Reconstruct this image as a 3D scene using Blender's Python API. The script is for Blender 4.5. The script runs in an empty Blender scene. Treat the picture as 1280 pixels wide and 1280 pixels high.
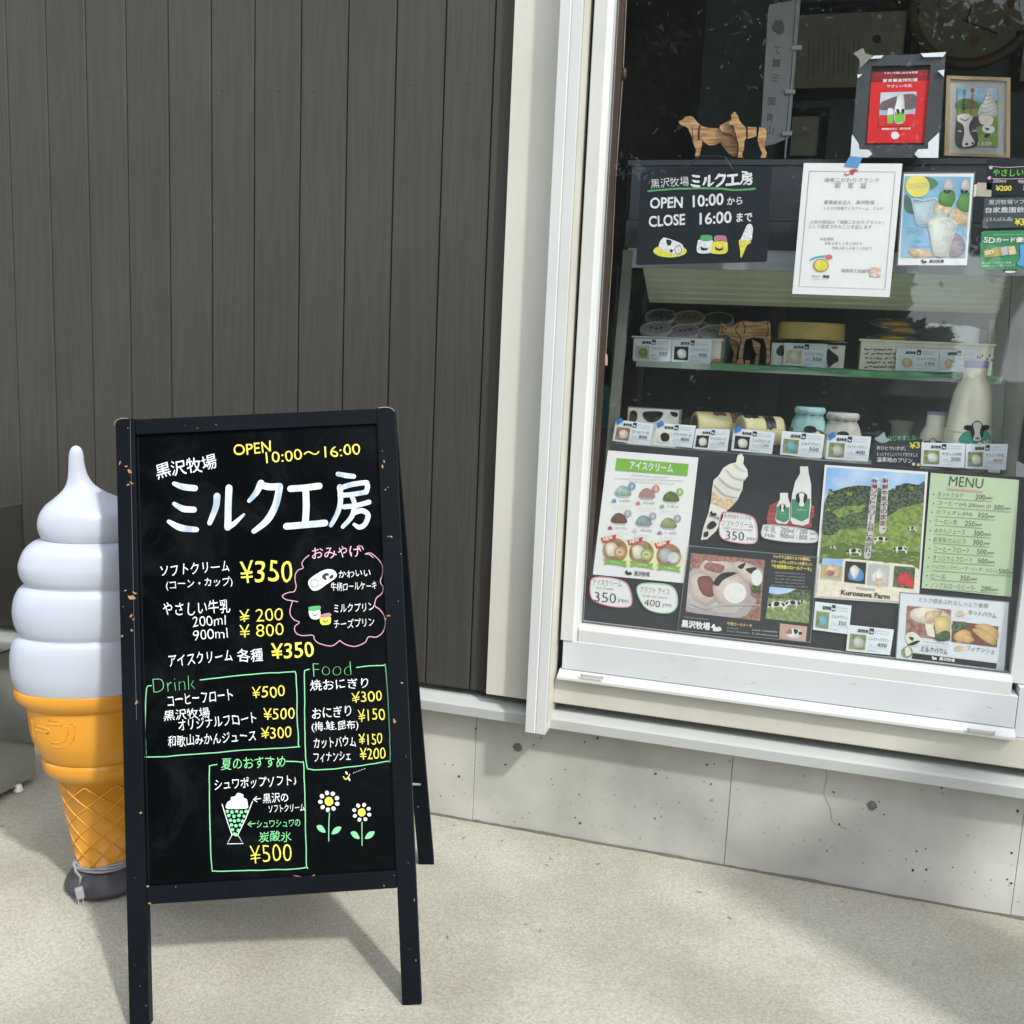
import bpy, bmesh, math, random
from mathutils import Vector, Matrix, noise
random.seed(7)
S = bpy.context.scene
COL = S.collection
# ------------------------------------------------------------------ camera
FPX, CAM_H = 1278.87, 1.238
YAW, PITCH, ROLL = math.radians(-15.907), math.radians(-9.349), math.radians(2.556)
def cam_basis():
    cy, sy, cp, sp = math.cos(YAW), math.sin(YAW), math.cos(PITCH), math.sin(PITCH)
    f = Vector((sy*cp, cy*cp, sp)); r = Vector((cy, -sy, 0)); u = r.cross(f)
    return (math.cos(ROLL)*r + math.sin(ROLL)*u, -math.sin(ROLL)*r + math.cos(ROLL)*u, f)
CR, CU, CF = cam_basis()
CAM = Vector((0, 0, CAM_H))
cd = bpy.data.cameras.new('camera'); cam = bpy.data.objects.new('camera', cd); COL.objects.link(cam)
cd.sensor_width = 36; cd.lens = FPX/1280*36; cd.clip_start = 0.05; cd.clip_end = 500
M = Matrix((CR, CU, -CF)).transposed().to_4x4(); M.translation = CAM; cam.matrix_world = M
S.camera = cam
# ------------------------------------------------------------------ sky, sun, exposure
SUN_TRAVEL = Vector((-0.185, 0.140, -0.245)).normalized()
elev = math.asin(-SUN_TRAVEL.z); azi = math.atan2(-SUN_TRAVEL.x, -SUN_TRAVEL.y)
W = bpy.data.worlds.new('World'); S.world = W; W.use_nodes = True
wn = W.node_tree.nodes; wl = W.node_tree.links
sky = wn.new('ShaderNodeTexSky'); sky.sky_type = 'NISHITA'; sky.sun_disc = False
sky.sun_elevation = elev; sky.sun_rotation = azi; sky.dust_density = 4.0; sky.air_density = 1.0
wtc = wn.new('ShaderNodeTexCoord'); wnz = wn.new('ShaderNodeTexNoise'); wnz.inputs['Scale'].default_value = 2.2; wnz.inputs['Detail'].default_value = 7; wnz.inputs['Distortion'].default_value = .4
wmp = wn.new('ShaderNodeMapping'); wmp.inputs['Scale'].default_value = (1, 1, 2.2); wl.new(wtc.outputs['Generated'], wmp.inputs[0]); wl.new(wmp.outputs[0], wnz.inputs[0])
wcr = wn.new('ShaderNodeValToRGB'); wcr.color_ramp.elements[0].position = .36; wcr.color_ramp.elements[1].position = .62; wl.new(wnz.outputs['Fac'], wcr.inputs[0])
wmx = wn.new('ShaderNodeMix'); wmx.data_type = 'RGBA'; wl.new(wcr.outputs[0], wmx.inputs[0]); wl.new(sky.outputs[0], wmx.inputs[6]); wmx.inputs[7].default_value = (7.6, 8.0, 8.6, 1)   # bright broken cloud
wl.new(wmx.outputs[2], wn['Background'].inputs[0]); wn['Background'].inputs[1].default_value = 0.15
sd = bpy.data.lights.new('sun', 'SUN'); sd.energy = 2.0; sd.angle = math.radians(3.0); sd.color = (1, 0.995, 0.95)
so = bpy.data.objects.new('sun', sd); COL.objects.link(so); so.location = (6, -5, 9)
so.rotation_euler = SUN_TRAVEL.to_track_quat('-Z', 'Y').to_euler()
S.view_settings.view_transform = 'Standard'; S.view_settings.look = 'None'
S.view_settings.exposure = 0.58; S.view_settings.gamma = 1; S.view_settings.use_curve_mapping = False
S.cycles.max_bounces = 8; S.cycles.transparent_max_bounces = 16
try:
    S.cycles.use_denoising = True
except Exception: pass
# ------------------------------------------------------------------ finding points of the place
def ray(px, py): return CF + (px-640)/FPX*CR - (py-640)/FPX*CU
def onY(px, py, Y): d = ray(px, py); return CAM + d*(Y/d.y)
def onZ(px, py, Z=0.0): d = ray(px, py); return CAM + d*((Z-CAM_H)/d.z)
def pxscale(Y): return Y/FPX/0.95
# ------------------------------------------------------------------ materials
MATS = {}
def srgb(r, g, b):
    f = lambda c: (c/255/12.92 if c <= 10 else ((c/255+0.055)/1.055)**2.4)
    return (f(r), f(g), f(b))
def mat(name, col, rough=0.6, metal=0.0, var=0.08, scale=12, col2=None, bump=0.0, bscale=60, stretch=(1, 1, 1), detail=3, alpha=None, sharp=None, coat=0, spec=None):
    if name in MATS: return MATS[name]
    m = bpy.data.materials.new(name); m.use_nodes = True; nt = m.node_tree; n = nt.nodes; l = nt.links
    b = n['Principled BSDF']; b.inputs['Roughness'].default_value = rough; b.inputs['Metallic'].default_value = metal
    if coat: b.inputs['Coat Weight'].default_value = coat
    if spec is not None: b.inputs['Specular IOR Level'].default_value = spec
    tc = n.new('ShaderNodeTexCoord'); mp = n.new('ShaderNodeMapping'); mp.inputs['Scale'].default_value = stretch
    l.new(tc.outputs['Object'], mp.inputs[0])
    no = n.new('ShaderNodeTexNoise'); no.inputs['Scale'].default_value = scale; no.inputs['Detail'].default_value = detail
    l.new(mp.outputs[0], no.inputs[0])
    cr = n.new('ShaderNodeValToRGB')
    c2 = col2 or tuple(max(0, c*(1-2*var)) for c in col)
    c1 = col if col2 else tuple(min(1, c*(1+var)) for c in col)
    lo, hi = sharp if sharp else (0.3, 0.7)
    cr.color_ramp.elements[0].position = lo; cr.color_ramp.elements[1].position = hi
    cr.color_ramp.elements[0].color = (*c2, 1); cr.color_ramp.elements[1].color = (*c1, 1)
    l.new(no.outputs['Fac'], cr.inputs[0]); l.new(cr.outputs[0], b.inputs['Base Color'])
    if bump:
        n2 = n.new('ShaderNodeTexNoise'); n2.inputs['Scale'].default_value = bscale; n2.inputs['Detail'].default_value = 4
        l.new(mp.outputs[0], n2.inputs[0]); bp = n.new('ShaderNodeBump'); bp.inputs['Strength'].default_value = bump; bp.inputs['Distance'].default_value = 0.004
        l.new(n2.outputs['Fac'], bp.inputs['Height']); l.new(bp.outputs[0], b.inputs['Normal'])
    if alpha is not None: b.inputs['Alpha'].default_value = alpha
    m['rgb'] = list(col); m['rgb2'] = list(c2); m['sc'] = scale
    MATS[name] = m; return m
def toned(m, f):
    c = [min(1, a*f) for a in m['rgb']]; d = [min(1, a*f) for a in m['rgb2']]
    return mat(m.name+'_tone_%d' % round(f*100), tuple(c), .5, col2=tuple(d), scale=max(m['sc'], 60), detail=6)
def glass_mat(name, f0=0.04, tint=(0.985, 0.992, 0.99), film=0.0):
    if name in MATS: return MATS[name]
    m = bpy.data.materials.new(name); m.use_nodes = True; n = m.node_tree.nodes; l = m.node_tree.links
    n.remove(n['Principled BSDF']); out = n['Material Output']
    tr = n.new('ShaderNodeBsdfTransparent'); tr.inputs[0].default_value = (*tint, 1)
    gl = n.new('ShaderNodeBsdfGlossy'); gl.inputs['Roughness'].default_value = 0.002
    lw = n.new('ShaderNodeLayerWeight'); lw.inputs[0].default_value = 0.5
    p = n.new('ShaderNodeMath'); p.operation = 'POWER'; p.inputs[1].default_value = 5; l.new(lw.outputs['Facing'], p.inputs[0])
    q = n.new('ShaderNodeMath'); q.operation = 'MULTIPLY_ADD'; q.inputs[1].default_value = 1-f0; q.inputs[2].default_value = f0; l.new(p.outputs[0], q.inputs[0])
    mx = n.new('ShaderNodeMixShader'); l.new(q.outputs[0], mx.inputs[0]); l.new(tr.outputs[0], mx.inputs[1]); l.new(gl.outputs[0], mx.inputs[2])
    last = mx
    if film:
        df = n.new('ShaderNodeBsdfDiffuse'); df.inputs[0].default_value = (0.7, 0.75, 0.75, 1)
        nz = n.new('ShaderNodeTexNoise'); nz.inputs['Scale'].default_value = 3; tc = n.new('ShaderNodeTexCoord'); l.new(tc.outputs['Object'], nz.inputs[0])
        mm = n.new('ShaderNodeMath'); mm.operation = 'MULTIPLY'; mm.inputs[1].default_value = film*2; l.new(nz.outputs['Fac'], mm.inputs[0])
        m2 = n.new('ShaderNodeMixShader'); l.new(mm.outputs[0], m2.inputs[0]); l.new(mx.outputs[0], m2.inputs[1]); l.new(df.outputs[0], m2.inputs[2]); last = m2
    l.new(last.outputs[0], out.inputs[0]); MATS[name] = m; return m
# ------------------------------------------------------------------ object helpers
def base_of(p):
    while p is not None and p.parent is not None: p = p.parent
    return p.location.copy() if p is not None else Vector((0, 0, 0))
def obj(name, verts, faces, m, parent=None, smooth=False, kind=None, bevel=0.0):
    if parent is not None: o0 = base_of(parent)
    else:
        o0 = Vector((0, 0, 0))
    me = bpy.data.meshes.new(name); me.from_pydata([tuple(Vector(v)-o0) for v in verts], [], faces)
    me.materials.append(m)
    if smooth: me.polygons.foreach_set('use_smooth', [True]*len(me.polygons))
    me.update(); o = bpy.data.objects.new(name, me); COL.objects.link(o)
    if parent is not None: o.parent = parent
    if kind: o['kind'] = kind
    if bevel:
        md = o.modifiers.new('bevel', 'BEVEL'); md.width = bevel; md.segments = 2; md.limit_method = 'ANGLE'
    return o
def thing(name, label, cat, loc, group=None):
    o = bpy.data.objects.new(name, None); COL.objects.link(o); o.location = loc; o.empty_display_size = 0.05
    o['label'] = label; o['category'] = cat
    if group: o['group'] = group
    return o
def single(o, label, cat, group=None):
    o['label'] = label; o['category'] = cat
    if group: o['group'] = group
    # origin to the object's base
    me = o.data; vs = [v.co for v in me.vertices]
    c = Vector((sum(v.x for v in vs)/len(vs), sum(v.y for v in vs)/len(vs), min(v.z for v in vs)))
    me.transform(Matrix.Translation(-c)); o.location = c
    return o
BF = [(0, 1, 2, 3), (7, 6, 5, 4), (0, 4, 5, 1), (1, 5, 6, 2), (2, 6, 7, 3), (3, 7, 4, 0)]
def boxv(x0, x1, y0, y1, z0, z1):
    return [(x0, y0, z0), (x0, y1, z0), (x1, y1, z0), (x1, y0, z0), (x0, y0, z1), (x0, y1, z1), (x1, y1, z1), (x1, y0, z1)], BF
def box(name, x0, x1, y0, y1, z0, z1, m, parent=None, bevel=0.0, kind=None):
    v, f = boxv(x0, x1, y0, y1, z0, z1); return obj(name, v, f, m, parent, bevel=bevel, kind=kind)
def joinv(lst):
    V, Fc = [], []
    for v, f in lst:
        k = len(V); V += [tuple(a) for a in v]; Fc += [tuple(i+k for i in q) for q in f]
    return V, Fc
def prism(poly, axis0, axis1):
    """poly: list of 3d points (closed outline) swept by vector axis0->axis1"""
    n = len(poly); a = [Vector(p)+Vector(axis0) for p in poly]; b = [Vector(p)+Vector(axis1) for p in poly]
    f = [tuple(range(n))[::-1], tuple(range(n, 2*n))] + [(i, (i+1) % n, n+(i+1) % n, n+i) for i in range(n)]
    return a+b, f
def beam(p0, p1, wdir, w, t):
    p0, p1 = Vector(p0), Vector(p1); d = (p1-p0).normalized(); a = Vector(wdir); a = (a-a.dot(d)*d).normalized(); b = d.cross(a)
    c = [a*w/2+b*t/2, a*w/2-b*t/2, -a*w/2-b*t/2, -a*w/2+b*t/2]
    v = [p0+x for x in c]+[p1+x for x in c]
    return v, [(3, 2, 1, 0), (4, 5, 6, 7)] + [(i, (i+1) % 4, 4+(i+1) % 4, 4+i) for i in range(4)]
def tube(pts, r, n=8, closed=False):
    pts = [Vector(p) for p in pts]; V, Fc = [], []; ref = Vector((0.3, 0.2, 1)).normalized()
    for i, p in enumerate(pts):
        d = (pts[min(i+1, len(pts)-1)]-pts[max(i-1, 0)]).normalized()
        a = d.cross(ref); a = a.normalized() if a.length > 1e-4 else Vector((1, 0, 0)); b = d.cross(a)
        rr = r[i] if isinstance(r, (list, tuple)) else r
        V += [p+rr*(math.cos(t)*a+math.sin(t)*b) for t in [2*math.pi*k/n for k in range(n)]]
    for i in range(len(pts)-1):
        for k in range(n): Fc.append((i*n+k, i*n+(k+1) % n, (i+1)*n+(k+1) % n, (i+1)*n+k))
    Fc += [tuple(range(n))[::-1], tuple(range((len(pts)-1)*n, len(pts)*n))]
    return V, Fc
def lathe(prof, c, n=32, caps=True):
    """prof: list of (radius, z); c centre"""
    V, Fc = [], []; c = Vector(c)
    for r, z in prof:
        V += [c+Vector((r*math.cos(2*math.pi*k/n), r*math.sin(2*math.pi*k/n), z)) for k in range(n)]
    for i in range(len(prof)-1):
        for k in range(n): Fc.append((i*n+k, i*n+(k+1) % n, (i+1)*n+(k+1) % n, (i+1)*n+k))
    if caps: Fc += [tuple(range(n))[::-1], tuple(range((len(prof)-1)*n, len(prof)*n))]
    return V, Fc
def smoothpts(pts, k=6, closed=False):
    if len(pts) < 3: return pts
    out = []; n = len(pts)
    rng = range(n) if closed else range(n-1)
    for i in rng:
        g = (lambda j: pts[j % n]) if closed else (lambda j: pts[max(0, min(n-1, j))])
        p0, p1, p2, p3 = g(i-1), g(i), g(i+1), g(i+2)
        for s in range(k):
            t = s/k; out.append(tuple(0.5*((2*b)+(-a+c)*t+(2*a-5*b+4*c-d)*t*t+(-a+3*b-3*c+d)*t**3) for a, b, c, d in zip(p0, p1, p2, p3)))
    if not closed: out.append(tuple(pts[-1]))
    return out
# ------------------------------------------------------------------ flat print and lettering on a surface
class Surf:
    def __init__(s, O, ex, ey, n): s.O, s.ex, s.ey, s.n = Vector(O), Vector(ex), Vector(ey), Vector(n)
    def uv(s, px, py):
        d = ray(px, py); t = (s.O-CAM).dot(s.n)/d.dot(s.n); p = CAM+d*t-s.O
        return Vector((p.dot(s.ex), p.dot(s.ey)))
    def w(s, uv, lift=0.0): return s.O+s.ex*uv[0]+s.ey*uv[1]+s.n*lift
def wallsurf(Y): return Surf((0, Y, 0), (1, 0, 0), (0, 0, 1), (0, -1, 0))
LETTER = {}
def text_mesh(body, weight):
    k = (body, weight)
    if k in LETTER: return LETTER[k]
    c = bpy.data.curves.new('lettering', 'FONT'); c.body = body; c.size = 1; c.resolution_u = 3; c.offset = weight; c.fill_mode = 'FRONT'
    o = bpy.data.objects.new('lettering', c); COL.objects.link(o); bpy.context.view_layer.update()
    me = bpy.data.meshes.new_from_object(o.evaluated_get(bpy.context.evaluated_depsgraph_get()))
    vs = [(v.co.x, v.co.y) for v in me.vertices]; fs = [tuple(p.vertices) for p in me.polygons]
    bpy.data.objects.remove(o); bpy.data.curves.remove(c); bpy.data.meshes.remove(me)
    if not vs: vs = [(0, 0), (1, 0), (1, 1)]; fs = [(0, 1, 2)]
    LETTER[k] = (vs, fs); return LETTER[k]
JOINED = {'tree_clump_picture', 'tuft_picture', 'lace_hole', 'bee_trail', 'vertical_writing', 'lid_mark', 'soda_ball'}
SHADED = {'scoop_print', 'cake_print', 'tub_print', 'financier_print', 'bottle_picture', 'cup_picture', 'product_picture', 'plate_print', 'cream_print', 'painted_soft_serve', 'herb_print', 'small_picture', 'cut_print', 'inset_picture', 'table_picture'}
class Ink:
    def __init__(s, surf, parent, lift=0.0006): s.s, s.p, s.lift, s.g, s.k, s.c, s.busy = surf, parent, lift, {}, 0, 0, False
    def call(s): s.c += 0 if s.busy else 1
    def add(s, name, m, uvs, faces, layer):
        s.k += 1; h = s.lift+layer*0.00025+(s.k % 40)*0.000004
        V, Fc = s.g.setdefault((name, m.name, 0 if name in JOINED else s.c), ([], [])); k = len(V)
        V += [s.s.w(u, h) for u in uvs]; Fc += [tuple(i+k for i in f) for f in faces]
    clip = None
    def poly(s, name, pts, m, layer=1):
        s.call()
        if s.clip:
            cq = s.clip
            for i in range(len(cq)):
                a, b = cq[i], cq[(i+1) % len(cq)]; side = lambda p: (b[0]-a[0])*(p[1]-a[1])-(b[1]-a[1])*(p[0]-a[0]); out = []
                for j in range(len(pts)):
                    p, q = pts[j], pts[(j+1) % len(pts)]; sp, sq = side(p), side(q)
                    if sp >= 0: out.append(p)
                    if sp*sq < 0: t = sp/(sp-sq); out.append((p[0]+(q[0]-p[0])*t, p[1]+(q[1]-p[1])*t))
                pts = out
                if len(pts) < 3: return
        s.add(name, m, [s.s.uv(*p) for p in pts], [tuple(range(len(pts)))], layer)
    def blob(s, name, pts, m, layer=1):
        P = smoothpts(pts, 5, True)
        if name not in SHADED: return s.poly(name, P, m, layer)
        s.call(); b0, s.busy = s.busy, True
        cx, cy = sum(p[0] for p in P)/len(P), sum(p[1] for p in P)/len(P); w = max(p[0] for p in P)-min(p[0] for p in P)
        for i, (g, f) in enumerate(((1, .70), (.86, .84), (.68, .94), (.48, 1.03), (.26, 1.12))):
            ox, oy = -w*.05*i*.8, -w*.04*i*.8
            s.poly(name, [(cx+ox+(x-cx)*g, cy+oy+(y-cy)*g) for x, y in P], toned(m, f), layer+i*.12)
        s.busy = b0
    def ell(s, name, cx, cy, rx, ry, m, layer=1, rot=0, n=20, wob=0.0):
        s.call(); c, q = math.cos(rot), math.sin(rot); pts = []
        for k in range(n):
            t = 2*math.pi*k/n; w = 1+wob*random.uniform(-1, 1); x, y = rx*math.cos(t)*w, ry*math.sin(t)*w
            pts.append((cx+c*x-q*y, cy+q*x+c*y))
        s.poly(name, pts, m, layer)
    def line(s, name, pts, wpx, m, layer=1, sm=True, wob=0.0, closed=False):
        s.call()
        if closed: pts = list(pts)+[pts[0]]
        if sm and len(pts) > 2: pts = smoothpts(pts, 6)
        elif wob:
            q = []
            for a, b in zip(pts[:-1], pts[1:]):
                kk = max(1, int(math.dist(a, b)/12)); q += [(a[0]+(b[0]-a[0])*t/kk, a[1]+(b[1]-a[1])*t/kk) for t in range(kk)]
            pts = q+[pts[-1]]
        if wob: pts = [(x+wob*noise.noise(Vector((x*.06, y*.06, 3))), y+wob*noise.noise(Vector((x*.06, y*.06, 9)))) for x, y in pts]
        U = [s.s.uv(*p) for p in pts]; sc = (s.s.uv(pts[0][0]+1, pts[0][1])-U[0]).length; n = len(U)
        ws = wpx if isinstance(wpx, (list, tuple)) else [wpx, wpx]
        vs, fs = [], []
        for i, u in enumerate(U):
            d = U[min(i+1, n-1)]-U[max(i-1, 0)]
            if d.length < 1e-9: d = Vector((1, 0))
            d.normalize(); nn = Vector((-d.y, d.x)); t = i/(n-1)*(len(ws)-1); j = min(int(t), len(ws)-2); w = (ws[j]+(ws[j+1]-ws[j])*(t-j))*sc/2
            if wob: w *= 1+0.12*noise.noise(Vector((i*.7, pts[0][0], 0)))
            vs += [u+nn*w, u-nn*w]
        fs = [(2*i, 2*i+1, 2*i+3, 2*i+2) for i in range(n-1)]
        for e, i in ((0, 0), (1, n-1)):      # round ends
            c = U[i]; d = (U[1]-U[0]) if e == 0 else (U[-1]-U[-2]); a0 = math.atan2(d.y, d.x)+(math.pi/2 if e == 0 else -math.pi/2)
            w = ws[0 if e == 0 else -1]*sc/2; k = len(vs)
            vs += [c+Vector((math.cos(a0+math.pi*q/6), math.sin(a0+math.pi*q/6)))*w for q in range(7)]; fs.append(tuple(range(k, k+7)))
        s.add(name, m, vs, fs, layer)
    def text(s, name, body, x0, y0, x1, y1, hpx, m, layer=2, weight=0.0, jit=0.0):
        s.call(); fat = weight if any(ord(ch) > 0x2e7f for ch in body) else 0
        if fat: weight = 0.0 if fat > 0 else weight
        vs, fs = text_mesh(body, weight)
        a, b = min(v[0] for v in vs), max(v[0] for v in vs); c, d = min(v[1] for v in vs), max(v[1] for v in vs)
        P0, P1 = s.s.uv(x0, y0), s.s.uv(x1, y1); ex = P1-P0; Ln = ex.length; ex.normalize(); ey = Vector((-ex.y, ex.x))
        if s.s.uv(x0+1, y0).x < s.s.uv(x0, y0).x: ey = -ey
        Hh = (s.s.uv(x0, y0-hpx)-P0).length; out = []; sd_ = random.random()*50; nch = max(1, len(body))
        for x, y in vs:
            u = (x-a)/max(1e-6, b-a); v = (y-c)/max(1e-6, d-c)
            if jit:
                q = u*nch*0.9+sd_
                v += jit*(noise.noise(Vector((q, 0, 0)))*0.8+0.25*noise.noise(Vector((q*2.3, v*2.5, 5))))
                u += jit/nch*(noise.noise(Vector((q*1.2, v*1.3, 11)))*0.7 + (v-.5)*noise.noise(Vector((q*.8, 0, 21))))
            out.append(P0+ex*(u*Ln)+ey*(v*Hh))
        s.add(name, m, out, fs, layer)
        if fat > 0:
            g = fat*1.15*Hh
            for dx, dy in ((g, 0), (-g, 0), (0, g), (0, -g), (g*.7, g*.7), (-g*.7, -g*.7)): s.add(name, m, [o_+ex*dx+ey*dy for o_ in out], fs, layer)
    def vtext(s, name, body, x0, y0, x1, y1, w, m, layer=2, weight=0.0):
        n = len(body); hh = math.dist((x0, y0), (x1, y1))/n
        for i, ch in enumerate(body):
            t = (i+0.9)/n; x, y = x0+(x1-x0)*t, y0+(y1-y0)*t
            if ch == '。': s.ell(name, x+w*.25, y-hh*.5, w*.16, w*.16, m, layer); continue
            if ch == 'ー': s.line(name, [(x, y-hh*.85), (x-.2, y-hh*.1)], w*.16, m, layer, sm=False); continue
            s.text(name, ch, x-w/2, y-0.03*w, x+w/2, y+0.03*w, hh*0.82, m, layer, weight)
    def fine(s, name, x0, y0, x1, y1, h, m, layer=2):
        """a row of print too small to read: a broken row of little strokes"""
        s.call(); s.busy = True; L = math.dist((x0, y0), (x1, y1)); n = max(2, int(L/(h*0.62))); dx, dy = (x1-x0)/n, (y1-y0)/n
        for i in range(n):
            if random.random() < .08: continue
            x, y = x0+dx*i, y0+dy*i; hh = h*random.uniform(.55, 1)
            for q in range(2):
                if random.random() < .5: s.poly(name, [(x+dx*.1, y-hh*(.2+.5*q)), (x+dx*.85, y+dy*.85-hh*(.2+.5*q)), (x+dx*.85, y+dy*.85-hh*(.36+.5*q)), (x+dx*.1, y-hh*(.36+.5*q))], m, layer)
                else: s.poly(name, [(x+dx*(.2+.35*q), y), (x+dx*(.36+.35*q), y), (x+dx*(.36+.35*q), y-hh), (x+dx*(.2+.35*q), y-hh)], m, layer)
        s.busy = False
    def flush(s):
        r = []
        for (name, mn, _c), (V, Fc) in s.g.items(): r.append(obj(name, V, Fc, MATS[mn], s.p, kind='stuff' if name in JOINED else None))
        s.g = {}; return r
# ------------------------------------------------------------------ palette
WHITE = mat('white_paint_pen', (.74, .77, .80), .6, var=.14, scale=260)
CHALKW = mat('brushed_white_paint', srgb(206, 216, 224), .7, col2=srgb(150, 168, 184), scale=45, stretch=(1, 1, .5), sharp=(.36, .56), detail=6)
YEL = mat('yellow_paint_pen', (.74, .68, .09), .6, var=.12, scale=260)
GRN = mat('green_paint_pen', (.20, .62, .26), .6, var=.05)
PINK = mat('pink_paint_pen', (.72, .42, .55), .6, var=.05)
INKB = mat('black_print', (.03, .035, .04), .6)
INKG = mat('grey_print', (.22, .24, .25), .6)
INKL = mat('light_grey_print', (.5, .52, .53), .6)
PAPER = mat('white_paper', (.78, .80, .80), .55, var=.03, scale=4)
PAPERB = mat('laminated_paper', (.70, .75, .80), .25, var=.04, scale=5)
RED = mat('red_print', (.62, .05, .05), .5); ORG = mat('orange_print', (.75, .33, .06), .5)
BLU = mat('blue_print', (.12, .35, .75), .5); SKYB = mat('sky_print', (.20, .42, .80), .5, col2=(.55, .70, .85), scale=14, detail=7)
PGRN = mat('green_print', (.20, .48, .10), .5); DGRN = mat('dark_green_print', (.03, .07, .03), .5, col2=(.13, .19, .09), scale=170, detail=7, sharp=(.42, .6))
LGRN = mat('grass_print', (.16, .22, .08), .5, col2=(.30, .36, .16), scale=120, detail=7, sharp=(.4, .6))
TAN = mat('tan_print', (.55, .38, .22), .5, col2=(.76, .62, .42), scale=120, detail=6, sharp=(.38, .62)); CREAM = mat('cream_print', (.80, .75, .62), .5, var=.07, scale=90)
BRN = mat('brown_print', (.24, .10, .08), .5, col2=(.42, .24, .20), scale=100, detail=6, sharp=(.38, .62))
# ================================================================== THE SETTING
WY = 2.40                         # face of the concrete foundation
CONC = mat('apron_concrete', srgb(176, 168, 150), .9, var=.10, scale=3, bump=.5, bscale=220, detail=8)
def concrete_floor():
    m = MATS['apron_concrete']; n = m.node_tree.nodes; l = m.node_tree.links; b = n['Principled BSDF']
    tc = [x for x in n if x.type == 'TEX_COORD'][0]
    base = [x for x in n if x.type == 'VALTORGB'][0]
    base.color_ramp.elements[0].color = (*srgb(155, 153, 142), 1); base.color_ramp.elements[1].color = (*srgb(177, 176, 167), 1)
    sp = n.new('ShaderNodeTexNoise'); sp.inputs['Scale'].default_value = 170; sp.inputs['Detail'].default_value = 5; sp.inputs['Roughness'].default_value = .7
    l.new(tc.outputs['Object'], sp.inputs[0]); r2 = n.new('ShaderNodeValToRGB')
    r2.color_ramp.elements[0].position = .36; r2.color_ramp.elements[1].position = .66
    r2.color_ramp.elements[0].color = (.74, .735, .70, 1); r2.color_ramp.elements[1].color = (1.12, 1.12, 1.12, 1)
    l.new(sp.outputs['Fac'], r2.inputs[0])
    mx = n.new('ShaderNodeMix'); mx.data_type = 'RGBA'; mx.blend_type = 'MULTIPLY'; mx.inputs[0].default_value = 1
    l.new(base.outputs[0], mx.inputs[6]); l.new(r2.outputs[0], mx.inputs[7])
    st = n.new('ShaderNodeTexNoise'); st.inputs['Scale'].default_value = 1.3; st.inputs['Detail'].default_value = 6; st.inputs['Distortion'].default_value = .8
    l.new(tc.outputs['Object'], st.inputs[0]); r3 = n.new('ShaderNodeValToRGB')
    r3.color_ramp.elements[0].position = .38; r3.color_ramp.elements[1].position = .6
    r3.color_ramp.elements[0].color = (.92, .905, .87, 1); r3.color_ramp.elements[1].color = (1.06, 1.06, 1.05, 1); l.new(st.outputs['Fac'], r3.inputs[0])
    m2 = n.new('ShaderNodeMix'); m2.data_type = 'RGBA'; m2.blend_type = 'MULTIPLY'; m2.inputs[0].default_value = 1
    l.new(mx.outputs[2], m2.inputs[6]); l.new(r3.outputs[0], m2.inputs[7]); l.new(m2.outputs[2], b.inputs['Base Color'])
concrete_floor()
gv, gf = [], []
NX, NYg = 150, 100
for j in range(NYg+1):
    for i in range(NX+1):
        x = -4.5+9*i/NX; y = -1.5+(WY+.05+1.5)*j/NYg
        ss = lambda t: (lambda c: c*c*(3-2*c))(max(0, min(1, t)))
        gv.append((x, y, 0.0025*noise.noise(Vector((x*1.6, y*1.6, 0)))-0.002-.055*ss((1.74-y)/.26)*ss((-.74-x)/.30)))
gf = [(j*(NX+1)+i, j*(NX+1)+i+1, (j+1)*(NX+1)+i+1, (j+1)*(NX+1)+i) for j in range(NYg) for i in range(NX)]
obj('concrete_apron', gv, gf, CONC, kind='structure', smooth=True)
box('ground', -90, 90, -90, WY+40, -.30, -.075, mat('yard_gravel', (.26, .25, .22), .95, scale=8, bump=.4), kind='structure')
# small litter and grit on the apron
GRIT = mat('grit', (.20, .16, .11), .9)
gl = []
for k in range(85):
    x, y = random.uniform(-1.9, .9), random.choice((random.uniform(1.3, 2.38), random.uniform(2.2, 2.39))); a = random.uniform(0, 3.14); L = random.choice((random.uniform(.001, .003), random.uniform(.002, .007))); w = random.uniform(.0005, .0013)
    d = Vector((math.cos(a), math.sin(a), 0)); e = Vector((-d.y, d.x, 0)); c = Vector((x, y, .0008))
    gl.append(([c+d*L+e*w*.2, c+e*w, c-d*L-e*w*.3, c-e*w, c+d*L+e*w*.2+Vector((0, 0, .002)), c+e*w+Vector((0, 0, .001)), c-d*L+Vector((0, 0, .001)), c-e*w+Vector((0, 0, .001))], BF))
v, f = joinv(gl); obj('grit', v, f, GRIT, kind='stuff')
# ---- concrete foundation: cast panels with open joints, tie holes, blowholes
CW = mat('cast_concrete', srgb(177, 177, 170), .85, var=.16, scale=3.2, bump=.08, bscale=60, detail=8)
HOLE = mat('blowhole', (.05, .05, .048), .95); PLUG = mat('tie_hole_mortar', srgb(105, 105, 103), .9, var=.15, scale=80)
found = thing('foundation_wall', 'grey cast concrete foundation wall with blowholes running below the siding and the window', 'wall', (0, WY, 0))
FZ = 0.303
joints = [-0.7548-0.6468*k for k in range(5, 0, -1)]+[-0.7548, -0.1043, 0.5391, 1.186, 1.833, 2.48]
for k, (a, b) in enumerate(zip(joints[:-1], joints[1:])):
    xs = [a+.0015+(b-a-.003)*i/6 for i in range(7)]
    v, f = boxv(a+.0006, b-.0006, WY+.0006*((k*7) % 3), WY+.12, -.05, FZ)
    obj('concrete_panel', v, f, CW, found, bevel=.0008)
box('wall_core', -4.2, 2.6, WY+.006, WY+.11, -.05, FZ-.001, mat('joint_shadow_concrete', (.24, .24, .23), .9), found)
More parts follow.
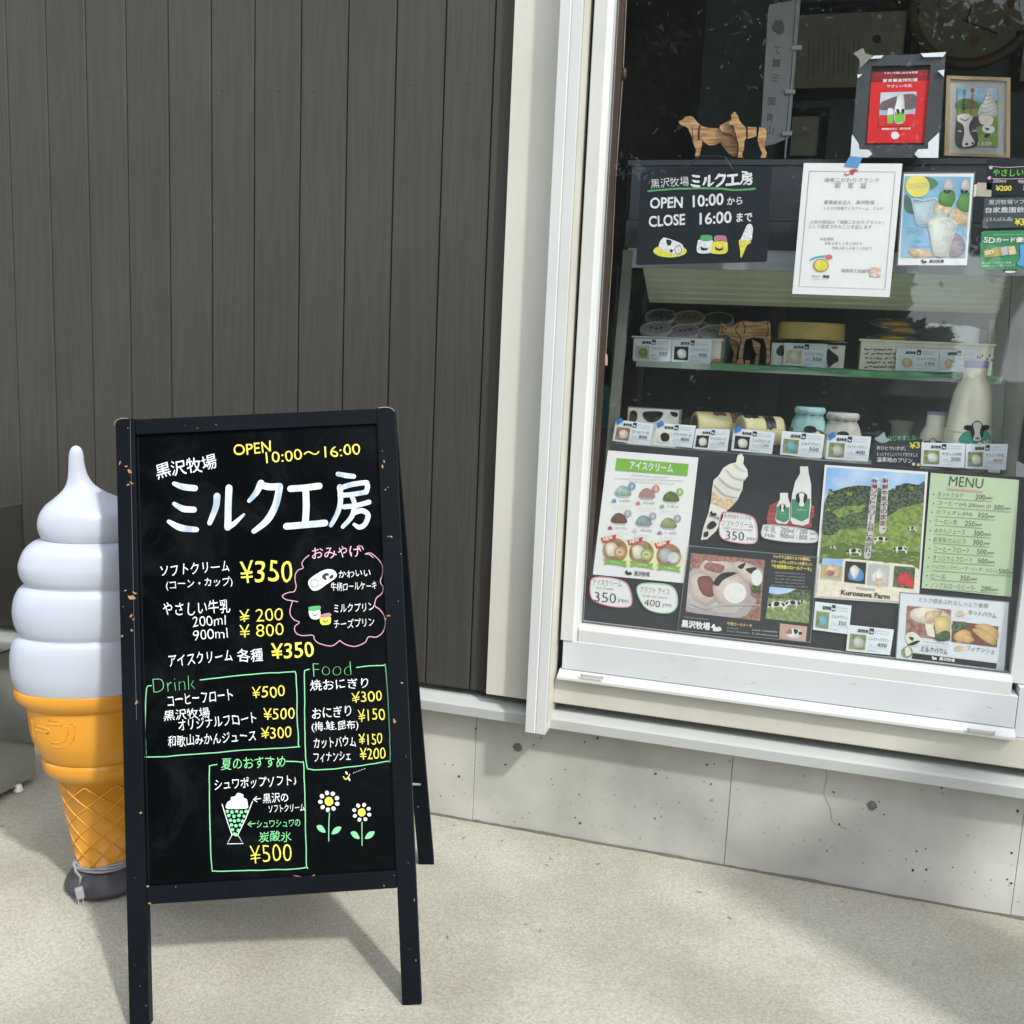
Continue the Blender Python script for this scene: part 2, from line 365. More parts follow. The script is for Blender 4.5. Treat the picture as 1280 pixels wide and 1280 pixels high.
def disc(px, py, r, name, m, Y=WY, n=14, wob=.15, t=.001, par=None, asp=1.0):
    c = onY(px, py, Y); pts = []
    for k in range(n):
        q = 1+random.uniform(-wob, wob); pts.append((c.x+r*q*math.cos(6.283*k/n)*asp, Y-t, c.z+r*q*math.sin(6.283*k/n)))
    v, f = prism(pts, (0, 0, 0), (0, t+.003, 0)); return v, f
for x, y in ((647, 934), (1090, 1007)):
    v, f = disc(x, y, .0115, 'tie_hole', PLUG, wob=.12, t=.0012); obj('tie_hole_plug', v, f, PLUG, found)
bh = []
spots = [(595, 911, 3), (663, 916, 3), (676, 923, 2), (667, 931, 2), (747, 923, 4), (731, 928, 3), (574, 970, 4), (568, 907, 2), (632, 956, 3), (556, 955, 2), (566, 956, 2), (551, 995, 2), (724, 993, 2), (725, 1029, 3.5), (719, 1022, 2), (707, 962, 2), (819, 967, 3), (884, 956, 4), (820, 967, 3), (893, 955, 2), (912, 952, 2), (889, 980, 3), (890, 1000, 2), (819, 1023, 2.5), (1042, 990, 3), (1049, 1030, 3.5), (1099, 1002, 3), (1105, 1018, 2.5), (1005, 970, 2), (1024, 1050, 2), (1034, 1063, 2), (1133, 1074, 2.2), (1141, 1088, 4.5), (1146, 1064, 2.5), (1157, 1061, 2), (1158, 1087, 4), (1272, 1014, 5), (1265, 1066, 4), (1259, 1099, 3), (1264, 1104, 3.5), (1210, 1044, 2), (1191, 1084, 2), (1219, 1090, 2), (1239, 1100, 2), (1152, 987, 2), (1177, 985, 3.5), (1178, 992, 2), (1006, 1050, 1.8), (1033, 1064, 2), (1079, 1079, 2)]
for x, y, r in spots: bh.append(disc(x, y, r*.00075, 'b', HOLE, n=7, wob=.4, t=.0008))
for k in range(150):
    x = random.uniform(540, 1280); y = random.uniform(.25, .97); y0 = 897+(x-657)*.154; y1 = 1025+(x-590)*.178
    bh.append(disc(x, y0+(y1-y0)*y, random.uniform(.0004, .0011), 'b', HOLE, n=5, wob=.4, t=.0007))
v, f = joinv(bh); obj('blowholes', v, f, HOLE, found, kind='stuff')
ck = Ink(wallsurf(WY-.0006), found, 0.0004)
CRACK = mat('hairline_crack', srgb(138, 138, 132), .9)
ck.line('hairline_crack', [(1034, 957), (1031, 990), (1038, 1012), (1040, 1026), (1052, 1034), (1066, 1042)], [.7, .5], CRACK, wob=3)
ck.flush()
# grime and spilled cement where the apron meets the foundation
SEAM = mat('seam_grime', srgb(100, 98, 90), .95, scale=60)
sv = []
N = 260
for i in range(N+1):
    x = -3.2+4.6*i/N; h = .0035+.0045*max(0, noise.noise(Vector((x*6, 0, 0)))) + .0025*noise.noise(Vector((x*40, 3, 0)))
    sv += [(x, WY-.0035-.004*noise.noise(Vector((x*15, 7, 0))), -.001), (x, WY-.0008, max(.001, h))]
obj('seam_mortar', sv, [(2*i, 2*i+2, 2*i+3, 2*i+1) for i in range(N)], SEAM, found)
# ---- siding
SID = mat('siding_brown', srgb(74, 71, 66), .62, var=.0)
def siding_mat():
    n = SID.node_tree.nodes; l = SID.node_tree.links; b = n['Principled BSDF']
    tc = [x for x in n if x.type == 'TEX_COORD'][0]; oi = n.new('ShaderNodeObjectInfo')
    mp = n.new('ShaderNodeMapping'); mp.inputs['Scale'].default_value = (26, 1, 1.1)
    cb = n.new('ShaderNodeCombineXYZ'); mu = n.new('ShaderNodeMath'); mu.operation = 'MULTIPLY'; mu.inputs[1].default_value = 37
    l.new(oi.outputs['Random'], mu.inputs[0]); l.new(mu.outputs[0], cb.inputs[2]); l.new(mu.outputs[0], cb.inputs[0]); l.new(cb.outputs[0], mp.inputs['Location'])
    l.new(tc.outputs['Object'], mp.inputs[0])
    a = n.new('ShaderNodeTexNoise'); a.inputs['Scale'].default_value = 1.0; a.inputs['Detail'].default_value = 2; a.inputs['Distortion'].default_value = .25; l.new(mp.outputs[0], a.inputs[0])
    # grain rings: sine of the noise field gives cathedral grain
    m1 = n.new('ShaderNodeMath'); m1.operation = 'MULTIPLY'; m1.inputs[1].default_value = 46; l.new(a.outputs['Fac'], m1.inputs[0])
    m2 = n.new('ShaderNodeMath'); m2.operation = 'SINE'; l.new(m1.outputs[0], m2.inputs[0])
    fn = n.new('ShaderNodeTexNoise'); fn.inputs['Scale'].default_value = 6; fn.inputs['Detail'].default_value = 3; l.new(mp.outputs[0], fn.inputs[0])
    ad = n.new('ShaderNodeMath'); ad.operation = 'MULTIPLY_ADD'; ad.inputs[1].default_value = 1.3; l.new(fn.outputs['Fac'], ad.inputs[0]); l.new(m2.outputs[0], ad.inputs[2])
    bp = n.new('ShaderNodeBump'); bp.inputs['Strength'].default_value = .16; bp.inputs['Distance'].default_value = .0009; l.new(ad.outputs[0], bp.inputs['Height']); l.new(bp.outputs[0], b.inputs['Normal'])
    cr = [x for x in n if x.type == 'VALTORGB'][0]; cr.color_ramp.elements[0].position = -.0; cr.color_ramp.elements[1].position = 1
    cr.color_ramp.elements[0].color = (*srgb(55, 53, 47), 1); cr.color_ramp.elements[1].color = (*srgb(63, 61, 56), 1)
    mr = n.new('ShaderNodeMapRange'); mr.inputs[1].default_value = -1; mr.inputs[2].default_value = 2.3; l.new(ad.outputs[0], mr.inputs[0]); l.new(mr.outputs[0], cr.inputs[0])
siding_mat()
def vary(m, amt):
    n = m.node_tree.nodes; l = m.node_tree.links; b = n['Principled BSDF']; src = b.inputs['Base Color'].links[0].from_socket; oi = n.new('ShaderNodeObjectInfo')
    mr = n.new('ShaderNodeMapRange'); mr.inputs[3].default_value = 1-amt; mr.inputs[4].default_value = 1+amt; l.new(oi.outputs['Random'], mr.inputs[0])
    tc = n.new('ShaderNodeTexCoord'); no = n.new('ShaderNodeTexNoise'); no.inputs['Scale'].default_value = 2.2; no.inputs['Detail'].default_value = 5; l.new(tc.outputs['Object'], no.inputs[0])
    m3 = n.new('ShaderNodeMapRange'); m3.inputs[1].default_value = .3; m3.inputs[2].default_value = .7; m3.inputs[3].default_value = .92; m3.inputs[4].default_value = 1.08; l.new(no.outputs['Fac'], m3.inputs[0])
    mm = n.new('ShaderNodeMath'); mm.operation = 'MULTIPLY'; l.new(mr.outputs[0], mm.inputs[0]); l.new(m3.outputs[0], mm.inputs[1])
    mx = n.new('ShaderNodeMix'); mx.data_type = 'RGBA'; mx.blend_type = 'MULTIPLY'; mx.inputs[0].default_value = 1; l.new(src, mx.inputs[6]); l.new(mm.outputs[0], mx.inputs[7]); l.new(mx.outputs[2], b.inputs['Base Color'])
vary(SID, .05); vary(CW, .03)
SDZ, SDT, SY = 0.363, 3.3, 2.384
wall = thing('siding_wall', 'dark brown wood-grain siding of upright boards, left of the window', 'wall', (-1.5, SY, SDZ))
gpx = [11, 60, 109, 158.7, 210.7, 264, 317.5, 375, 433, 492.5, 553, 613.5]
gx = [onY(p, 160, SY).x for p in gpx]; step = (gx[-1]-gx[0])/11
gx = [gx[0]-step*k for k in range(9, 0, -1)]+gx
xe = onY(633, 320, SY).x
gx.append(xe)
for a, b in zip(gx[:-1], gx[1:]):
    last = b == xe
    P = [(a+.0008, SY+.012, 0), (a+.0008, SY+.0045, 0), (a+.0035, SY, 0), (b-(.0008 if last else .0045), SY, 0), (b-.0008, SY+.006, 0), (b-.0008, SY+.012, 0)]
    v, f = prism(P, (0, 0, SDZ+.0), (0, 0, SDT)); obj('siding_board', v, f, SID, wall)
box('backing_board', gx[0], xe-.002, SY+.0125, SY+.02, SDZ, SDT, mat('dark_backing', (.02, .02, .02), .8), wall)
nl = []
for k, a in enumerate(gx[:-1]):
    for z in (1.83,):
        c = Vector((a+.05+.02*math.sin(k*3), SY, z+.004*math.sin(k*5))); nl.append(lathe([(.0028, 0), (.0022, .001), (.0005, .0014)], (0, 0, 0), 8)); vv = [Vector((p.x, -p.z, p.y))+c for p in nl[-1][0]]; nl[-1] = (vv, nl[-1][1])
for q in nl: obj('nail_head', q[0], q[1], SID, wall)
CREAMM = mat('cream_painted_steel', srgb(200, 199, 188), .55, var=.03, scale=5, bump=.10, bscale=160)
FLASH = mat('grey_white_flashing', srgb(172, 176, 173), .45, var=.03, scale=6)
xc0 = onY(703, 0, 2.30).x
tp = thing('corner_trim', 'cream textured trim panel between the brown siding and the white window casing', 'trim', (-.78, SY, SDZ))
xt1 = onY(657, 860, 2.30).x+.05
v, f = boxv(xe+.003, xt1, 2.356, SY+.03, onY(612, 868, 2.356).z, SDT); obj('trim_panel', v, f, CREAMM, tp, bevel=.001)
fl = thing('base_flashing', 'pale metal drip flashing strip along the top of the concrete foundation', 'flashing', (0, 2.37, .305))
P = [(0, 2.352, .3035), (0, 2.352, .327), (0, 2.357, .332), (0, 2.382, .344), (0, 2.43, .346), (0, 2.43, .3035)]
v, f = prism(P, (-4, 0, 0), (-1.30, 0, 0)); obj('flashing_length', v, f, FLASH, fl)
v, f = prism(P, (-1.2992, 0, 0), (2.6, 0, 0)); obj('flashing_length', v, f, FLASH, fl)
# ---- window casing, sash, sill
WM = mat('white_aluminium', srgb(198, 202, 201), .35, var=.03, scale=5, coat=.15)
WMB = mat('white_aluminium_cool', srgb(196, 201, 204), .4, var=.03, scale=5)
SILLC = mat('cream_sill', srgb(188, 187, 176), .5, var=.04, scale=7, bump=.15, bscale=140)
GY = 2.41; CY = 2.30
win = thing('shop_window', 'large sliding shop window in a white aluminium frame, right of the cream trim', 'window', (0, 2.37, .35))
xl, xm, xr = onY(657, 897, CY).x, onY(669.5, 898, CY).x, onY(682, 898, CY).x
zb = .3045
P = [(xl, CY, 0), (xm-.002, CY, 0), (xm-.001, CY+.003, 0), (xm+.001, CY+.003, 0), (xm+.002, CY+.0015, 0), (xr, CY+.0015, 0), (xr, CY+.105, 0), (xl, CY+.105, 0)]
v, f = prism(P, (0, 0, zb), (0, 0, SDT)); obj('casing_post', v, f, WM, win, bevel=.001)
v, f = boxv(xr+.0006, xr+.002, CY+.012, CY+.09, zb+.03, SDT); obj('casing_liner', v, f, SILLC, win)
xs0 = onY(703, 834, 2.375).x; xs1 = onY(725, 780, 2.385).x; xR = onY(1262, 846, GY).x
zS = lambda px, py, Y: onY(px, py, Y).z
zg = (zS(725, 780, 2.385)+zS(1262, 846, 2.385))/2          # bottom of the glass
zp = (zS(704, 797, 2.385)+zS(1262, 867, 2.385))/2
zq = (zS(703, 834, 2.372)+zS(1262, 911, 2.372))/2
zl = (zS(700, 847, 2.350)+zS(1262, 927, 2.350))/2
zc = (zS(700, 877, 2.368)+zS(1262, 961, 2.368))/2
XE = 1.9
xo = xr+.0025
# left stile, second sash stile on the right
P = [(xo+.008, 2.368, 0), (xo+.010, 2.366, 0), (xs1-.012, 2.366, 0), (xs1-.010, 2.372, 0), (xs1, 2.376, 0), (xs1, 2.43, 0), (xo+.008, 2.43, 0)]
v, f = prism(P, (0, 0, zp), (0, 0, SDT)); obj('sash_stile', v, f, WM, win, bevel=.001)
box('sash_stile', xR, xR+.055, 2.402, 2.43, zg-.020, SDT, WM, win, bevel=.002)
v, f = prism([(0, 2.385, zg), (0, 2.376, zg-.003), (0, 2.372, zg-.010), (0, 2.372, zp+.0005), (0, 2.43, zp+.0005), (0, 2.43, zg)], (xs1+.0005, 0, 0), (xR-.0005, 0, 0)); obj('bottom_rail', v, f, WM, win)
xq = xR+.014
v, f = prism([(0, 2.372, zp), (0, 2.369, zp-.001), (0, 2.369, zq+.001), (0, 2.372, zq), (0, 2.43, zq), (0, 2.43, zp)], (xs0, 0, 0), (xq, 0, 0)); obj('lower_panel', v, f, WMB, win, bevel=.0008)
v, f = prism([(0, 2.372, zq-.0005), (0, 2.350, zl+.009), (0, 2.347, zl+.007), (0, 2.347, zl), (0, 2.352, zl-.001), (0, 2.43, zl-.001), (0, 2.43, zq-.0005)], (xs0-.006, 0, 0), (xq+.001, 0, 0)); obj('sill_ledge', v, f, WM, win, bevel=.0008)
v, f = prism([(0, 2.368, zl-.0015), (0, 2.364, zc+.003), (0, 2.367, zc), (0, 2.43, zc), (0, 2.43, zl-.0015)], (xo, 0, 0), (XE, 0, 0)); obj('sill_apron', v, f, SILLC, win)
GSK = mat('grey_gasket', (.10, .10, .10), .7)
box('glass_gasket', xs1, xR, 2.4035, 2.4095, zg+.0003, zg+.0035, GSK, win); box('glass_gasket', xs1+.0003, xs1+.003, 2.4035, 2.4095, zg+.0038, 2.6, GSK, win)
sc_ = Ink(wallsurf(2.369), win, .0004); SCR = mat('scuff_mark', srgb(172, 175, 174), .6)
for i_ in range(14):
    x_ = random.uniform(712, 1262); y_ = 797+(x_-704)*.126+random.uniform(6, 38); L_ = random.uniform(1, 9); a_ = random.uniform(-.3, .5)
    sc_.line('scuff_mark', [(x_, y_), (x_+L_*math.cos(a_), y_+L_*math.sin(a_))], random.uniform(.3, .8), SCR, sm=False)
sc_.flush()
box('second_sash_panel', xq+.003, XE, 2.376, 2.43, zl, zg-.021, WMB, win)
box('second_sash_rail', xR+.056, XE, 2.378, 2.43, zg-.0205, zg, WM, win)
SLOT = mat('drain_cover_grey', srgb(188, 184, 172), .5)
for (ax, ay), (bx, by) in (((728, 843), (753, 847)), ((1211, 911), (1241, 916))):
    a, b = onY(ax, ay, 2.349), onY(bx, by, 2.349); ctr = (a+b)/2
    t = thing('weep_hole_cover', 'small grey drain cover on the %s end of the white sill ledge' % ('left' if ax < 900 else 'right'), 'drain cover', (ctr.x, 2.346, ctr.z-.004), 'drain covers on the sill ledge')
    box('cover_plate', a.x, b.x, 2.3425, 2.3468, ctr.z-.0035, ctr.z+.0035, SLOT, t, bevel=.0006)
    box('end_lug', a.x-.0035, a.x-.0005, 2.3435, 2.3468, ctr.z-.0045, ctr.z+.0045, SLOT, t); box('end_lug', b.x+.0005, b.x+.0035, 2.3435, 2.3468, ctr.z-.0045, ctr.z+.0045, SLOT, t)
box('glass_pane', xs1-.002, xR+.01, GY, GY+.004, zg-.004, 2.6, glass_mat('window_glass', .032, film=.003), win)
box('glass_pane', xR+.052, XE, GY, GY+.004, zg-.004, 2.6, glass_mat('window_glass'), win)
box('head_rail', xl, XE, 2.34, 2.43, 2.6, 2.68, WM, win)
# wall above and right of the window, roof, room inside
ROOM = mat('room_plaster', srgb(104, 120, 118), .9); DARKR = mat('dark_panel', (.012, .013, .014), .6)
bw = thing('shop_building', 'shop room behind the window with grey plaster walls', 'building', (0, 3.4, 0))
box('front_wall', xt1, 3.0, 2.432, 2.53, 2.68, 3.4, ROOM, bw)
box('front_wall', XE, 3.0, 2.40, 2.53, -.0, 2.68, ROOM, bw)
box('front_wall', -4.2, xl+.02, 2.42, 2.53, .31, 3.4, ROOM, bw)
box('front_wall', xl+.02, XE, 2.435, 2.53, 0, zg-.005, ROOM, bw)
box('back_wall', -4.2, 3.0, 4.40, 4.5, 0, 3.4, ROOM, bw)
box('side_wall', -2.2, -2.1, 2.53, 4.4, 0, 3.4, ROOM, bw); box('side_wall', 2.9, 3.0, 2.53, 4.4, 0, 3.4, ROOM, bw)
box('room_floor', -2.1, 2.9, 2.53, 4.4, -.01, .0, mat('room_floor_dark', (.05, .05, .05), .6), bw)
box('ceiling', -4.2, 3.0, 2.432, 4.5, 2.9, 3.0, ROOM, bw)
box('roof', -4.4, 3.2, 2.38, 4.7, 3.4, 3.5, mat('roof_steel', (.05, .05, .055), .5), bw)
# ================================================================== INSIDE THE WINDOW
WOODJ = mat('brown_jamb_wood', srgb(74, 58, 48), .5, var=.1, scale=20, stretch=(3, 3, .3))
j0 = xs1+.0005
t = thing('window_jamb', 'brown wooden jamb just inside the left edge of the glass', 'jamb', (j0, 2.44, zg))
box('jamb_board', j0-.04, j0+.010, 2.436, 2.456, zg+.002, 2.6, WOODJ, t, bevel=.001)
CORD = mat('blind_cord', (.35, .30, .26), .7)
t = thing('blind_cord', 'thin brown blind cord with a wooden toggle hanging beside the brown jamb', 'cord', onY(765, 320, 2.47))
v, f = tube([onY(783, 0, 2.47)+Vector((0, 0, .2)), onY(783, 0, 2.47), onY(779, 85, 2.47), onY(774, 160, 2.47), onY(769, 230, 2.47), onY(765, 320, 2.47), onY(757, 445, 2.47)], .0011, 6); obj('cord', v, f, CORD, t)
c = onY(780, 92, 2.468); v, f = lathe([(.003, -.012), (.006, -.008), (.0065, .004), (.004, .012)], c, 10); obj('toggle', v, f, WOODJ, t, smooth=True)
c = onY(757, 450, 2.468); v, f = lathe([(.0045, -.014), (.006, -.010), (.004, .010), (.002, .014)], c, 10); obj('toggle', v, f, mat('pink_toggle', (.55, .35, .32), .5), t, smooth=True)
# ---- display case
CSD = mat('case_charcoal', srgb(52, 58, 66), .45, var=.06, scale=6); STEEL = mat('brushed_steel', srgb(176, 184, 190), .35, .3, var=.06, scale=9, stretch=(1, 1, 8))
POSTM = mat('case_post_grey', srgb(120, 124, 116), .4, .2); OLIVE = mat('case_inner_panel', srgb(190, 200, 174), .6, var=.08, scale=5)
FY = 2.50
cl = onY(790, 205, FY).x; crx = onY(1290, 300, FY).x
z0, z1, z2, z3 = zS(1000, 199, FY), zS(1000, 277, FY), zS(1000, 313, FY), zS(1000, 339, FY)
z4 = onY(1000, 576, FY).z
case = thing('display_case', 'refrigerated glass display case with dark charcoal fascia behind the posters', 'display case', (.0, 2.75, z4-.02))
box('top_board', cl-.01, crx+.15, FY, 2.96, z0-.012, z0, CSD, case)
box('fascia_upper', cl, crx+.15, FY+.003, FY+.02, z1+.001, z0-.0125, CSD, case)
box('fascia_lower', cl-.006, crx+.15, FY+.0, FY+.02, z2, z1-.001, CSD, case, bevel=.001)
box('light_strip', cl+.002, crx+.13, FY+.004, FY+.02, z3, z2-.0005, STEEL, case)
# inner hood with ribs
zi = onY(1000, 384, 2.66).z; hx0, hx1 = onY(803, 340, 2.52).x, onY(1266, 345, 2.52).x
v, f = prism([(0, FY+.022, z3+.002), (0, 2.66, zi), (0, 2.66, zi+.006), (0, FY+.022, z3+.012)], (hx0, 0, 0), (hx1, 0, 0)); obj('inner_hood', v, f, OLIVE, case)
for k in range(1, 6):
    tt = k/6; y = FY+.022+(.66-.522+FY*0)*tt*1.0; y = FY+.022+(2.66-FY-.022)*tt; z = z3+.002+(zi-z3-.002)*tt
    box('hood_rib', hx0, hx1, y-.0015, y+.0015, z-.0035, z+.001, OLIVE, case)
def post(name, p0, p1, w, Y, m, par, d=.018):
    a, b = onY(*p0, Y), onY(*p1, Y); v, f = beam(a, b, (1, 0, 0), w, d); return obj(name, v, f, m, par)
post('front_post', (786, 313), (761, 600), .024, FY+.012, POSTM, case); post('front_post', (1274, 345), (1259, 605), .03, FY+.012, POSTM, case)
post('rear_post', (806, 390), (797, 560), .012, 2.88, POSTM, case); post('rear_post', (1240, 400), (1232, 560), .015, 2.88, POSTM, case)
dz = onY(1000, 572, 2.58).z
box('case_deck', cl-.02, crx+.1, FY+.03, 2.9, dz-.012, dz, STEEL, case)
box('case_plinth', cl-.02, crx+.1, FY+.03, 2.9, .45, dz-.0125, CSD, case)
box('case_back', cl-.01, crx+.1, 2.905, 2.915, dz, z0-.02, mat('case_back_haze', (.11, .13, .125), .5, var=.25, scale=4), case)  # opaque grey-green: haze from reflections and see-through is put into the colour
box('case_side', cl-.014, cl-.008, FY+.03, 2.9, dz, z0-.015, glass_mat('case_glass', .05), case)
box('front_glass', cl-.02, crx+.08, FY-.006, FY-.002, z4-.03, z3, glass_mat('case_front_glass', .03, (.98, .99, .99), film=.002), case)
# mid shelf
sy0 = 2.575; szt = (zS(795, 452, sy0)+zS(1250, 471, sy0))/2; szb = szt-.0145
shx0, shx1 = onY(795, 455, sy0).x, onY(1252, 476, sy0).x
box('glass_shelf', shx0, shx1, sy0, 2.87, szb, szt, mat('shelf_edge_glass', srgb(150, 168, 160), .2, var=.05), case, bevel=.001)
# green cloth
cv, cf = [], []; cx0, cx1 = onY(889, 458, sy0).x, shx1-.01; N = 60
for i in range(N+1):
    x = cx0+(cx1-cx0)*i/N; w = .0022*math.sin(i*.33)+.0015*math.sin(i*.9); dr = .008+.005*math.sin(i*.19+1)
    cv += [(x, 2.85, szt+.0025), (x, sy0+.004, szt+.003+w*.5), (x, sy0-.003, szt+.001), (x, sy0-.004+w*.4, szt-dr)]
for i in range(N):
    for k in range(3): cf.append((4*i+k, 4*i+4+k, 4*i+5+k, 4*i+1+k))
o = obj('green_cloth', cv, cf, mat('green_felt', srgb(84, 138, 98), .9, var=.12, scale=30), None, smooth=True); single(o, 'green cloth draped over the front edge of the glass shelf', 'cloth')
SH = szt+.0035
# ---- things on the upper shelf
TUB = mat('tub_white', srgb(236, 236, 226), .4); TRAY = mat('tray_white', srgb(236, 236, 226), .45)
def tub(px, py, Y, lidm, lab, rpx=19, z=None):
    p = onY(px, py, Y); r = rpx*Y/FPX/.96; b = SH
    t = thing('ice_cream_tub', lab, 'ice cream tub', (p.x, Y, b), 'small round ice cream tubs on the shelf'); TR = Matrix.Rotation(math.radians(27), 4, 'X'); tl = lambda vs_: [p+(TR @ (Vector(a_)-p)) for a_ in vs_]
    v, f = lathe([(r*.74, b-p.z), (r*.90, -.012)], p, 24); v = tl(v); v = [Vector((a_.x, a_.y, max(a_.z, b+.0005))) for a_ in v]; obj('cup', v, f, TUB, t, smooth=False)
    v, f = lathe([(r*.97, -.012), (r, -.010), (r, -.001), (r*.97, 0), (r*.90, 0), (r*.88, -.002), (0.0005, -.002)], p, 28); v = tl(v); obj('lid', v, f, TUB, t, smooth=False)
    v, f = lathe([(r*.84, -.0019), (r*.84, -.0012), (.0005, -.0012)], p, 24, caps=False); v = tl(v); obj('lid_print', v, f, lidm, t)
    sf = Surf(tuple(p+TR @ Vector((0, 0, -.0011))), (1, 0, 0), tuple(TR @ Vector((0, 1, 0))), tuple(TR @ Vector((0, 0, 1)))); k = Ink(sf, t, .0002)
    for q in range(3): k.ell('lid_mark', px-rpx*.3+q*rpx*.32, py+random.uniform(-1, 1), 2.6, 1.3, INKG, 1, n=8, wob=.3)
    k.flush()
lids = {'blue': mat('lid_blue_white', srgb(205, 218, 222), .4, col2=srgb(90, 105, 112), scale=70), 'tan': mat('lid_tan', srgb(205, 195, 150), .4, scale=70), 'green': mat('lid_green', srgb(130, 155, 95), .4, scale=70), 'grey': mat('lid_grey', srgb(215, 218, 216), .4, col2=srgb(205, 205, 200), scale=60), 'mauve': mat('lid_mauve', srgb(215, 195, 208), .4, scale=60)}
tub(826, 394, 2.78, lids['blue'], 'white ice cream tub with a dark-patterned grey-blue lid, back row, left')
tub(861, 396, 2.78, lids['tan'], 'white ice cream tub with a yellowish tan lid, middle of the back row')
tub(897, 398, 2.78, lids['green'], 'white ice cream tub with a green lid, back row beside the wooden cow')
tub(820, 410, 2.70, lids['grey'], 'white ice cream tub with a pale grey lid, left end of the front row')
tub(856, 413, 2.70, lids['mauve'], 'white ice cream tub with a mauve lid in the middle of the front row')
tub(893, 414, 2.70, lids['grey'], 'white ice cream tub with a pale lid partly hidden by the wooden cow')
a, b = onY(790, 420, 2.63), onY(905, 424, 2.63)
t = thing('white_tray', 'long white plastic tray holding the round ice cream tubs', 'tray', ((a.x+b.x)/2, 2.67, SH))
zt = (a.z+b.z)/2
box('tray_front', a.x+.004, b.x-.006, 2.632, 2.636, SH, zt-.004, TRAY, t); box('tray_rim', a.x, b.x, 2.622, 2.636, zt-.0038, zt, TRAY, t, bevel=.001)
box('tray_end', a.x+.004, a.x+.008, 2.6365, 2.74, SH, zt-.004, TRAY, t); box('tray_end', b.x-.010, b.x-.006, 2.6365, 2.74, SH, zt-.004, TRAY, t)
# plank cut animals
WD = mat('toy_wood', srgb(200, 164, 118), .55, col2=srgb(150, 106, 62), scale=30, stretch=(.6, 1, 6), detail=6, sharp=(.38, .62))
WDD = mat('toy_wood_burnt_edge', (.045, .025, .015), .7)
def cutout(name, pts, Y, th, m, par, edge=True):
    a = [onY(x, y, Y) for x, y in pts]
    v, f = prism(a, (0, 0, 0), (0, th, 0)); o = obj(name, v, f, m, par)
    if edge:
        o.data.materials.append(WDD)
        for p in list(o.data.polygons)[2:]: p.material_index = 1
    return o
Z = lambda X, Yy: (840+X/9.143, 120+Yy/9.143)
t = thing('wooden_dog', 'flat jigsaw-cut wooden dog facing left with a slot behind its shoulder', 'toy dog', onY(885, 198, 2.53))
cutout('body', [Z(*p) for p in [(75, 285), (120, 272), (150, 240), (200, 228), (240, 240), (300, 310), (340, 345), (420, 365), (530, 370), (600, 400), (680, 430), (735, 490), (750, 600), (740, 690), (700, 695), (650, 660), (600, 600), (555, 530), (500, 560), (420, 565), (365, 525), (345, 500), (345, 560), (325, 620), (315, 690), (262, 690), (275, 620), (245, 540), (215, 440), (180, 365), (150, 345), (110, 340), (85, 312)]], 2.535, .012, WD, t)
k = Ink(wallsurf(2.535), t, .0004); k.line('saw_slot', [Z(315, 345), Z(305, 430), Z(308, 495)], 2.6, WDD); k.line('saw_slot', [Z(232, 360), Z(232, 430), Z(240, 500)], 1.0, WDD); k.line('saw_slot', [Z(345, 500), Z(250, 505)], .6, WDD); k.flush()
t = thing('wooden_dog', 'flat jigsaw-cut wooden dog with pointed ears, right of the other wooden dog', 'toy dog', onY(940, 198, 2.51))
cutout('front_half', [Z(*p) for p in [(645, 310), (670, 280), (680, 260), (678, 210), (692, 200), (700, 225), (702, 180), (720, 182), (755, 230), (770, 280), (800, 320), (845, 360), (848, 480), (825, 520), (825, 600), (805, 650), (805, 705), (750, 705), (760, 640), (762, 560), (740, 470), (715, 380), (700, 335), (660, 335)]], 2.512, .012, WD, t)
cutout('middle', [Z(*p) for p in [(865, 352), (965, 358), (968, 460), (865, 488)]], 2.516, .010, WD, t)
cutout('rear_half', [Z(*p) for p in [(995, 358), (1045, 362), (1080, 378), (1080, 470), (1060, 560), (1065, 610), (1085, 650), (1070, 708), (1010, 708), (1030, 655), (1000, 580), (975, 500), (985, 460)]], 2.512, .012, WD, t)
cutout('muzzle', [Z(*p) for p in [(545, 335), (610, 310), (650, 270), (680, 300), (720, 400), (745, 520), (720, 500), (680, 440), (620, 425), (570, 405), (545, 370)]], 2.5265, .006, WD, t)
Zc = lambda X, Yy: (740+X/6.4, 300+Yy/6.4)
t = thing('wooden_cow', 'flat jigsaw-cut wooden cow with burnt dark outlines, standing right of the ice cream tubs', 'toy cow', onY(935, 456, 2.66))
cow = [Zc(*p) for p in [(1000, 765), (1020, 720), (1030, 665), (1060, 668), (1085, 690), (1140, 680), (1175, 650), (1240, 645), (1300, 655), (1400, 645), (1430, 660), (1435, 760), (1425, 860), (1430, 985), (1390, 990), (1395, 870), (1370, 790), (1290, 780), (1230, 800), (1215, 860), (1205, 975), (1165, 978), (1180, 860), (1165, 815), (1110, 790), (1080, 760), (1040, 765)]]
cutout('body', cow, 2.655, .012, WD, t)
cow2 = [Zc(*p) for p in [(1100, 780), (1170, 820), (1160, 900), (1150, 985), (1120, 985), (1135, 900), (1110, 840)]]
cutout('leg', cow2, 2.67, .008, WD, t); cutout('leg', [(x+28, y+2) for x, y in cow2], 2.67, .008, WD, t)
k = Ink(wallsurf(2.655), t, .0004)
k.line('burnt_line', [Zc(1180, 660), Zc(1150, 720), Zc(1190, 790), Zc(1180, 860)], 1.2, WDD); k.line('burnt_line', [Zc(1205, 660), Zc(1225, 700), Zc(1215, 750)], 1.2, WDD); k.line('burnt_line', [Zc(1400, 660), Zc(1410, 720), Zc(1395, 780)], 1, WDD)
k.line('burnt_line', [Zc(1045, 690), Zc(1040, 730), Zc(1060, 745)], 1.4, WDD); k.ell('eye', *Zc(1068, 712), 1.3, 1.3, WDD); k.line('burnt_line', cow, .9, WDD, sm=False, closed=True); k.flush()
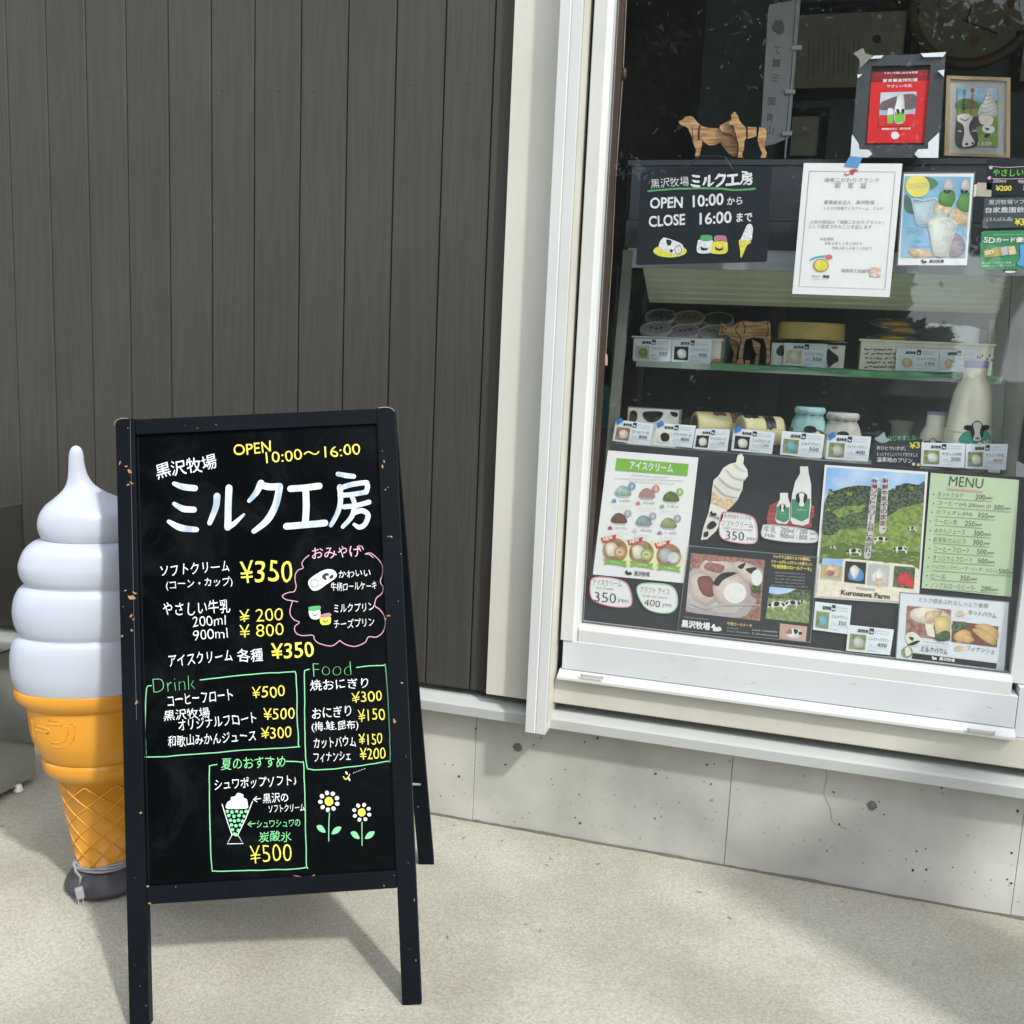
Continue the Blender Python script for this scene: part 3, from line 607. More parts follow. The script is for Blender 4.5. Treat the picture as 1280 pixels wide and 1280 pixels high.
BLK = mat('orange_wood_block', srgb(190, 130, 90), .6)
for x, yy, w in ((897, 450, 8), (925, 456, 7), (934, 457, 5)):
    a = onY(x, yy, 2.62); o = box('wood_offcut', a.x-w*.0011, a.x+w*.0011, 2.615, 2.63, SH, SH+.010, BLK, None, bevel=.002)
    single(o, {897: 'orange wooden offcut lying against the white tray', 925: 'pale wooden offcut at the feet of the wooden cow', 934: 'smallest wooden offcut, right under the cow'}[x], 'wood block', 'wooden offcuts by the wooden cow')
COWW = mat('cow_white', srgb(228, 229, 218), .5); COWB = mat('cow_black', (.02, .022, .026), .5)
# cow patterned box with a round cake
Y = 2.66; a, b = onY(965, 428, Y), onY(1057, 432, Y)
t = thing('cow_print_box', 'small white cardboard box with black cow patches under the round cake', 'box', ((a.x+b.x)/2, Y+.04, SH))
box('carton', a.x, b.x, Y, Y+.08, SH, (a.z+b.z)/2, COWW, t, bevel=.001)
k = Ink(wallsurf(Y), t, .0004); Zb = lambda X, Yy: (920+X/6.4, 300+Yy/6.4)
k.blob('black_patch', [Zb(*p) for p in [(330, 870), (360, 840), (380, 850), (380, 920), (345, 925), (322, 900)]], COWB); k.blob('black_patch', [Zb(*p) for p in [(735, 870), (770, 895), (815, 930), (818, 970), (780, 990), (740, 1020), (725, 940)]], COWB)
k.poly('brown_stamp', [Zb(*p) for p in [(765, 850), (815, 850), (812, 872), (768, 872)]], BRN); k.flush()
c = onY(1013, 425, 2.70); rr = 37*2.7/FPX/.96
t = thing('round_cake', 'round flat pale yellow cake on crumpled paper on top of the cow-print box', 'cake', (c.x, 2.70, c.z-.004))
hz = onY(1013, 404, 2.70).z-c.z
v, f = lathe([(rr*.97, 0), (rr, .004), (rr*.985, hz-.003), (rr*.96, hz), (.001, hz)], c, 40); obj('cake', v, f, mat('baked_yellow', srgb(190, 168, 96), .6, var=.08, scale=25, bump=.2), t)
pv = []
for i in range(48):
    q = 6.2832*i/48; e = 1.12+.08*noise.noise(Vector((i*.7, 0, 0))); pv.append((c.x+rr*e*math.cos(q), 2.70+rr*.8*math.sin(q)*e, c.z-.003+.005*noise.noise(Vector((i*.9, 5, 0)))))
pv.append((c.x, 2.70, c.z-.001)); obj('baking_paper', pv, [(i, (i+1) % 48, 48) for i in range(48)], CREAM, t)
# lace basket
Y = 2.64; a, b = onY(1077, 427, Y), onY(1243, 432, Y); zb_ = SH
t = thing('lace_basket', 'white plastic basket with a pierced lace pattern holding wrapped cakes', 'basket', ((a.x+b.x)/2, Y+.06, SH))
BK = mat('basket_white', srgb(232, 230, 212), .45); zr = (a.z+b.z)/2
box('basket_front', a.x, b.x, Y, Y+.003, zb_, zr, BK, t); box('basket_rim', a.x-.006, b.x+.004, Y-.005, Y+.004, zr, zr+.005, BK, t, bevel=.001)
box('basket_side', a.x, a.x+.003, Y+.0035, Y+.13, zb_, zr, BK, t); box('basket_side', b.x-.003, b.x, Y+.0035, Y+.13, zb_, zr, BK, t)
k = Ink(wallsurf(Y), t, .0004); LH = mat('lace_hole', (.07, .075, .06), .8)
for i in range(26):
    for j in range(5):
        x, y = 1081+i*1.6+(j % 2)*.8, 437+j*5.4
        if random.random() < .78: k.ell('lace_hole', x, y+random.uniform(-1, 1), .75, 1.3, LH, n=6, rot=random.choice((-.7, .7)))
for i in range(7): k.ell('lace_hole', 1222+i*3.0, 442+random.uniform(-3, 12), 1, 1.8, LH, n=6)
k.flush()
CAKE = mat('banana_cake', srgb(196, 160, 70), .5, var=.1, scale=30); WRAP = glass_mat('clear_wrapper', .18, (.9, .92, .9), film=.10)
for n_, (x, y, r, lab) in enumerate([(1115, 423, 16, 'wrapped yellow cake lying lowest in the lace basket'), (1128, 413, 14, 'wrapped yellow cake in the middle of the pile in the basket'), (1118, 405, 17, 'topmost wrapped yellow cake in the pile in the basket')]):
    c = onY(x, y, 2.68+.01*n_); t = thing('wrapped_cake', lab, 'cake', c, 'wrapped cakes in the lace basket')
    s = r*2.68/FPX; v, f = lathe([(s*.3, -.006), (s*.95, -.004), (s, 0), (s*.8, .005), (s*.3, .007)], c, 18); obj('cake', v, f, CAKE, t, smooth=True)
    v, f = lathe([(s*.25, .008), (s*.2, .0085)], c, 10); obj('raisin', v, f, DARKR, t)
    pts = [c+Vector((s*1.5*math.cos(q)*random.uniform(.9, 1.25), .012*math.sin(q), .011*math.sin(q)*random.uniform(.8, 1.4)+.002)) for q in [6.283*i/14 for i in range(14)]]
    v, f = prism(pts, (0, -.014, 0), (0, .004, 0)); obj('wrapper', v, f, WRAP, t)
for n_, (x0, y0, x1, y1) in enumerate([(1150, 404, 1200, 428), (1185, 408, 1232, 430)]):
    a, b = onY(x0, y0, 2.70+.02*n_), onY(x1, y1, 2.70+.02*n_); pts = []
    for i in range(16):
        q = 6.283*i/16; pts.append(((a.x+b.x)/2+(b.x-a.x)*.55*math.cos(q)*random.uniform(.85, 1.1), a.y, (a.z+b.z)/2+(a.z-b.z)*.55*math.sin(q)*random.uniform(.8, 1.15)))
    v, f = prism(pts, (0, 0, 0), (0, .03, 0)); o = obj('clear_packet', v, f, WRAP, None); single(o, ('crumpled clear packet in the middle of the lace basket', 'crumpled clear packet at the right end of the lace basket')[n_], 'packet', 'clear packets in the basket')
# ---- things on the lower deck
DZ = dz
Y = 2.62; a, b = onY(787, 510, Y), onY(849, 515, Y)
t = thing('cow_print_box', 'long cow-print box behind the first price cards, left end of the lower deck', 'box', ((a.x+b.x)/2, Y+.03, DZ))
box('carton', a.x, b.x, Y, Y+.06, DZ, (a.z+b.z)/2+.002, COWW, t, bevel=.001); box('carton_end', a.x-.004, a.x-.0005, Y, Y+.06, DZ, (a.z+b.z)/2+.004, TAN, t)
k = Ink(wallsurf(Y), t, .0004); k.blob('black_patch', [(788, 515), (795, 514), (797, 522), (792, 530), (787, 530)], COWB); k.blob('black_patch', [(805, 515), (828, 515), (825, 524), (815, 528), (806, 524)], COWB); k.blob('black_patch', [(838, 515), (847, 516), (846, 521), (841, 520)], COWB); k.flush()
def roll(lab, x0, x1, yc, rpx, Y, m1, m2, mc, spots):
    a = onY(x0, yc, Y); b = onY(x1, yc+2, Y+.05); r = rpx*Y/FPX/.96
    t = thing('roll_cake', lab, 'roll cake', ((a.x+b.x)/2, Y, a.z-r), 'roll cakes on the lower deck'); d = (b-a).normalized(); s_ = d.cross(Vector((0, 0, 1))).normalized()
    V = []; n = 28
    for c, rr in ((a, r*.94), (a+d*.004, r), (b-d*.004, r), (b, r*.9)): V += [c+rr*(math.cos(q)*s_+math.sin(q)*Vector((0, 0, 1))) for q in [6.283*k/n for k in range(n)]]
    F = [(i*n+k, i*n+(k+1) % n, (i+1)*n+(k+1) % n, (i+1)*n+k) for i in range(3) for k in range(n)]+[tuple(range(n)), tuple(range(3*n, 4*n))[::-1]]
    o = obj('sponge', V, F, m1, t, smooth=False)
    sf = Surf(a-d*.0005, s_*-1 if s_.x < 0 else s_, (0, 0, 1), -d)
    o2, f2 = [], []
    V = [a-d*.0012+r*.72*(math.cos(q)*s_+math.sin(q)*Vector((0, 0, 1))) for q in [6.283*k/20 for k in range(20)]]; v, f = prism(V, (0, 0, 0), tuple(d*.001)); obj('cream_filling', v, f, mc, t)
    for (u0, u1, q0, q1) in spots:
        V, F = [], []
        for i in range(9):
            for j in range(7):
                uu = u0+(u1-u0)*i/8; e = .16*noise.noise(Vector((i*.8, u0*9, 0))); qq = q0+(q1-q0)*j/6+e
                V.append(a+(b-a)*uu+(r+.0007)*(math.cos(qq)*s_+math.sin(qq)*Vector((0, 0, 1))))
        F = [(i*7+j, i*7+j+1, i*7+8+j, i*7+7+j) for i in range(8) for j in range(6)]; obj('icing_patch', V, F, m2, t)
ICE1 = mat('sponge_cream', srgb(214, 206, 158), .6); CHO = mat('sponge_chocolate', srgb(120, 82, 68), .6)
roll('brown and cream patched roll cake with a chocolate cut end, on the lower deck', 868, 925, 531, 16, 2.60, ICE1, CHO, CHO, [(.35, .62, .9, 2.6), (.72, 1, .4, 2.8), (.1, .22, 1.6, 2.9)])
roll('pale yellow roll cake with black icing patches, right roll on the lower deck', 925, 975, 537, 17, 2.58, ICE1, COWB, mat('sponge_end', srgb(178, 180, 160), .6), [(.02, .38, 1.0, 2.2), (.5, .75, .2, 1.4)])
def jar(lab, px, top, Y, rpx, capm, bodym, kind):
    p = onY(px, top, Y); s = Y/FPX/.96; r = rpx*s; h = p.z-DZ
    t = thing('pudding_jar', lab, 'jar', (p.x, Y, DZ), 'pudding jars with cloth covers')
    v, f = lathe([(r*.9, 0), (r, .004), (r, h-.045), (r*.74, h-.028), (r*.74, h-.006)], (p.x, Y, DZ), 28); obj('glass_body', v, f, bodym, t, smooth=False)
    V, n = [], 40
    prof = [(.0005, h), (r*.88, h), (r*.95, h-.006), (r*.95, h-.013), (r*.78, h-.018), (r*1.0, h-.034), (r*1.16, h-.050)]
    for i, (rr, z) in enumerate(prof):
        for k in range(n):
            q = 6.283*k/n; w = 1+(.05*math.sin(q*9+i)+.03*math.sin(q*14))*(1 if i > 3 else .2); zz = z-(0.018*(.5+.5*math.cos(q*4+.9)) if i == 6 else 0)
            V.append((p.x+rr*w*math.cos(q), Y+rr*w*math.sin(q), DZ+zz))
    obj('cloth_cover', V, [(i*n+k, i*n+(k+1) % n, (i+1)*n+(k+1) % n, (i+1)*n+k) for i in range(6) for k in range(n)], capm, t, smooth=True)
    v, f = lathe([(r*.81, h-.0190), (r*.81, h-.0165)], (p.x, Y, DZ), 28); obj('string', v, f, INKG, t)
    k = Ink(Surf((p.x, Y-r*1.2, 0), (1, 0, 0), (0, 0, 1), (0, -1, 0)), t); k.blob('cow_mark', [(px-8, top+26), (px-2, top+23), (px+6, top+25), (px+7, top+31), (px-6, top+31)], COWB, n if False else 1); k.flush()
MILK = mat('milk_white', srgb(236, 232, 208), .25, var=.02, coat=.5)
jar('pudding jar with a teal cloth cover tied round its lid, lower deck', 1013, 509, 2.60, 18, mat('teal_cloth', srgb(158, 200, 200), .8, var=.1, scale=60), MILK, 0)
jar('pudding jar with a white lace cloth cover tied round its lid, lower deck', 1054, 516, 2.60, 19, mat('lace_cloth', srgb(198, 194, 186), .8, var=.1, scale=80), MILK, 0)
p = onY(1128, 526, 2.62); r = 14*2.62/FPX
t = thing('glass_cup', 'small flared glass cup behind the little chalk card', 'cup', (p.x, 2.62, DZ)); v, f = lathe([(r*.7, 0), (r*.8, (p.z-DZ)*.6), (r*.82, (p.z-DZ)*.85), (r*1.05, p.z-DZ)], (p.x, 2.62, DZ), 24, caps=False); obj('cup_wall', v, f, mat('hazy_glass', srgb(150, 152, 140), .15, alpha=.45), t, smooth=True)
v, f = lathe([(r*.68, .002), (r*.78, (p.z-DZ)*.55)], (p.x, 2.62, DZ), 24); obj('pudding', v, f, mat('custard', srgb(190, 170, 120), .5), t)
def bottle(lab, px, top, Y, rpx, grp, cowpx):
    p = onY(px, top, Y); s = Y/FPX/.96; r = rpx*s; h = p.z-DZ
    t = thing('milk_bottle', lab, 'milk bottle', (p.x, Y, DZ), grp)
    tall = h > .15
    if tall: prof = [(.94, 0), (1, .03), (1, .34), (.985, .345), (.985, .355), (1, .36), (1, .375), (.93, .385), (.90, .55), (.80, .70), (.66, .79), (.50, .835), (.475, .86), (.475, .935)]
    else: prof = [(.94, 0), (1, .03), (1, .48), (.95, .60), (.80, .68), (.68, .74), (.66, .95)]
    v, f = lathe([(r*a, h*b) for a, b in prof], (p.x, Y, DZ), 40); obj('bottle_body', v, f, MILK, t, smooth=True)
    q = prof[-1][0]; e = prof[-1][1]
    v, f = lathe([(r*(q+.0), h*e), (r*(q+.02), h*(e+.012)), (r*(q+.02), h*.99), (r*q, h), (.001, h)], (p.x, Y, DZ), 32); obj('cap', v, f, mat('lilac_cap', srgb(170, 160, 205), .4), t)
    # wrap-round print: teal band and cow face, laid on the curved side
    def onside(x, y, lift=.0006):
        u = onY(x, y, Y-r*.9); dx = max(-.96, min(.96, (u.x-p.x)/r)); return Vector((p.x+dx*(r+lift), Y-math.sqrt(1-dx*dx)*(r+lift), u.z))
    def patch(name, pts, m, lift):
        c = (sum(a for a, b in pts)/len(pts), sum(b for a, b in pts)/len(pts)); P = smoothpts(pts, 4, True)
        rings = [[(c[0]+(a-c[0])*g, c[1]+(b-c[1])*g) for a, b in P] for g in (1, .66, .33)]; V = [onside(x, y, lift) for rg in rings for x, y in rg]+[onside(*c, lift)]; n = len(P)
        F = [(i*n+k, i*n+(k+1) % n, (i+1)*n+(k+1) % n, (i+1)*n+k) for i in range(2) for k in range(n)]+[(2*n+k, 2*n+(k+1) % n, 3*n) for k in range(n)]; obj(name, V, F, m, t)
    K = cowpx; cx, cy, w = K
    TEAL = mat('teal_label', srgb(84, 168, 150), .4, var=.06, scale=20)
    patch('label_print', [(cx-w*1.45, cy+w*1.4), (cx-w*1.40, cy+w*.7), (cx-w*.9, cy+w*.35), (cx, cy+w*.1), (cx+w*.95, cy+w*.35), (cx+w*1.15, cy+w*.7), (cx+w*1.15, cy+w*1.4)], TEAL, .0005)
    patch('cow_ear', [(cx-w*1.15, cy-w*.1), (cx-w*.7, cy-w*.2), (cx-w*.4, cy), (cx-w*.6, cy+w*.3), (cx-w*1.05, cy+w*.2)], COWB, .0009); patch('cow_ear', [(cx+w*1.15, cy-w*.1), (cx+w*.7, cy-w*.2), (cx+w*.4, cy), (cx+w*.6, cy+w*.3), (cx+w*1.05, cy+w*.2)], COWB, .0009)
    patch('cow_head', [(cx-w*.45, cy-w*.3), (cx, cy-w*.62), (cx+w*.45, cy-w*.3), (cx+w*.6, cy+w*.3), (cx+w*.42, cy+w*1.0), (cx, cy+w*1.35), (cx-w*.42, cy+w*1.0), (cx-w*.6, cy+w*.3)], COWB, .0013)
    patch('cow_blaze', [(cx-w*.36, cy-w*.25), (cx, cy-w*.5), (cx+w*.36, cy-w*.25), (cx+w*.22, cy+w*.5), (cx+w*.36, cy+w*1.05), (cx, cy+w*1.25), (cx-w*.36, cy+w*1.05), (cx-w*.22, cy+w*.5)], COWW, .0017)
    patch('cow_nose', [(cx-w*.24, cy+w*.95), (cx, cy+w*.85), (cx+w*.24, cy+w*.95), (cx, cy+w*1.1)], INKG, .0020)
bottle('tall milk bottle with a lilac cap and a big cow face print', 1221, 451, 2.555, 25, None, (1221, 534, 14))
bottle('short milk bottle with a lilac cap, left of the tall milk bottle', 1172, 515, 2.60, 16, None, (1166, 553, 9))
# teal and red things glimpsed at the left of the case
t = thing('cleaning_caddy', 'teal plastic caddy with a red cloth seen in the gap left of the case', 'caddy', onY(752, 530, 2.75)-Vector((0, 0, .02)))
a = onY(748, 482, 2.75); b = onY(759, 535, 2.75); box('tub', a.x-.03, b.x, 2.75, 2.85, b.z, a.z, mat('teal_plastic', srgb(40, 120, 118), .4), t); v, f = beam(onY(744, 520, 2.74), onY(753, 495, 2.74), (1, 0, 0), .008, .006); obj('red_cloth', v, f, RED, t)
a = onY(748, 398, 2.9); b = onY(765, 440, 2.9); o = box('hanging_bag', a.x, b.x, 2.9, 2.93, b.z, a.z, mat('grey_bag', srgb(95, 95, 100), .6), None, bevel=.012); single(o, 'small grey bag hanging left of the display case above the teal caddy', 'bag')
# ---- back of the room
Y = 4.38
a, b = onY(770, 0, 4.0), onY(857, 200, 4.0)
o = box('dark_void_panel', a.x-.6, onY(855, 200, 4.0).x, 4.0, 4.35, 0, 2.85, DARKR, None); single(o, 'added black panel standing in for the dark void at the left of the room', 'dark panel')  # added black box stands in for a dark void; its colour makes the darkness
def wframe(lab, quad, Y, fm, im, bw_, name='picture_frame', cat='picture frame', loc=None, grp=None):
    (x0, y0), (x1, y1) = quad; a, b = onY(x0, y0, Y), onY(x1, y1, Y); xx0, xx1, zz1, zz0 = a.x, b.x, a.z, b.z
    t = thing(name, lab, cat, ((xx0+xx1)/2, Y, zz0), grp)
    for q in ((xx0, xx1, zz1-bw_, zz1), (xx0, xx1, zz0, zz0+bw_)): box('frame_bar', q[0], q[1], Y-.012, Y+.01, q[2], q[3], fm, t)
    for q in ((xx0, xx0+bw_), (xx1-bw_, xx1)): box('frame_bar', q[0], q[1], Y-.012, Y+.01, zz0+bw_+.0005, zz1-bw_-.0005, fm, t)
    box('mount', xx0+bw_+.0005, xx1-bw_-.0005, Y-.002, Y+.009, zz0+bw_+.0005, zz1-bw_-.0005, im, t); return t
DIMP = mat('old_certificate', srgb(178, 176, 158), .6); BFR = mat('black_lacquer', (.012, .013, .015), .3)
t = wframe('large black framed award certificate with columns of vertical writing on the back wall', ((985, 6), (1138, 122)), 4.37, BFR, DIMP, .04)
k = Ink(wallsurf(4.368), t, .0006)
for i in range(11): k.line('vertical_writing', [(1011+i*6.3, 48+(i % 3)*4), (1010+i*6.3, 98-(i % 4)*3)], 1.1, INKG, sm=False)
k.ell('seal', 1096, 49, 5.5, 5.5, mat('seal_green', (.05, .10, .09), .6)); k.flush()
t = wframe('smaller black framed certificate low on the back wall beside the white banner', ((982, 136), (1031, 205)), 4.37, BFR, DIMP, .03)
k = Ink(wallsurf(4.368), t, .0006); k.fine('print', 990, 170, 1012, 170, 3, INKG); k.fine('print', 984, 183, 1000, 183, 2, INKG); k.flush()
t = wframe('dark framed picture at the far right edge of the back wall', ((1270, 40), (1330, 112)), 4.37, BFR, DIMP, .03)
# clock
c = onY(1218, 4, 4.36); R_ = 63*4.36/FPX/.93
t = thing('wall_clock', 'round wooden wall clock with flower marks for hours, high on the back wall', 'clock', (c.x, 4.36, c.z-R_))
def ring(r0, r1, Y0, Y1, name, m):
    n = 48; V = []
    for r, y in ((r0, Y0+.006), ((r0+r1)/2, Y0), (r1, Y0+.006), (r1, Y1), (r0, Y1)): V += [(c.x+r*math.cos(6.283*k/n), y, c.z+r*math.sin(6.283*k/n)) for k in range(n)]
    F = [(i*n+k, i*n+(k+1) % n, ((i+1) % 5)*n+(k+1) % n, ((i+1) % 5)*n+k) for i in range(5) for k in range(n)]; obj(name, V, F, m, t, smooth=True)
ring(R_*.86, R_, 4.34, 4.38, 'rim', mat('clock_wood', srgb(120, 96, 70), .5))
V = [(c.x+R_*.87*math.cos(6.283*k/40), 4.36, c.z+R_*.87*math.sin(6.283*k/40)) for k in range(40)]; v, f = prism(V, (0, 0, 0), (0, .01, 0)); obj('dial', v, f, mat('clock_dial', srgb(150, 148, 130), .6), t)
k = Ink(wallsurf(4.36), t, .001)
for h in range(12):
    q = h*math.pi/6; k.ell('hour_flower', 1218+46*math.sin(q), 4-46*math.cos(q), 5.5, 6.5, INKG if h % 3 else BRN, 1, n=12, wob=.2)
k.line('clock_hand', [(1205, 26), (1246, 42)], 2.4, INKB, 3, sm=False); k.line('clock_hand', [(1216, 2), (1208, 27)], 2, INKB, 3, sm=False); k.flush()
# hanging white banner on a rod
Y = 3.3
P = [(960, 14), (962, 6), (993, 0), (1001, -2), (987, 172), (968, 180), (950, 184)]
a = [onY(x, y, Y) for x, y in P]
t = thing('hanging_banner', 'narrow white hanging banner with vertical writing on a thin pole inside the shop', 'banner', onY(975, 190, Y))
v, f = prism(a, (0, 0, 0), (0, .002, 0)); obj('cloth', v, f, mat('banner_cloth', srgb(200, 204, 206), .8, var=.06, scale=4), t)
v, f = tube([onY(998, -30, Y), onY(990, 95, Y), onY(981, 198, Y)], .0035, 8); obj('pole', v, f, STEEL, t)
for x, y in ((996, 60), (988, 115), (984, 167)):
    b = onY(x, y, Y-.004); box('clip', b.x-.014, b.x+.014, b.y-.006, b.y+.004, b.z-.006, b.z+.006, TUB, t)
k = Ink(wallsurf(Y), t, .0008); k.ell('crest', 973, 34, 7, 9, INKG, n=12, wob=.2)
for ch, x, y in (('て', 971, 68), ('ー', 970, 84), ('ミ', 968, 103), ('国', 964, 132), ('青', 962, 152), ('山', 962, 168)): k.text('writing', ch, x-4.5, y, x+4.5, y, 10, INKG, 2)
k.flush()
# ================================================================== SHEETS AND SIGNS BEHIND THE GLASS
def sheet(name, lab, cat, quad, Y, m, grp=None, th=.0012, part='sheet', rounded=0):
    P = [onY(x, y, Y) for x, y in quad]; c = sum(P, Vector())/len(P)
    t = thing(name, lab, cat, (c.x, Y, min(p.z for p in P)), grp)
    v, f = prism(P, (0, 0, 0), (0, th, 0)); po = obj(part, v, f, m, t)
    return t, Ink(wallsurf(Y), po)
# black backing board
YB = 2.428
t, k = sheet('backing_board', 'black board filling the lower window behind the posters and menus', 'board', [(763, 554), (1284, 597), (1264, 852), (727, 786)], YB, mat('black_foam_board', srgb(40, 45, 52), .75, var=.08, scale=6), th=.004, part='panel')
Y1 = 2.4265; Y2 = 2.4245; Y3 = 2.4225
# --- ice cream flavour poster
t, k = sheet('ice_cream_poster', 'white poster of ice cream scoops under a green heading, upper left of the black board', 'poster', [(760, 563), (873, 572), (855, 729), (741, 718)], Y1, PAPER)
HG = mat('heading_green', srgb(122, 182, 72), .5)
k.poly('heading_bar', [(771, 572.5), (861, 580), (859, 595), (769, 588)], HG, 1); k.text('heading', 'アイスクリーム', 787, 586, 841, 590.5, 10, WHITE, 2, .03)
for x0, x1, y in ((790, 836, 598), (768, 855, 602), (785, 843, 606)): k.fine('small_print', x0, y-3, x1, y, 2.2, INKG)
sc = [((778, 616), (172, 200, 190), (84, 150, 205)), ((808, 619), (205, 165, 165), (222, 110, 110)), ((838, 623), (104, 124, 66), (130, 180, 70)), ((773, 650), (122, 86, 72), (150, 80, 80)), ((804, 653), (150, 172, 176), (210, 210, 210)), ((835, 656), (160, 168, 120), (160, 130, 190))]
for i, ((x, y), c, lc) in enumerate(sc):
    mm = mat('scoop_%s' % ('mint pink matcha chocolate cookie pistachio'.split()[i]), srgb(*c), .6, var=.15, scale=90); ml = mat('tag_%s' % ('blue pink green red white violet'.split()[i]), srgb(*lc), .6)
    k.poly('cup_print', [(x-8, y+1), (x+10, y+2), (x+8, y+6), (x-6, y+5)], INKL, 2)
    k.blob('scoop_print', [(x-9, y+2), (x-6, y-6), (x+1, y-9), (x+8, y-5), (x+11, y+3), (x+1, y+4)], mm, 3)
    k.ell('badge', x+12, y-8, 4.5, 4.8, mat('badge_grey', srgb(150, 160, 170), .6) if i > 2 else ml, 3); k.ell('badge', x+12, y-8, 2.2, 3.4, INKL, 4)
    k.poly('number_tag', [(x-13, y+9), (x-9, y+7), (x-7, y+12), (x-13, y+12)], ml, 3); k.fine('flavour_name', x-4, y+11, x+11, y+12.4, 4, INKG, 3); k.fine('small_print', x-12, y+16, x+11, y+18, 1.8, INKL, 2); k.fine('small_print', x-12, y+19, x+6, y+21, 1.6, INKL, 2)
k.blob('yellow_glow', [(758, 690), (775, 672), (800, 680), (820, 676), (850, 690), (853, 706), (830, 712), (800, 708), (770, 704)], mat('pale_yellow_print', srgb(232, 224, 180), .6), 1)
for (x, y, c2) in ((769, 688, (200, 150, 90)), (802, 691, (160, 180, 90)), (836, 695, (196, 210, 214))):
    k.ell('round_photo', x, y, 15.5, 15.5, mat('photo_tan', srgb(176, 150, 116), .6, col2=srgb(110, 88, 66), scale=40), 2, n=26); k.blob('tub_print', [(x-12, y-6), (x-4, y-10), (x+3, y-5), (x+1, y+6), (x-9, y+6)], CREAM if c2[0] != 196 else INKL, 3)
    mm = mat('lid_print_%d' % c2[0] if False else {200: 'lid_print_orange', 160: 'lid_print_green', 196: 'lid_print_blue'}[c2[0]], srgb(*c2), .5); k.ell('lid_picture', x+6, y+2, 7.5, 7, mm, 4); k.ell('lid_picture', x+6, y+2, 4.5, 4, CREAM, 5); k.ell('lid_picture', x+6, y+2, 3.5, 2.4, mm, 6)
    k.poly('ribbon', [(x-15, y+10), (x-9, y+11), (x+9, y+13), (x+15, y+13), (x+13, y+17), (x+15, y+21), (x+9, y+19), (x-8, y+16.5), (x-14, y+18), (x-12, y+14)], HG, 5); k.fine('ribbon_print', x-6, y+15.5, x+7, y+17, 3, PAPER, 6)
    k.poly('new_flag', [(x-18, y-16), (x+2, y-20), (x, y-14), (x-15, y-9)], mat('flag_red', srgb(196, 64, 58), .5), 5); k.text('new_word', 'NEW', x-14, y-11.5, x-2, y-14.5, 5, PAPER, 6, .04)
def logo(k, x, y, s, m, layer=3):
    k.blob('cow_logo', [(x-s, y-s*.5), (x-s*.5, y-s*.9), (x-s*.2, y-s*.2), (x+s*.6, y-s*.3), (x+s, y+s*.2), (x+s*.7, y+s*.6), (x-s*.7, y+s*.6), (x-s*.8, y+s*.05), (x-s*1.2, y-s*.1)], m, layer)
logo(k, 786, 716, 4, INKB); k.text('farm_name', '黒沢牧場', 793, 719.5, 812, 721, 6, INKB, 3, .01); k.flush()
# --- paper price bubbles
def bubble(lab, pts, edge, lines, Y=Y2):
    P = smoothpts(pts, 5, True); t, k = sheet('price_bubble', lab, 'price label', P, Y, PAPER, 'hand written price bubbles on the black board')
    k.line('coloured_edge', P, 1.3, edge, 1, sm=False, closed=True)
    for a in lines: k.text('writing', *a[:6], INKB, 2, a[6] if len(a) > 6 else -.012, .12)
    k.flush()
BP, BG, BGY = mat('edge_pink', srgb(214, 140, 170), .6), mat('edge_green', srgb(150, 205, 165), .6), mat('edge_grey', srgb(190, 196, 196), .6)
bubble('white paper bubble with a pink edge, 350 yen, under the ice cream poster', [(738, 730), (743, 722), (762, 722), (782, 728), (789, 742), (789, 756), (778, 759), (756, 756), (740, 748)], BP, [('アイスクリーム', 741, 731, 777, 733.5, 7.5), ('Ice Cream', 746, 736, 767, 737.5, 3.2), ('350', 743, 751.5, 770, 754, 12), ('yen', 772, 753.5, 785, 755.5, 5.5)])
bubble('white paper bubble with a green edge, 400 yen, under the ice cream poster', [(796, 738), (801, 730), (818, 729), (838, 732), (846, 742), (846, 758), (836, 766), (816, 764), (804, 756)], BG, [('クラフト アイス', 800, 740, 837, 743.5, 7.5), ('Craft ice cream', 803, 745.5, 834, 748.5, 3), ('400', 805, 756.5, 825, 759, 8), ('yen', 828, 759, 839, 760.5, 5)])
bubble('white paper bubble with a pink edge, 350 yen, at the tip of the printed cone', [(902, 643), (908, 640), (932, 643), (944, 650), (947, 670), (942, 679), (920, 678), (902, 672), (899, 658)], BP, [('黒沢牧場オリジナル', 905, 647, 939, 650.5, 5), ('ソフトクリーム', 902, 657, 941, 660, 7.5), ('SOFT serve ice cream', 904, 661.5, 940, 664, 2.8), ('350', 907, 674, 930, 675.5, 10.5), ('yen', 933, 676, 944, 677.5, 5)])
bubble('long white paper bubble with milk prices under the printed bottles', [(953, 660), (956, 656), (975, 657), (1005, 661), (1019, 665), (1022, 673), (1016, 678), (985, 677), (958, 673), (952, 668)], BGY, [('牛乳', 955, 665.5, 970, 666.5, 8.5), ('Milk', 956, 670.5, 969, 671.5, 3.6), ('200ml / 200', 976, 665, 1009, 668, 6), ('yen', 1012, 669, 1019, 669.6, 3.4), ('900ml / 800', 975, 672, 1009, 675, 6), ('yen', 1012, 675.6, 1019, 676, 3.4)])
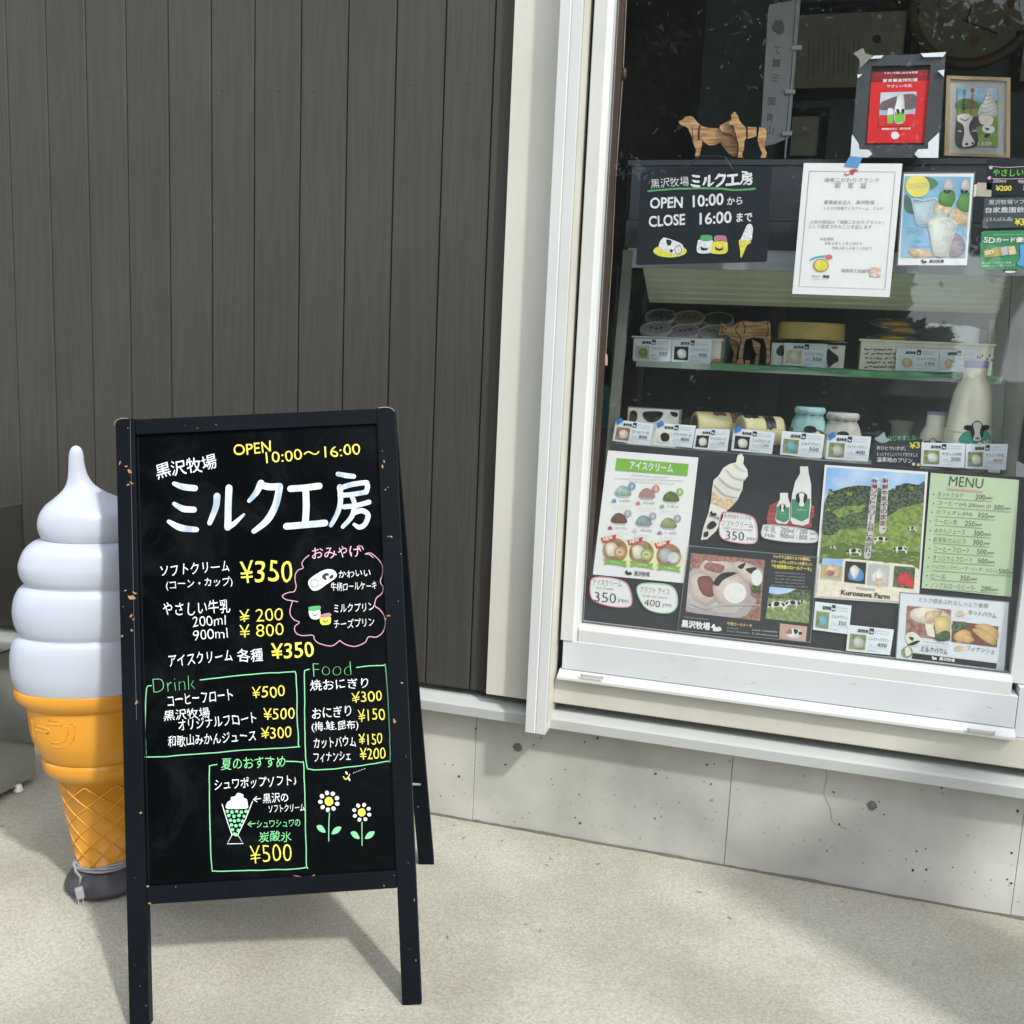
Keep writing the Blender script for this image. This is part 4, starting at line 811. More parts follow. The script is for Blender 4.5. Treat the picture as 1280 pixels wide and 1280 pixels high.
# --- cut-out soft serve print
co = [(922, 569), (927, 567), (930, 572), (929, 580), (934, 587), (935, 595), (929, 602), (928, 612), (925, 618), (922, 625), (912, 633), (909, 638), (903, 648), (895, 664), (884, 674), (876, 675), (879, 660), (885, 643), (888, 630), (889, 624), (890, 612), (892, 600), (898, 595), (904, 585), (912, 580), (920, 578)]
t, k = sheet('cone_cutout', 'cut-out print of a soft-serve cone with a cow-patch sleeve on the black board', 'cut-out', co, Y2, mat('cone_print_white', srgb(226, 226, 216), .5), part='card')
k.poly('waffle_rim', [(890, 614), (900, 622), (922, 625), (911, 637), (889, 628)], TAN, 2)
k.line('swirl_shade', [(893, 606), (905, 618), (922, 622)], 1.5, INKL, 3); k.line('swirl_shade', [(899, 597), (912, 608), (926, 612)], 1.5, INKL, 3); k.line('swirl_shade', [(908, 587), (918, 597), (931, 600)], 1.2, INKL, 3); k.line('swirl_shade', [(918, 580), (925, 586), (932, 589)], 1.0, INKL, 3)
logo(k, 892, 642, 4, COWB); k.text('farm_name', '黒沢牧場', 886, 646, 898, 650, 4, INKB, 3)
k.blob('cow_patch', [(886, 654), (892, 651), (896, 656), (890, 661), (884, 660)], COWB, 3); k.blob('cow_patch', [(880, 666), (885, 664), (885, 670), (880, 671)], COWB, 3); k.flush()
# --- printed bottles
co = [(958, 648), (962, 632), (970, 628), (975, 624), (975, 616), (985, 616), (985, 622), (988, 630), (990, 618), (994, 602), (1000, 592), (1000, 583), (1010, 583), (1011, 592), (1014, 606), (1014, 631), (1018, 633), (1018, 646), (1014, 648), (1015, 660), (960, 657)]
t, k = sheet('bottle_cutout', 'cut-out print of two milk bottles on a red bench above the milk prices', 'cut-out', co, 2.4255, mat('bench_print', srgb(176, 92, 88), .5, col2=srgb(120, 52, 55), scale=30, stretch=(1, 1, 8)), part='card')
BW_ = mat('bottle_print_white', srgb(222, 226, 224), .5); TG = mat('bottle_print_green', srgb(70, 140, 108), .5)
k.poly('bottle_print', [(975, 616), (985, 616), (985, 622), (988, 630), (987, 650), (983, 655), (972, 654), (969, 650), (971, 632), (975, 624)], BW_, 2); k.poly('label_print', [(971, 633), (987, 634), (986, 650), (980, 653), (970, 649)], TG, 3)
k.poly('bottle_print', [(1000, 583), (1010, 583), (1011, 592), (1014, 606), (1014, 632), (1011, 654), (1004, 657), (991, 655), (988, 650), (990, 618), (994, 602), (1000, 592)], BW_, 2); k.poly('label_print', [(990, 624), (1013, 623), (1011, 647), (1002, 652), (989, 646)], TG, 3)
for x, y, s in ((978, 634, .55), (1002, 623, 1)):
    k.blob('cow_face', [(x-7*s, y-4*s), (x, y-8*s), (x+7*s, y-4*s), (x+5*s, y+5*s), (x-5*s, y+5*s)], COWB, 4); k.blob('cow_blaze', [(x-3*s, y-6*s), (x+3*s, y-6*s), (x+2*s, y+2*s), (x+3*s, y+9*s), (x-3*s, y+9*s), (x-2*s, y+2*s)], COWW, 5); k.fine('label_words', x-6*s, y+15*s, x+6*s, y+16*s, 3*s, PAPER, 5)
k.flush()
# --- roll cake poster in a clear sleeve
SLV = mat('clear_sleeve', srgb(120, 132, 140), .2, alpha=.35)
def sleeved(lab, quad, Y, m, name='poster', cat='poster', out=4, grp=None, th=.0012, sl=True):
    t, k = sheet(name, lab, cat, quad, Y, m, grp, th)
    if sl:
        cx, cy = sum(p[0] for p in quad)/4, sum(p[1] for p in quad)/4; q = [(cx+(x-cx)*(1+out*.012), cy+(y-cy)*(1+out*.012)) for x, y in quad]
        v, f = prism([onY(x, y, Y) for x, y in q], (0, -.0004, 0), (0, -.0001, 0))
        k.line('sleeve_edge', q, 1.2, mat('sleeve_rim', srgb(125, 136, 142), .25), 0, sm=False, closed=True)
    return t, k
CKW = mat('cake_pink_white', srgb(214, 200, 192), .5, var=.06, scale=80)
t, k = sleeved('dark poster with photos of cow-patterned roll cakes and grazing cows', [(862, 683), (1021, 697), (1012, 802), (848, 787)], Y2, mat('poster_black', srgb(44, 50, 56), .5, var=.05), 'roll_cake_poster', out=1)
k.poly('photo', [(864, 691), (956, 700), (950, 776), (857, 765)], BRN, 1)
k.clip = [(864, 691), (956, 700), (950, 776), (857, 765)]; k.blob('plate_print', [(857, 748), (862, 716), (880, 712), (940, 745), (941, 757), (925, 772), (880, 768), (858, 762)], mat('plate_white', srgb(206, 200, 200), .5), 2)
k.blob('cake_print', [(862, 724), (868, 716), (884, 714), (896, 722), (899, 745), (885, 757), (866, 748)], CKW, 3); k.blob('cream_print', [(873, 722), (886, 720), (893, 730), (892, 745), (880, 744), (873, 733)], mat('chocolate_cream', srgb(140, 88, 80), .5), 4)
k.blob('cake_print', [(874, 714), (882, 700), (890, 708), (912, 702), (925, 712), (900, 724)], CKW, 3); k.blob('cake_print', [(881, 711), (885, 703), (905, 707), (900, 716)], BRN, 4)
k.blob('cake_print', [(915, 705), (930, 702), (952, 712), (953, 722), (948, 733), (930, 724)], CKW, 3); k.blob('patch_print', [(922, 708), (932, 703), (928, 711)], COWB, 5); k.blob('patch_print', [(932, 711), (946, 709), (940, 717)], COWB, 5); k.ell('cake_end', 946, 722, 7, 10, PAPER, 5)
k.blob('cake_print', [(893, 725), (905, 716), (925, 718), (937, 732), (936, 748), (922, 757), (902, 756), (892, 742)], CKW, 6); k.ell('cream_print', 919, 741, 14, 13, PAPER, 7); k.ell('swirl_print', 919, 741, 10, 9, CREAM, 8); k.ell('swirl_print', 919, 741, 8.5, 7.6, PAPER, 9); k.blob('patch_print', [(892, 728), (903, 716), (921, 716), (905, 724), (898, 732)], COWB, 9)
k.line('spoon_print', [(866, 754), (884, 760), (905, 755), (950, 756)], [3, 1.2], INKL, 9); k.blob('leaf_print', [(938, 735), (950, 728), (952, 740), (944, 742)], DGRN, 4)
k.clip = None
GOLD = mat('gold_print', srgb(226, 200, 130), .5)
for i, (x0, x1, y, mm, h, b) in enumerate([(967, 1013, 699, GOLD, 4.2, 'リッチで上品なミルクの風味に'), (964, 1015, 705, GOLD, 4.2, 'クリームがたっぷり入った愛らしい'), (965, 1014, 711.5, YEL, 5, '「牛柄模様のロールケーキ」')]): k.text('headline', b, x0, y-1.5, x1, y+2.2, h, mm, 3, .03)
for i in range(5): k.fine('small_print', 969-(i == 4)*5, 716+i*4, 1006+(i == 4)*4, 718.6+i*4, 2, INKL, 3)
k.poly('photo', [(962, 733), (1013, 738), (1011, 779), (957, 773)], LGRN, 2); k.poly('sky_picture', [(962, 733), (995, 736), (985, 741), (972, 743), (961, 741)], SKYB, 3); k.poly('wood_picture', [(961, 741), (972, 743), (995, 736), (1013, 738), (1012, 752), (985, 748), (960, 748)], DGRN, 3)
def minicow(k, x, y, s, layer=4, fl=1):
    k.blob('cow_picture', [(x-8*s*fl, y-3*s), (x-2*s*fl, y-5*s), (x+7*s*fl, y-4*s), (x+9*s*fl, y+1*s), (x+7*s*fl, y+6*s), (x+5*s*fl, y+1.5*s), (x-4*s*fl, y+1.5*s), (x-5*s*fl, y+6*s), (x-7*s*fl, y+1*s), (x-11*s*fl, y+2*s)], COWW, layer)
    k.blob('cow_picture', [(x-3*s*fl, y-4.5*s), (x+2*s*fl, y-4*s), (x+1*s*fl, y), (x-4*s*fl, y)], COWB, layer+1); k.blob('cow_picture', [(x+4*s*fl, y-3.5*s), (x+8*s*fl, y-2*s), (x+7*s*fl, y+1*s)], COWB, layer+1); k.blob('cow_picture', [(x-11*s*fl, y-1*s), (x-7*s*fl, y-3*s), (x-8*s*fl, y+1*s)], COWB, layer+1)
minicow(k, 972, 757, 1.1); minicow(k, 990, 755, 1.0, fl=-1); minicow(k, 1003, 752, .5)
k.poly('photo', [(975, 779), (1009, 783), (1007, 802), (974, 798)], mat('pink_plate', srgb(196, 160, 146), .5), 3); k.blob('cake_print', [(982, 792), (990, 785), (1002, 788), (1000, 796), (990, 798)], PAPER, 4); k.blob('patch_print', [(982, 791), (988, 785), (990, 792)], BRN, 5); k.blob('patch_print', [(992, 786), (998, 788), (994, 793)], COWB, 5); k.blob('patch_print', [(998, 790), (1003, 790), (1000, 794)], COWB, 5)
k.text('farm_name', '黒沢牧場', 852, 783.5, 887, 787.5, 9, PAPER, 3, .04); logo(k, 896, 785, 6, PAPER); k.fine('small_print', 855, 772, 885, 775, 1.8, INKL, 3)
k.text('product_name', '牛柄ロールケーキ', 909, 781, 940, 784, 4, GOLD, 3, .02); k.fine('small_print', 909, 785.5, 925, 787, 2.4, INKL, 3); k.fine('small_print', 909, 789.5, 938, 792.5, 2.4, INKL, 3); k.fine('small_print', 940, 788, 972, 791, 2.4, PAPER, 3); k.fine('small_print', 940, 792.5, 972, 796, 2.4, PAPER, 3); k.flush()
# --- farm landscape poster
t, k = sleeved('tall poster of cows grazing below green hills, in the middle of the black board', [(1031, 581), (1160, 590), (1148, 756), (1017, 747)], Y2, PAPER, 'farm_poster', out=0, sl=False)
k.poly('sky_picture', [(1034, 584), (1157, 593), (1149, 712), (1024, 704)], SKYB, 1)
WOODS = mat('woods_print', srgb(92, 108, 84), .5, col2=srgb(36, 50, 42), scale=200, detail=8, sharp=(.42, .58))
k.clip = [(1034, 584), (1157, 593), (1149, 712), (1024, 704)]; k.blob('hill_picture', [(1033, 622), (1048, 612), (1068, 607), (1090, 608), (1112, 613), (1130, 604), (1148, 606), (1156, 604), (1154, 650), (1030, 668)], WOODS, 2)
MEAD = mat('meadow_print', srgb(142, 164, 84), .5, col2=srgb(98, 126, 60), scale=110, detail=8, sharp=(.4, .6))
k.blob('meadow_picture', [(1032, 650), (1046, 636), (1070, 632), (1078, 640), (1060, 652), (1030, 660)], MEAD, 3)
k.blob('wood_picture', [(1042, 656), (1052, 646), (1076, 640), (1096, 642), (1104, 652), (1080, 662), (1050, 666)], DGRN, 4); k.blob('wood_picture', [(1030, 648), (1040, 640), (1050, 652), (1046, 666), (1029, 668)], WOODS, 5)
k.poly('meadow_picture', [(1028, 664), (1050, 662), (1085, 660), (1105, 648), (1125, 636), (1154, 628), (1149, 712), (1024, 704)], MEAD, 4)
k.poly('meadow_shade_picture', [(1026, 684), (1060, 676), (1100, 686), (1151, 690), (1149, 712), (1024, 704)], mat('dark_meadow_print', srgb(100, 128, 60), .5, col2=srgb(78, 104, 48), scale=50), 5)
for i in range(90):
    x = random.uniform(1034, 1154); y = 612+random.uniform(0, 34)-(4 if x > 1110 else 0); k.ell('tree_clump_picture', x, y, random.uniform(1.5, 4.5), random.uniform(1, 3), (WOODS, DGRN, MEAD)[random.choice((0, 0, 1, 1, 2))], 2.5, n=8, wob=.3)
for i in range(60):
    x = random.uniform(1030, 1150); k.ell('tuft_picture', x, random.uniform(665, 706), random.uniform(1.5, 5), random.uniform(.5, 1.4), (MEAD, LGRN, LGRN)[i % 3], 5.5, n=8, wob=.3)
minicow(k, 1068, 690, .95, 6); minicow(k, 1100, 675, .9, 6, -1); minicow(k, 1126, 687, .9, 6); minicow(k, 1041, 684, .45, 6); minicow(k, 1141, 661, .6, 6)
k.clip = None; k.fine('small_print', 1044, 599, 1083, 602, 1.8, PAPER, 3); k.fine('small_print', 1044, 603, 1070, 605, 1.8, PAPER, 3); k.fine('small_print', 1044, 607, 1066, 609, 1.8, PAPER, 3)
RB = mat('slogan_brown', srgb(110, 50, 60), .5)
for body, x0, y0, x1, y1, n in (('新鮮牛乳そのまま。', 1107, 597, 1103, 665, 8.5), ('牧場ソフトクリーム召しあがれ。', 1094, 598, 1084, 697, 8.5)):
    k.line('slogan_glow', [(x0, y0+2), (x1, y1-2)], 8.6, mat('white_glow_print', srgb(225, 228, 228), .5, alpha=.75), 7, sm=False); k.vtext('slogan', body, x0, y0, x1, y1, n*.86, RB, 9, .02)
k.poly('cream_border', [(1024, 708), (1030, 700), (1060, 698), (1140, 706), (1149, 712), (1148, 720), (1146, 753), (1020, 745)], CREAM, 5)
for (x, y, m1, m2) in ((1027, 697, SKYB, TAN), (1056, 701, COWB, BLU), (1085, 704, INKL, PAPER), (1117, 707, DGRN, RED)):
    k.poly('inset_photo', [(x+1, y), (x+27, y+2), (x+25, y+29), (x-1, y+26)], m1, 8); k.blob('inset_picture', [(x+5, y+14), (x+13, y+8), (x+22, y+12), (x+22, y+24), (x+6, y+23)], m2, 9)
k.poly('inset_picture', [(1027, 705), (1053, 708), (1052, 725), (1026, 722)], mat('hay_print', srgb(190, 172, 120), .5, scale=80), 9); k.ell('inset_picture', 1038, 716, 5, 4, BRN, 10); k.blob('inset_picture', [(1096, 730), (1094, 718), (1099, 709), (1105, 718), (1103, 730)], PAPER, 11); k.poly('inset_picture', [(1094, 722), (1105, 723), (1101, 732), (1098, 732)], TAN, 12); k.ell('inset_picture', 1137, 729, 6, 5, RED, 11); k.blob('inset_picture', [(1062, 712), (1068, 706), (1074, 712), (1068, 724)], COWW, 10)
k.text('wakayama', 'Wakayama', 1069, 737.5, 1093, 739.5, 5, INKG, 8, .0); k.text('kurosawa_farm', 'Kurosawa Farm', 1051, 743, 1112, 749, 6.5, mat('farm_brown', srgb(70, 55, 45), .5), 8, .035); k.flush()
# --- green menu sheet
t, k = sheet('menu_sheet', 'pale green hand-written MENU sheet at the right of the black board', 'menu', [(1163.5, 591), (1274, 600), (1264, 746), (1152, 735)], Y2, mat('green_paper', srgb(184, 206, 172), .6, var=.03))
k.text('menu_word', 'MENU', 1186, 607, 1228, 610.5, 12, INKB, 2, -.012); k.line('pink_underline', [(1185, 611), (1228, 614.5)], 2.2, mat('pink_marker', srgb(214, 160, 164), .6), 2, sm=False)
rows = [('ホットミルク', 1172, 1203, '200', 1219, '', 0), ('コーヒー(H) 250yen (I)', 1172, 1238, '300', 1242, '', 0), ('カフェオレ(H/I)', 1170, 1215, '350', 1222, '', 0), ('ウーロン茶', 1168, 1196, '250', 1206, '', 0), ('みかんジュース', 1168, 1206, '300', 1217, '', 0), ('自家製カルピス', 1167, 1207, '300', 1216, '', 0), ('コーヒーフロート', 1167, 1212, '500', 1221, '', 0), ('オリジナルフロート', 1166, 1215, '500', 1222, '', 0), ('シュワポップ(グレープ・ソーダ・メロン)', 1165, 1246, '500', 1248, '', 0), ('ビール', 1164, 1182, '350', 1200, '', 0), ('ノンアルコールビール', 1163, 1218, '200', 1226, '', 0)]
for i, (bd, x0, x1, pr, xp, _, _) in enumerate(rows):
    y = 620+i*11.4; sl = .07; yy = lambda x: y+(x-1165)*sl
    k.text('item', bd, x0, yy(x0), x1, yy(x1), 6.4, INKB, 2, -.012, .1); k.text('price', pr, xp, yy(xp), xp+12, yy(xp+12), 6.2, INKB, 2, -.01, .1); k.text('yen_word', 'yen', xp+13, yy(xp+13), min(xp+21, 1268), yy(xp+21), 3.6, INKB, 2, .0)
    k.line('underline', [(x0, yy(x0)+1.8), (min(xp+21, 1267), yy(xp+21)+1.8)], .7, INKG, 2, sm=False); k.ell('bullet', x0-5, yy(x0)-3, .8, .8, INKB, 2, n=8)
k.flush()
# --- baum cake sheet, laminated
t, k = sleeved('laminated white sheet with photos of sliced cakes, bottom right corner of the window', [(1126, 741), (1261, 753), (1255, 839), (1120, 826)], Y3, PAPERB, 'cake_sheet', out=1)
k.text('heading', 'ミルク感あふれるしっとり食感', 1148, 752, 1235, 760.5, 6.2, INKG, 2, .0)
k.poly('photo', [(1134, 757), (1189, 762), (1187, 801), (1132, 794)], BRN, 1); k.blob('cake_print', [(1139, 763), (1155, 759), (1175, 762), (1187, 770), (1185, 780), (1165, 782), (1140, 774)], CREAM, 2); k.blob('cake_print', [(1168, 772), (1186, 772), (1186, 792), (1172, 794)], mat('cake_yellow_print', srgb(224, 204, 140), .5), 3); k.poly('cake_print', [(1156, 779), (1166, 781), (1169, 797), (1159, 794)], CREAM, 4); k.blob('cut_print', [(1158, 765), (1178, 764), (1166, 778), (1157, 776)], TAN, 3); k.blob('herb_print', [(1168, 796), (1180, 788), (1187, 791), (1186, 800), (1172, 801)], DGRN, 5)
k.poly('photo', [(1191, 776), (1248, 783), (1246, 809), (1189, 802)], mat('dark_red_print', srgb(120, 76, 66), .5, scale=60), 1); k.blob('leaf_print', [(1192, 778), (1208, 778), (1205, 788), (1191, 787)], DGRN, 2)
for a in ([(1192, 795), (1202, 787), (1213, 790), (1212, 800), (1198, 803)], [(1202, 797), (1210, 793), (1218, 800), (1208, 804)], [(1215, 787), (1228, 786), (1243, 797), (1244, 806), (1232, 802)], [(1218, 782), (1234, 780), (1247, 788), (1246, 800), (1232, 790)]): k.blob('financier_print', a, mat('financier_print', srgb(216, 180, 124), .5, scale=70), 3)
k.text('product', 'カットバウム', 1210, 768, 1245, 773, 6.5, INKG, 2, .01); k.ell('small_picture', 1200, 767, 6, 3.5, TAN, 2, n=10, wob=.2); k.fine('small_print', 1193, 772, 1215, 774, 1.5, INKL); k.text('product', 'ミルクバウム', 1151, 814, 1184, 818, 7, INKB, 2, .01); k.text('product', 'フィナンシェ', 1208, 813, 1243, 818, 6.5, INKG, 2, .01); k.ell('small_picture', 1200, 811, 6, 4, TAN, 2, n=10, wob=.2)
k.fine('small_print', 1155, 803, 1186, 806, 1.8, INKB); k.fine('small_print', 1157, 807, 1186, 809.5, 1.6, INKG); k.blob('sticker_picture', [(1132, 794), (1142, 790), (1153, 800), (1150, 806), (1136, 806)], COWW, 3); k.blob('sticker_picture', [(1136, 796), (1142, 797), (1140, 801)], COWB, 4); k.blob('sticker_picture', [(1144, 801), (1150, 801), (1143, 806), (1134, 806)], COWB, 4)
k.ell('round_photo', 1134, 815, 7, 7, LGRN, 3); k.blob('cow_picture', [(1131, 811), (1136, 809), (1139, 816), (1133, 820)], COWW, 4)
k.poly('dark_band', [(1141, 816), (1246, 829), (1245, 836), (1140, 823)], COWB, 2); logo(k, 1168, 822.5, 3, PAPER); k.text('farm_name', '黒沢牧場', 1174, 825, 1193, 827.5, 4.2, PAPER, 3, .03); k.flush()
# --- price cards
PHOTO_SETS = {'roll': (BRN, CREAM), 'cream': (CREAM, COWB), 'cow': (COWB, COWW), 'pud': (LGRN, mat('cup_print_teal', srgb(120, 180, 200), .5)), 'pudw': (LGRN, mat('cup_print_white', srgb(200, 200, 195), .5)), 'ice': (mat('ice_print', srgb(190, 190, 160), .5, scale=70), LGRN), 'baum': (TAN, CREAM), 'cut': (PAPERB, TAN), 'milk': (LGRN, COWW)}
CARD = mat('price_card', srgb(222, 232, 238), .4, var=.03)
def price_card(lab, q, Y, kind, name, price, tab=None, hot=False):
    t, k = sheet('price_card', lab, 'price card', q, Y, CARD, 'small printed price cards', th=.0008, part='card')
    (ax, ay), (bx, by), (cx, cy), (dx, dy) = q
    def L(u, v): return (ax+(bx-ax)*u+(dx-ax)*v+(ax-bx+cx-dx)*u*v, ay+(by-ay)*u+(dy-ay)*v+(ay-by+cy-dy)*u*v)
    H_ = dy-ay; m1, m2 = PHOTO_SETS[kind]
    k.poly('photo', [L(.06, .32), L(.42, .32), L(.42, .90), L(.06, .90)], m1, 1); k.blob('product_picture', [L(.14, .55), L(.24, .42), L(.36, .52), L(.36, .78), L(.2, .82)], m2, 2)
    k.text('farm_name', '黒沢牧場', *L(.22, .24), *L(.44, .24), H_*.13, INKB, 2, .03); k.poly('logo_square', [L(.47, .04), L(.57, .04), L(.57, .26), L(.47, .26)], INKB, 2); logo(k, *L(.52, .18), H_*.06, PAPER, 4)
    k.fine('small_print', *L(.6, .14), *L(.92, .14), H_*.06, INKG); k.fine('small_print', *L(.6, .24), *L(.92, .24), H_*.06, INKG)
    k.text('product_name', name, *L(.48, .50), *L(.93, .50), H_*.13, INKG, 2, .01); k.text('price', price, *L(.68, .72), *L(.90, .72), H_*.15, mat('gold_price', srgb(180, 130, 50), .5) if hot else INKB, 2, .0)
    k.fine('small_print', *L(.5, .72), *L(.63, .72), H_*.07, INKG); k.line('rule', [L(.46, .76), L(.95, .76)], .4, INKL, 2, sm=False); k.fine('small_print', *L(.46, .92), *L(.7, .92), H_*.06, INKG)
    if tab: k.poly('blue_tape', [L(*p) for p in tab], mat('blue_tape', srgb(62, 126, 196), .6, var=.08, scale=60), 5)
    k.flush()
YP = 2.492
TB = [(.0, .02), (.14, -.14), (.2, .06), (.06, .22)]
price_card('price card with a roll cake photo and blue tape, leftmost of the lower row', [(770, 524.5), (817, 530), (812, 557), (765.5, 551)], YP, 'roll', 'ロールケーキ', '800', TB)
price_card('price card with a cream cake photo and blue tape, second in the lower row', [(821, 528.5), (870, 532), (865, 560), (817.5, 555)], YP, 'cream', 'ミルクロール', '800', TB)
price_card('price card with a gold price under the brown roll cake', [(870, 536), (912.5, 537), (909, 564), (866, 560.5)], YP-.001, 'cow', 'チョコロール', '1,250', None, True)
price_card('price card with a gold price and blue tape under the pale roll cake', [(917, 535), (969, 541), (965, 567.5), (914, 563)], YP, 'cow', 'ミルクロール', '1,200', TB, True)
price_card('price card in front of the teal-covered pudding jar', [(977.5, 538.5), (1031, 543), (1027, 573), (975, 568)], YP, 'pud', 'ミルクプリン', '350')
price_card('price card with blue tape in front of the white-covered pudding jar', [(1034.5, 543), (1089, 546), (1085, 577), (1032, 573.5)], YP, 'pudw', 'ミルクチーズプリン', '400', TB)
price_card('price card in front of the short milk bottle', [(1152, 553), (1206.5, 554.5), (1205.5, 585), (1151, 582)], YP, 'milk', 'やさしい牛乳', '200')
price_card('price card with an orange price in front of the tall milk bottle', [(1207.5, 555), (1260, 555), (1257, 587.5), (1206.5, 585.5)], YP, 'milk', 'やさしい牛乳', '800', None, True)
price_card('price card with a green picture on the left front of the white tray', [(793, 423), (840.5, 424), (838, 452), (791, 451)], 2.615, 'ice', 'アイスクリーム', '350')
price_card('price card with a round tub picture on the right front of the white tray', [(841, 424), (889.5, 424.5), (888, 455), (839, 452)], 2.613, 'cow', 'クラフトアイス', '400')
price_card('price card with a baum cake photo on the cow-print box', [(981, 428.5), (1035, 430), (1031, 460), (979, 456)], 2.65, 'baum', 'ミルクバウム', '350')
price_card('price card with a sliced cake picture on the left front of the lace basket', [(1121, 435.5), (1175, 437), (1173, 465), (1119, 463)], 2.63, 'cut', 'カットバウム', '150')
price_card('price card on the lace basket, partly hidden by the tall milk bottle', [(1175.5, 437), (1222, 438), (1220, 464), (1173.5, 465)], 2.628, 'cut', 'フィナンシェ', '200')
price_card('loose laminated price card lying left of centre under the farm poster', [(1019, 752), (1064.5, 757), (1061, 793), (1016, 787)], Y2-.0008, 'pud', 'ミルクプリン', '350')
price_card('loose laminated price card overlapping lower down beside the cake sheet', [(1060.5, 781), (1117.5, 787), (1112.5, 819), (1057.5, 813.5)], Y2-.0020, 'pudw', 'ミルクチーズプリン', '400')
# --- small chalk card
t, k = sheet('chalk_card', 'small black chalk card with white and green writing left of the short milk bottle', 'chalk card', [(1093, 546), (1153, 549), (1150, 586), (1089, 581)], YP+.001, mat('slate', srgb(46, 54, 62), .7, var=.08))
k.text('writing', 'おひとついかが。', 1096, 562, 1132, 563, 5, WHITE, 2, .01, .1); k.text('writing', 'もっとやさしいソフトで作りました', 1096, 570, 1147, 571, 5, WHITE, 2, .0, .1); k.text('writing', '温泉地のプリン', 1096, 577, 1140, 579, 6, WHITE, 2, .02, .1)
k.blob('flower', [(1093, 548), (1099, 545), (1105, 540), (1108, 547), (1112, 549), (1107, 553), (1100, 553)], mat('chalk_smear', srgb(150, 170, 170), .8, scale=90), 2); k.text('green_writing', 'はじめました', 1110, 551, 1145, 550, 6, GRN, 2, .0, .15); k.text('price', '¥3', 1137, 561, 1150, 560, 8, YEL, 2, .02); k.ell('dot', 1142, 580, 2, 2, WHITE); k.ell('dot', 1148, 581, 2, 2, YEL); k.flush()
# --- opening hours chalkboard hanging on the glass
SX = lambda X, Yy: (790+X/7.11, 195+Yy/7.11)
SLATE = mat('sign_slate', srgb(30, 38, 46), .35, var=.12, scale=5)
Ysg = 2.422
t, k = sheet('hours_board', 'small black hanging chalkboard with OPEN and CLOSE hours under the wooden dogs', 'sign board', [SX(80, 120), SX(100, 116), SX(1200, 88), SX(1245, 92), SX(1200, 925), SX(1190, 940), SX(45, 968), SX(36, 955)], Ysg, SLATE, th=.006, part='slate')
k.text('farm_name', '黒沢牧場', *SX(170, 290), *SX(505, 262), 11.5, WHITE, 2, -.004, .12)
def big_name(k, Zf, s, m, layer=2, base=(0, 0)):
    def St(pts, w): k.line('shop_name', [Zf(*p) for p in pts], [a*s for a in w] if isinstance(w, list) else w*s, m, layer)
    St([(262, 352), (300, 366), (350, 372)], [5, 8, 7.5]); St([(262, 437), (300, 458), (346, 462)], [5, 8, 7.5]); St([(240, 512), (290, 538), (356, 546)], [5, 8.5, 6.5])
    St([(443, 405), (438, 450), (412, 518)], [8.5, 8, 6]); St([(493, 370), (490, 450), (488, 536)], [8.6, 8.4, 8.6]); St([(488, 536), (515, 520), (556, 482)], [7.5, 6, 3])
    St([(628, 350), (608, 390), (578, 425)], [8.5, 7.5, 5]); St([(625, 358), (665, 366), (706, 364)], 8.6); St([(706, 366), (690, 440), (655, 505), (598, 553)], [8.6, 8.6, 8.6, 6])
    St([(752, 374), (810, 370), (873, 362)], 8.2); St([(816, 372), (818, 450), (814, 522)], 8.4); St([(735, 532), (810, 526), (897, 518)], 8.4)
    St([(952, 312), (985, 318), (1018, 322)], [6, 6.5, 6]); St([(958, 372), (1010, 356), (1068, 348)], 6.4); St([(1072, 348), (1076, 366), (1070, 388)], 6.4); St([(960, 402), (1010, 398), (1070, 388)], 6.2)
    St([(960, 366), (962, 430), (948, 480), (922, 528)], [7, 6.5, 6, 5]); St([(1010, 406), (1018, 424), (1022, 446)], 6); St([(978, 450), (1030, 444), (1082, 430)], 6.2); St([(1022, 446), (1010, 490), (972, 534)], [6.5, 6, 5]); St([(1016, 476), (1052, 466), (1078, 484), (1066, 522), (1042, 536), (1020, 524)], [6.5, 6.5, 6.5, 6.2, 6, 4])
ZS = lambda X, Yy: SX(525+(X-240)*(545/850), 155+(Yy-312)*.50-(X-240)*.018)
big_name(k, ZS, .37, WHITE)
k.line('green_underline', [SX(145, 312), SX(400, 292), SX(750, 288), SX(900, 302), SX(1090, 292)], 2.6, mat('green_chalk', srgb(88, 150, 100), .8, scale=80), 1, wob=.4)
for bd, a, b, h, w in (('OPEN', (160, 470), (450, 462), 14, .022), ('10:00', (540, 458), (815, 436), 15, .02), ('から', (845, 436), (980, 428), 9, .02), ('CLOSE', (150, 634), (472, 612), 14, .022), ('16:00', (600, 612), (885, 596), 15, .02), ('まで', (930, 588), (1068, 580), 11, .02)): k.text('hours', bd, *SX(*a), *SX(*b), h, WHITE, 2, w, .05)
k.ell('plate_drawing', *SX(338, 845), 21, 8, YEL, 2); k.blob('roll_drawing', [SX(*p) for p in [(240, 790), (265, 740), (300, 728), (420, 770), (455, 800), (450, 850), (410, 875), (360, 872), (260, 825)]], WHITE, 3); k.blob('patch_drawing', [SX(*p) for p in [(305, 745), (350, 752), (345, 790), (318, 795)]], COWB, 4); k.blob('patch_drawing', [SX(*p) for p in [(340, 830), (365, 835), (355, 860), (338, 850)]], COWB, 4); k.line('roll_drawing_line', [(SX(412, 835)[0]+4.4*math.cos(q), SX(412, 835)[1]+5.2*math.sin(q)) for q in [i*.52 for i in range(13)]], .7, INKB, 4)
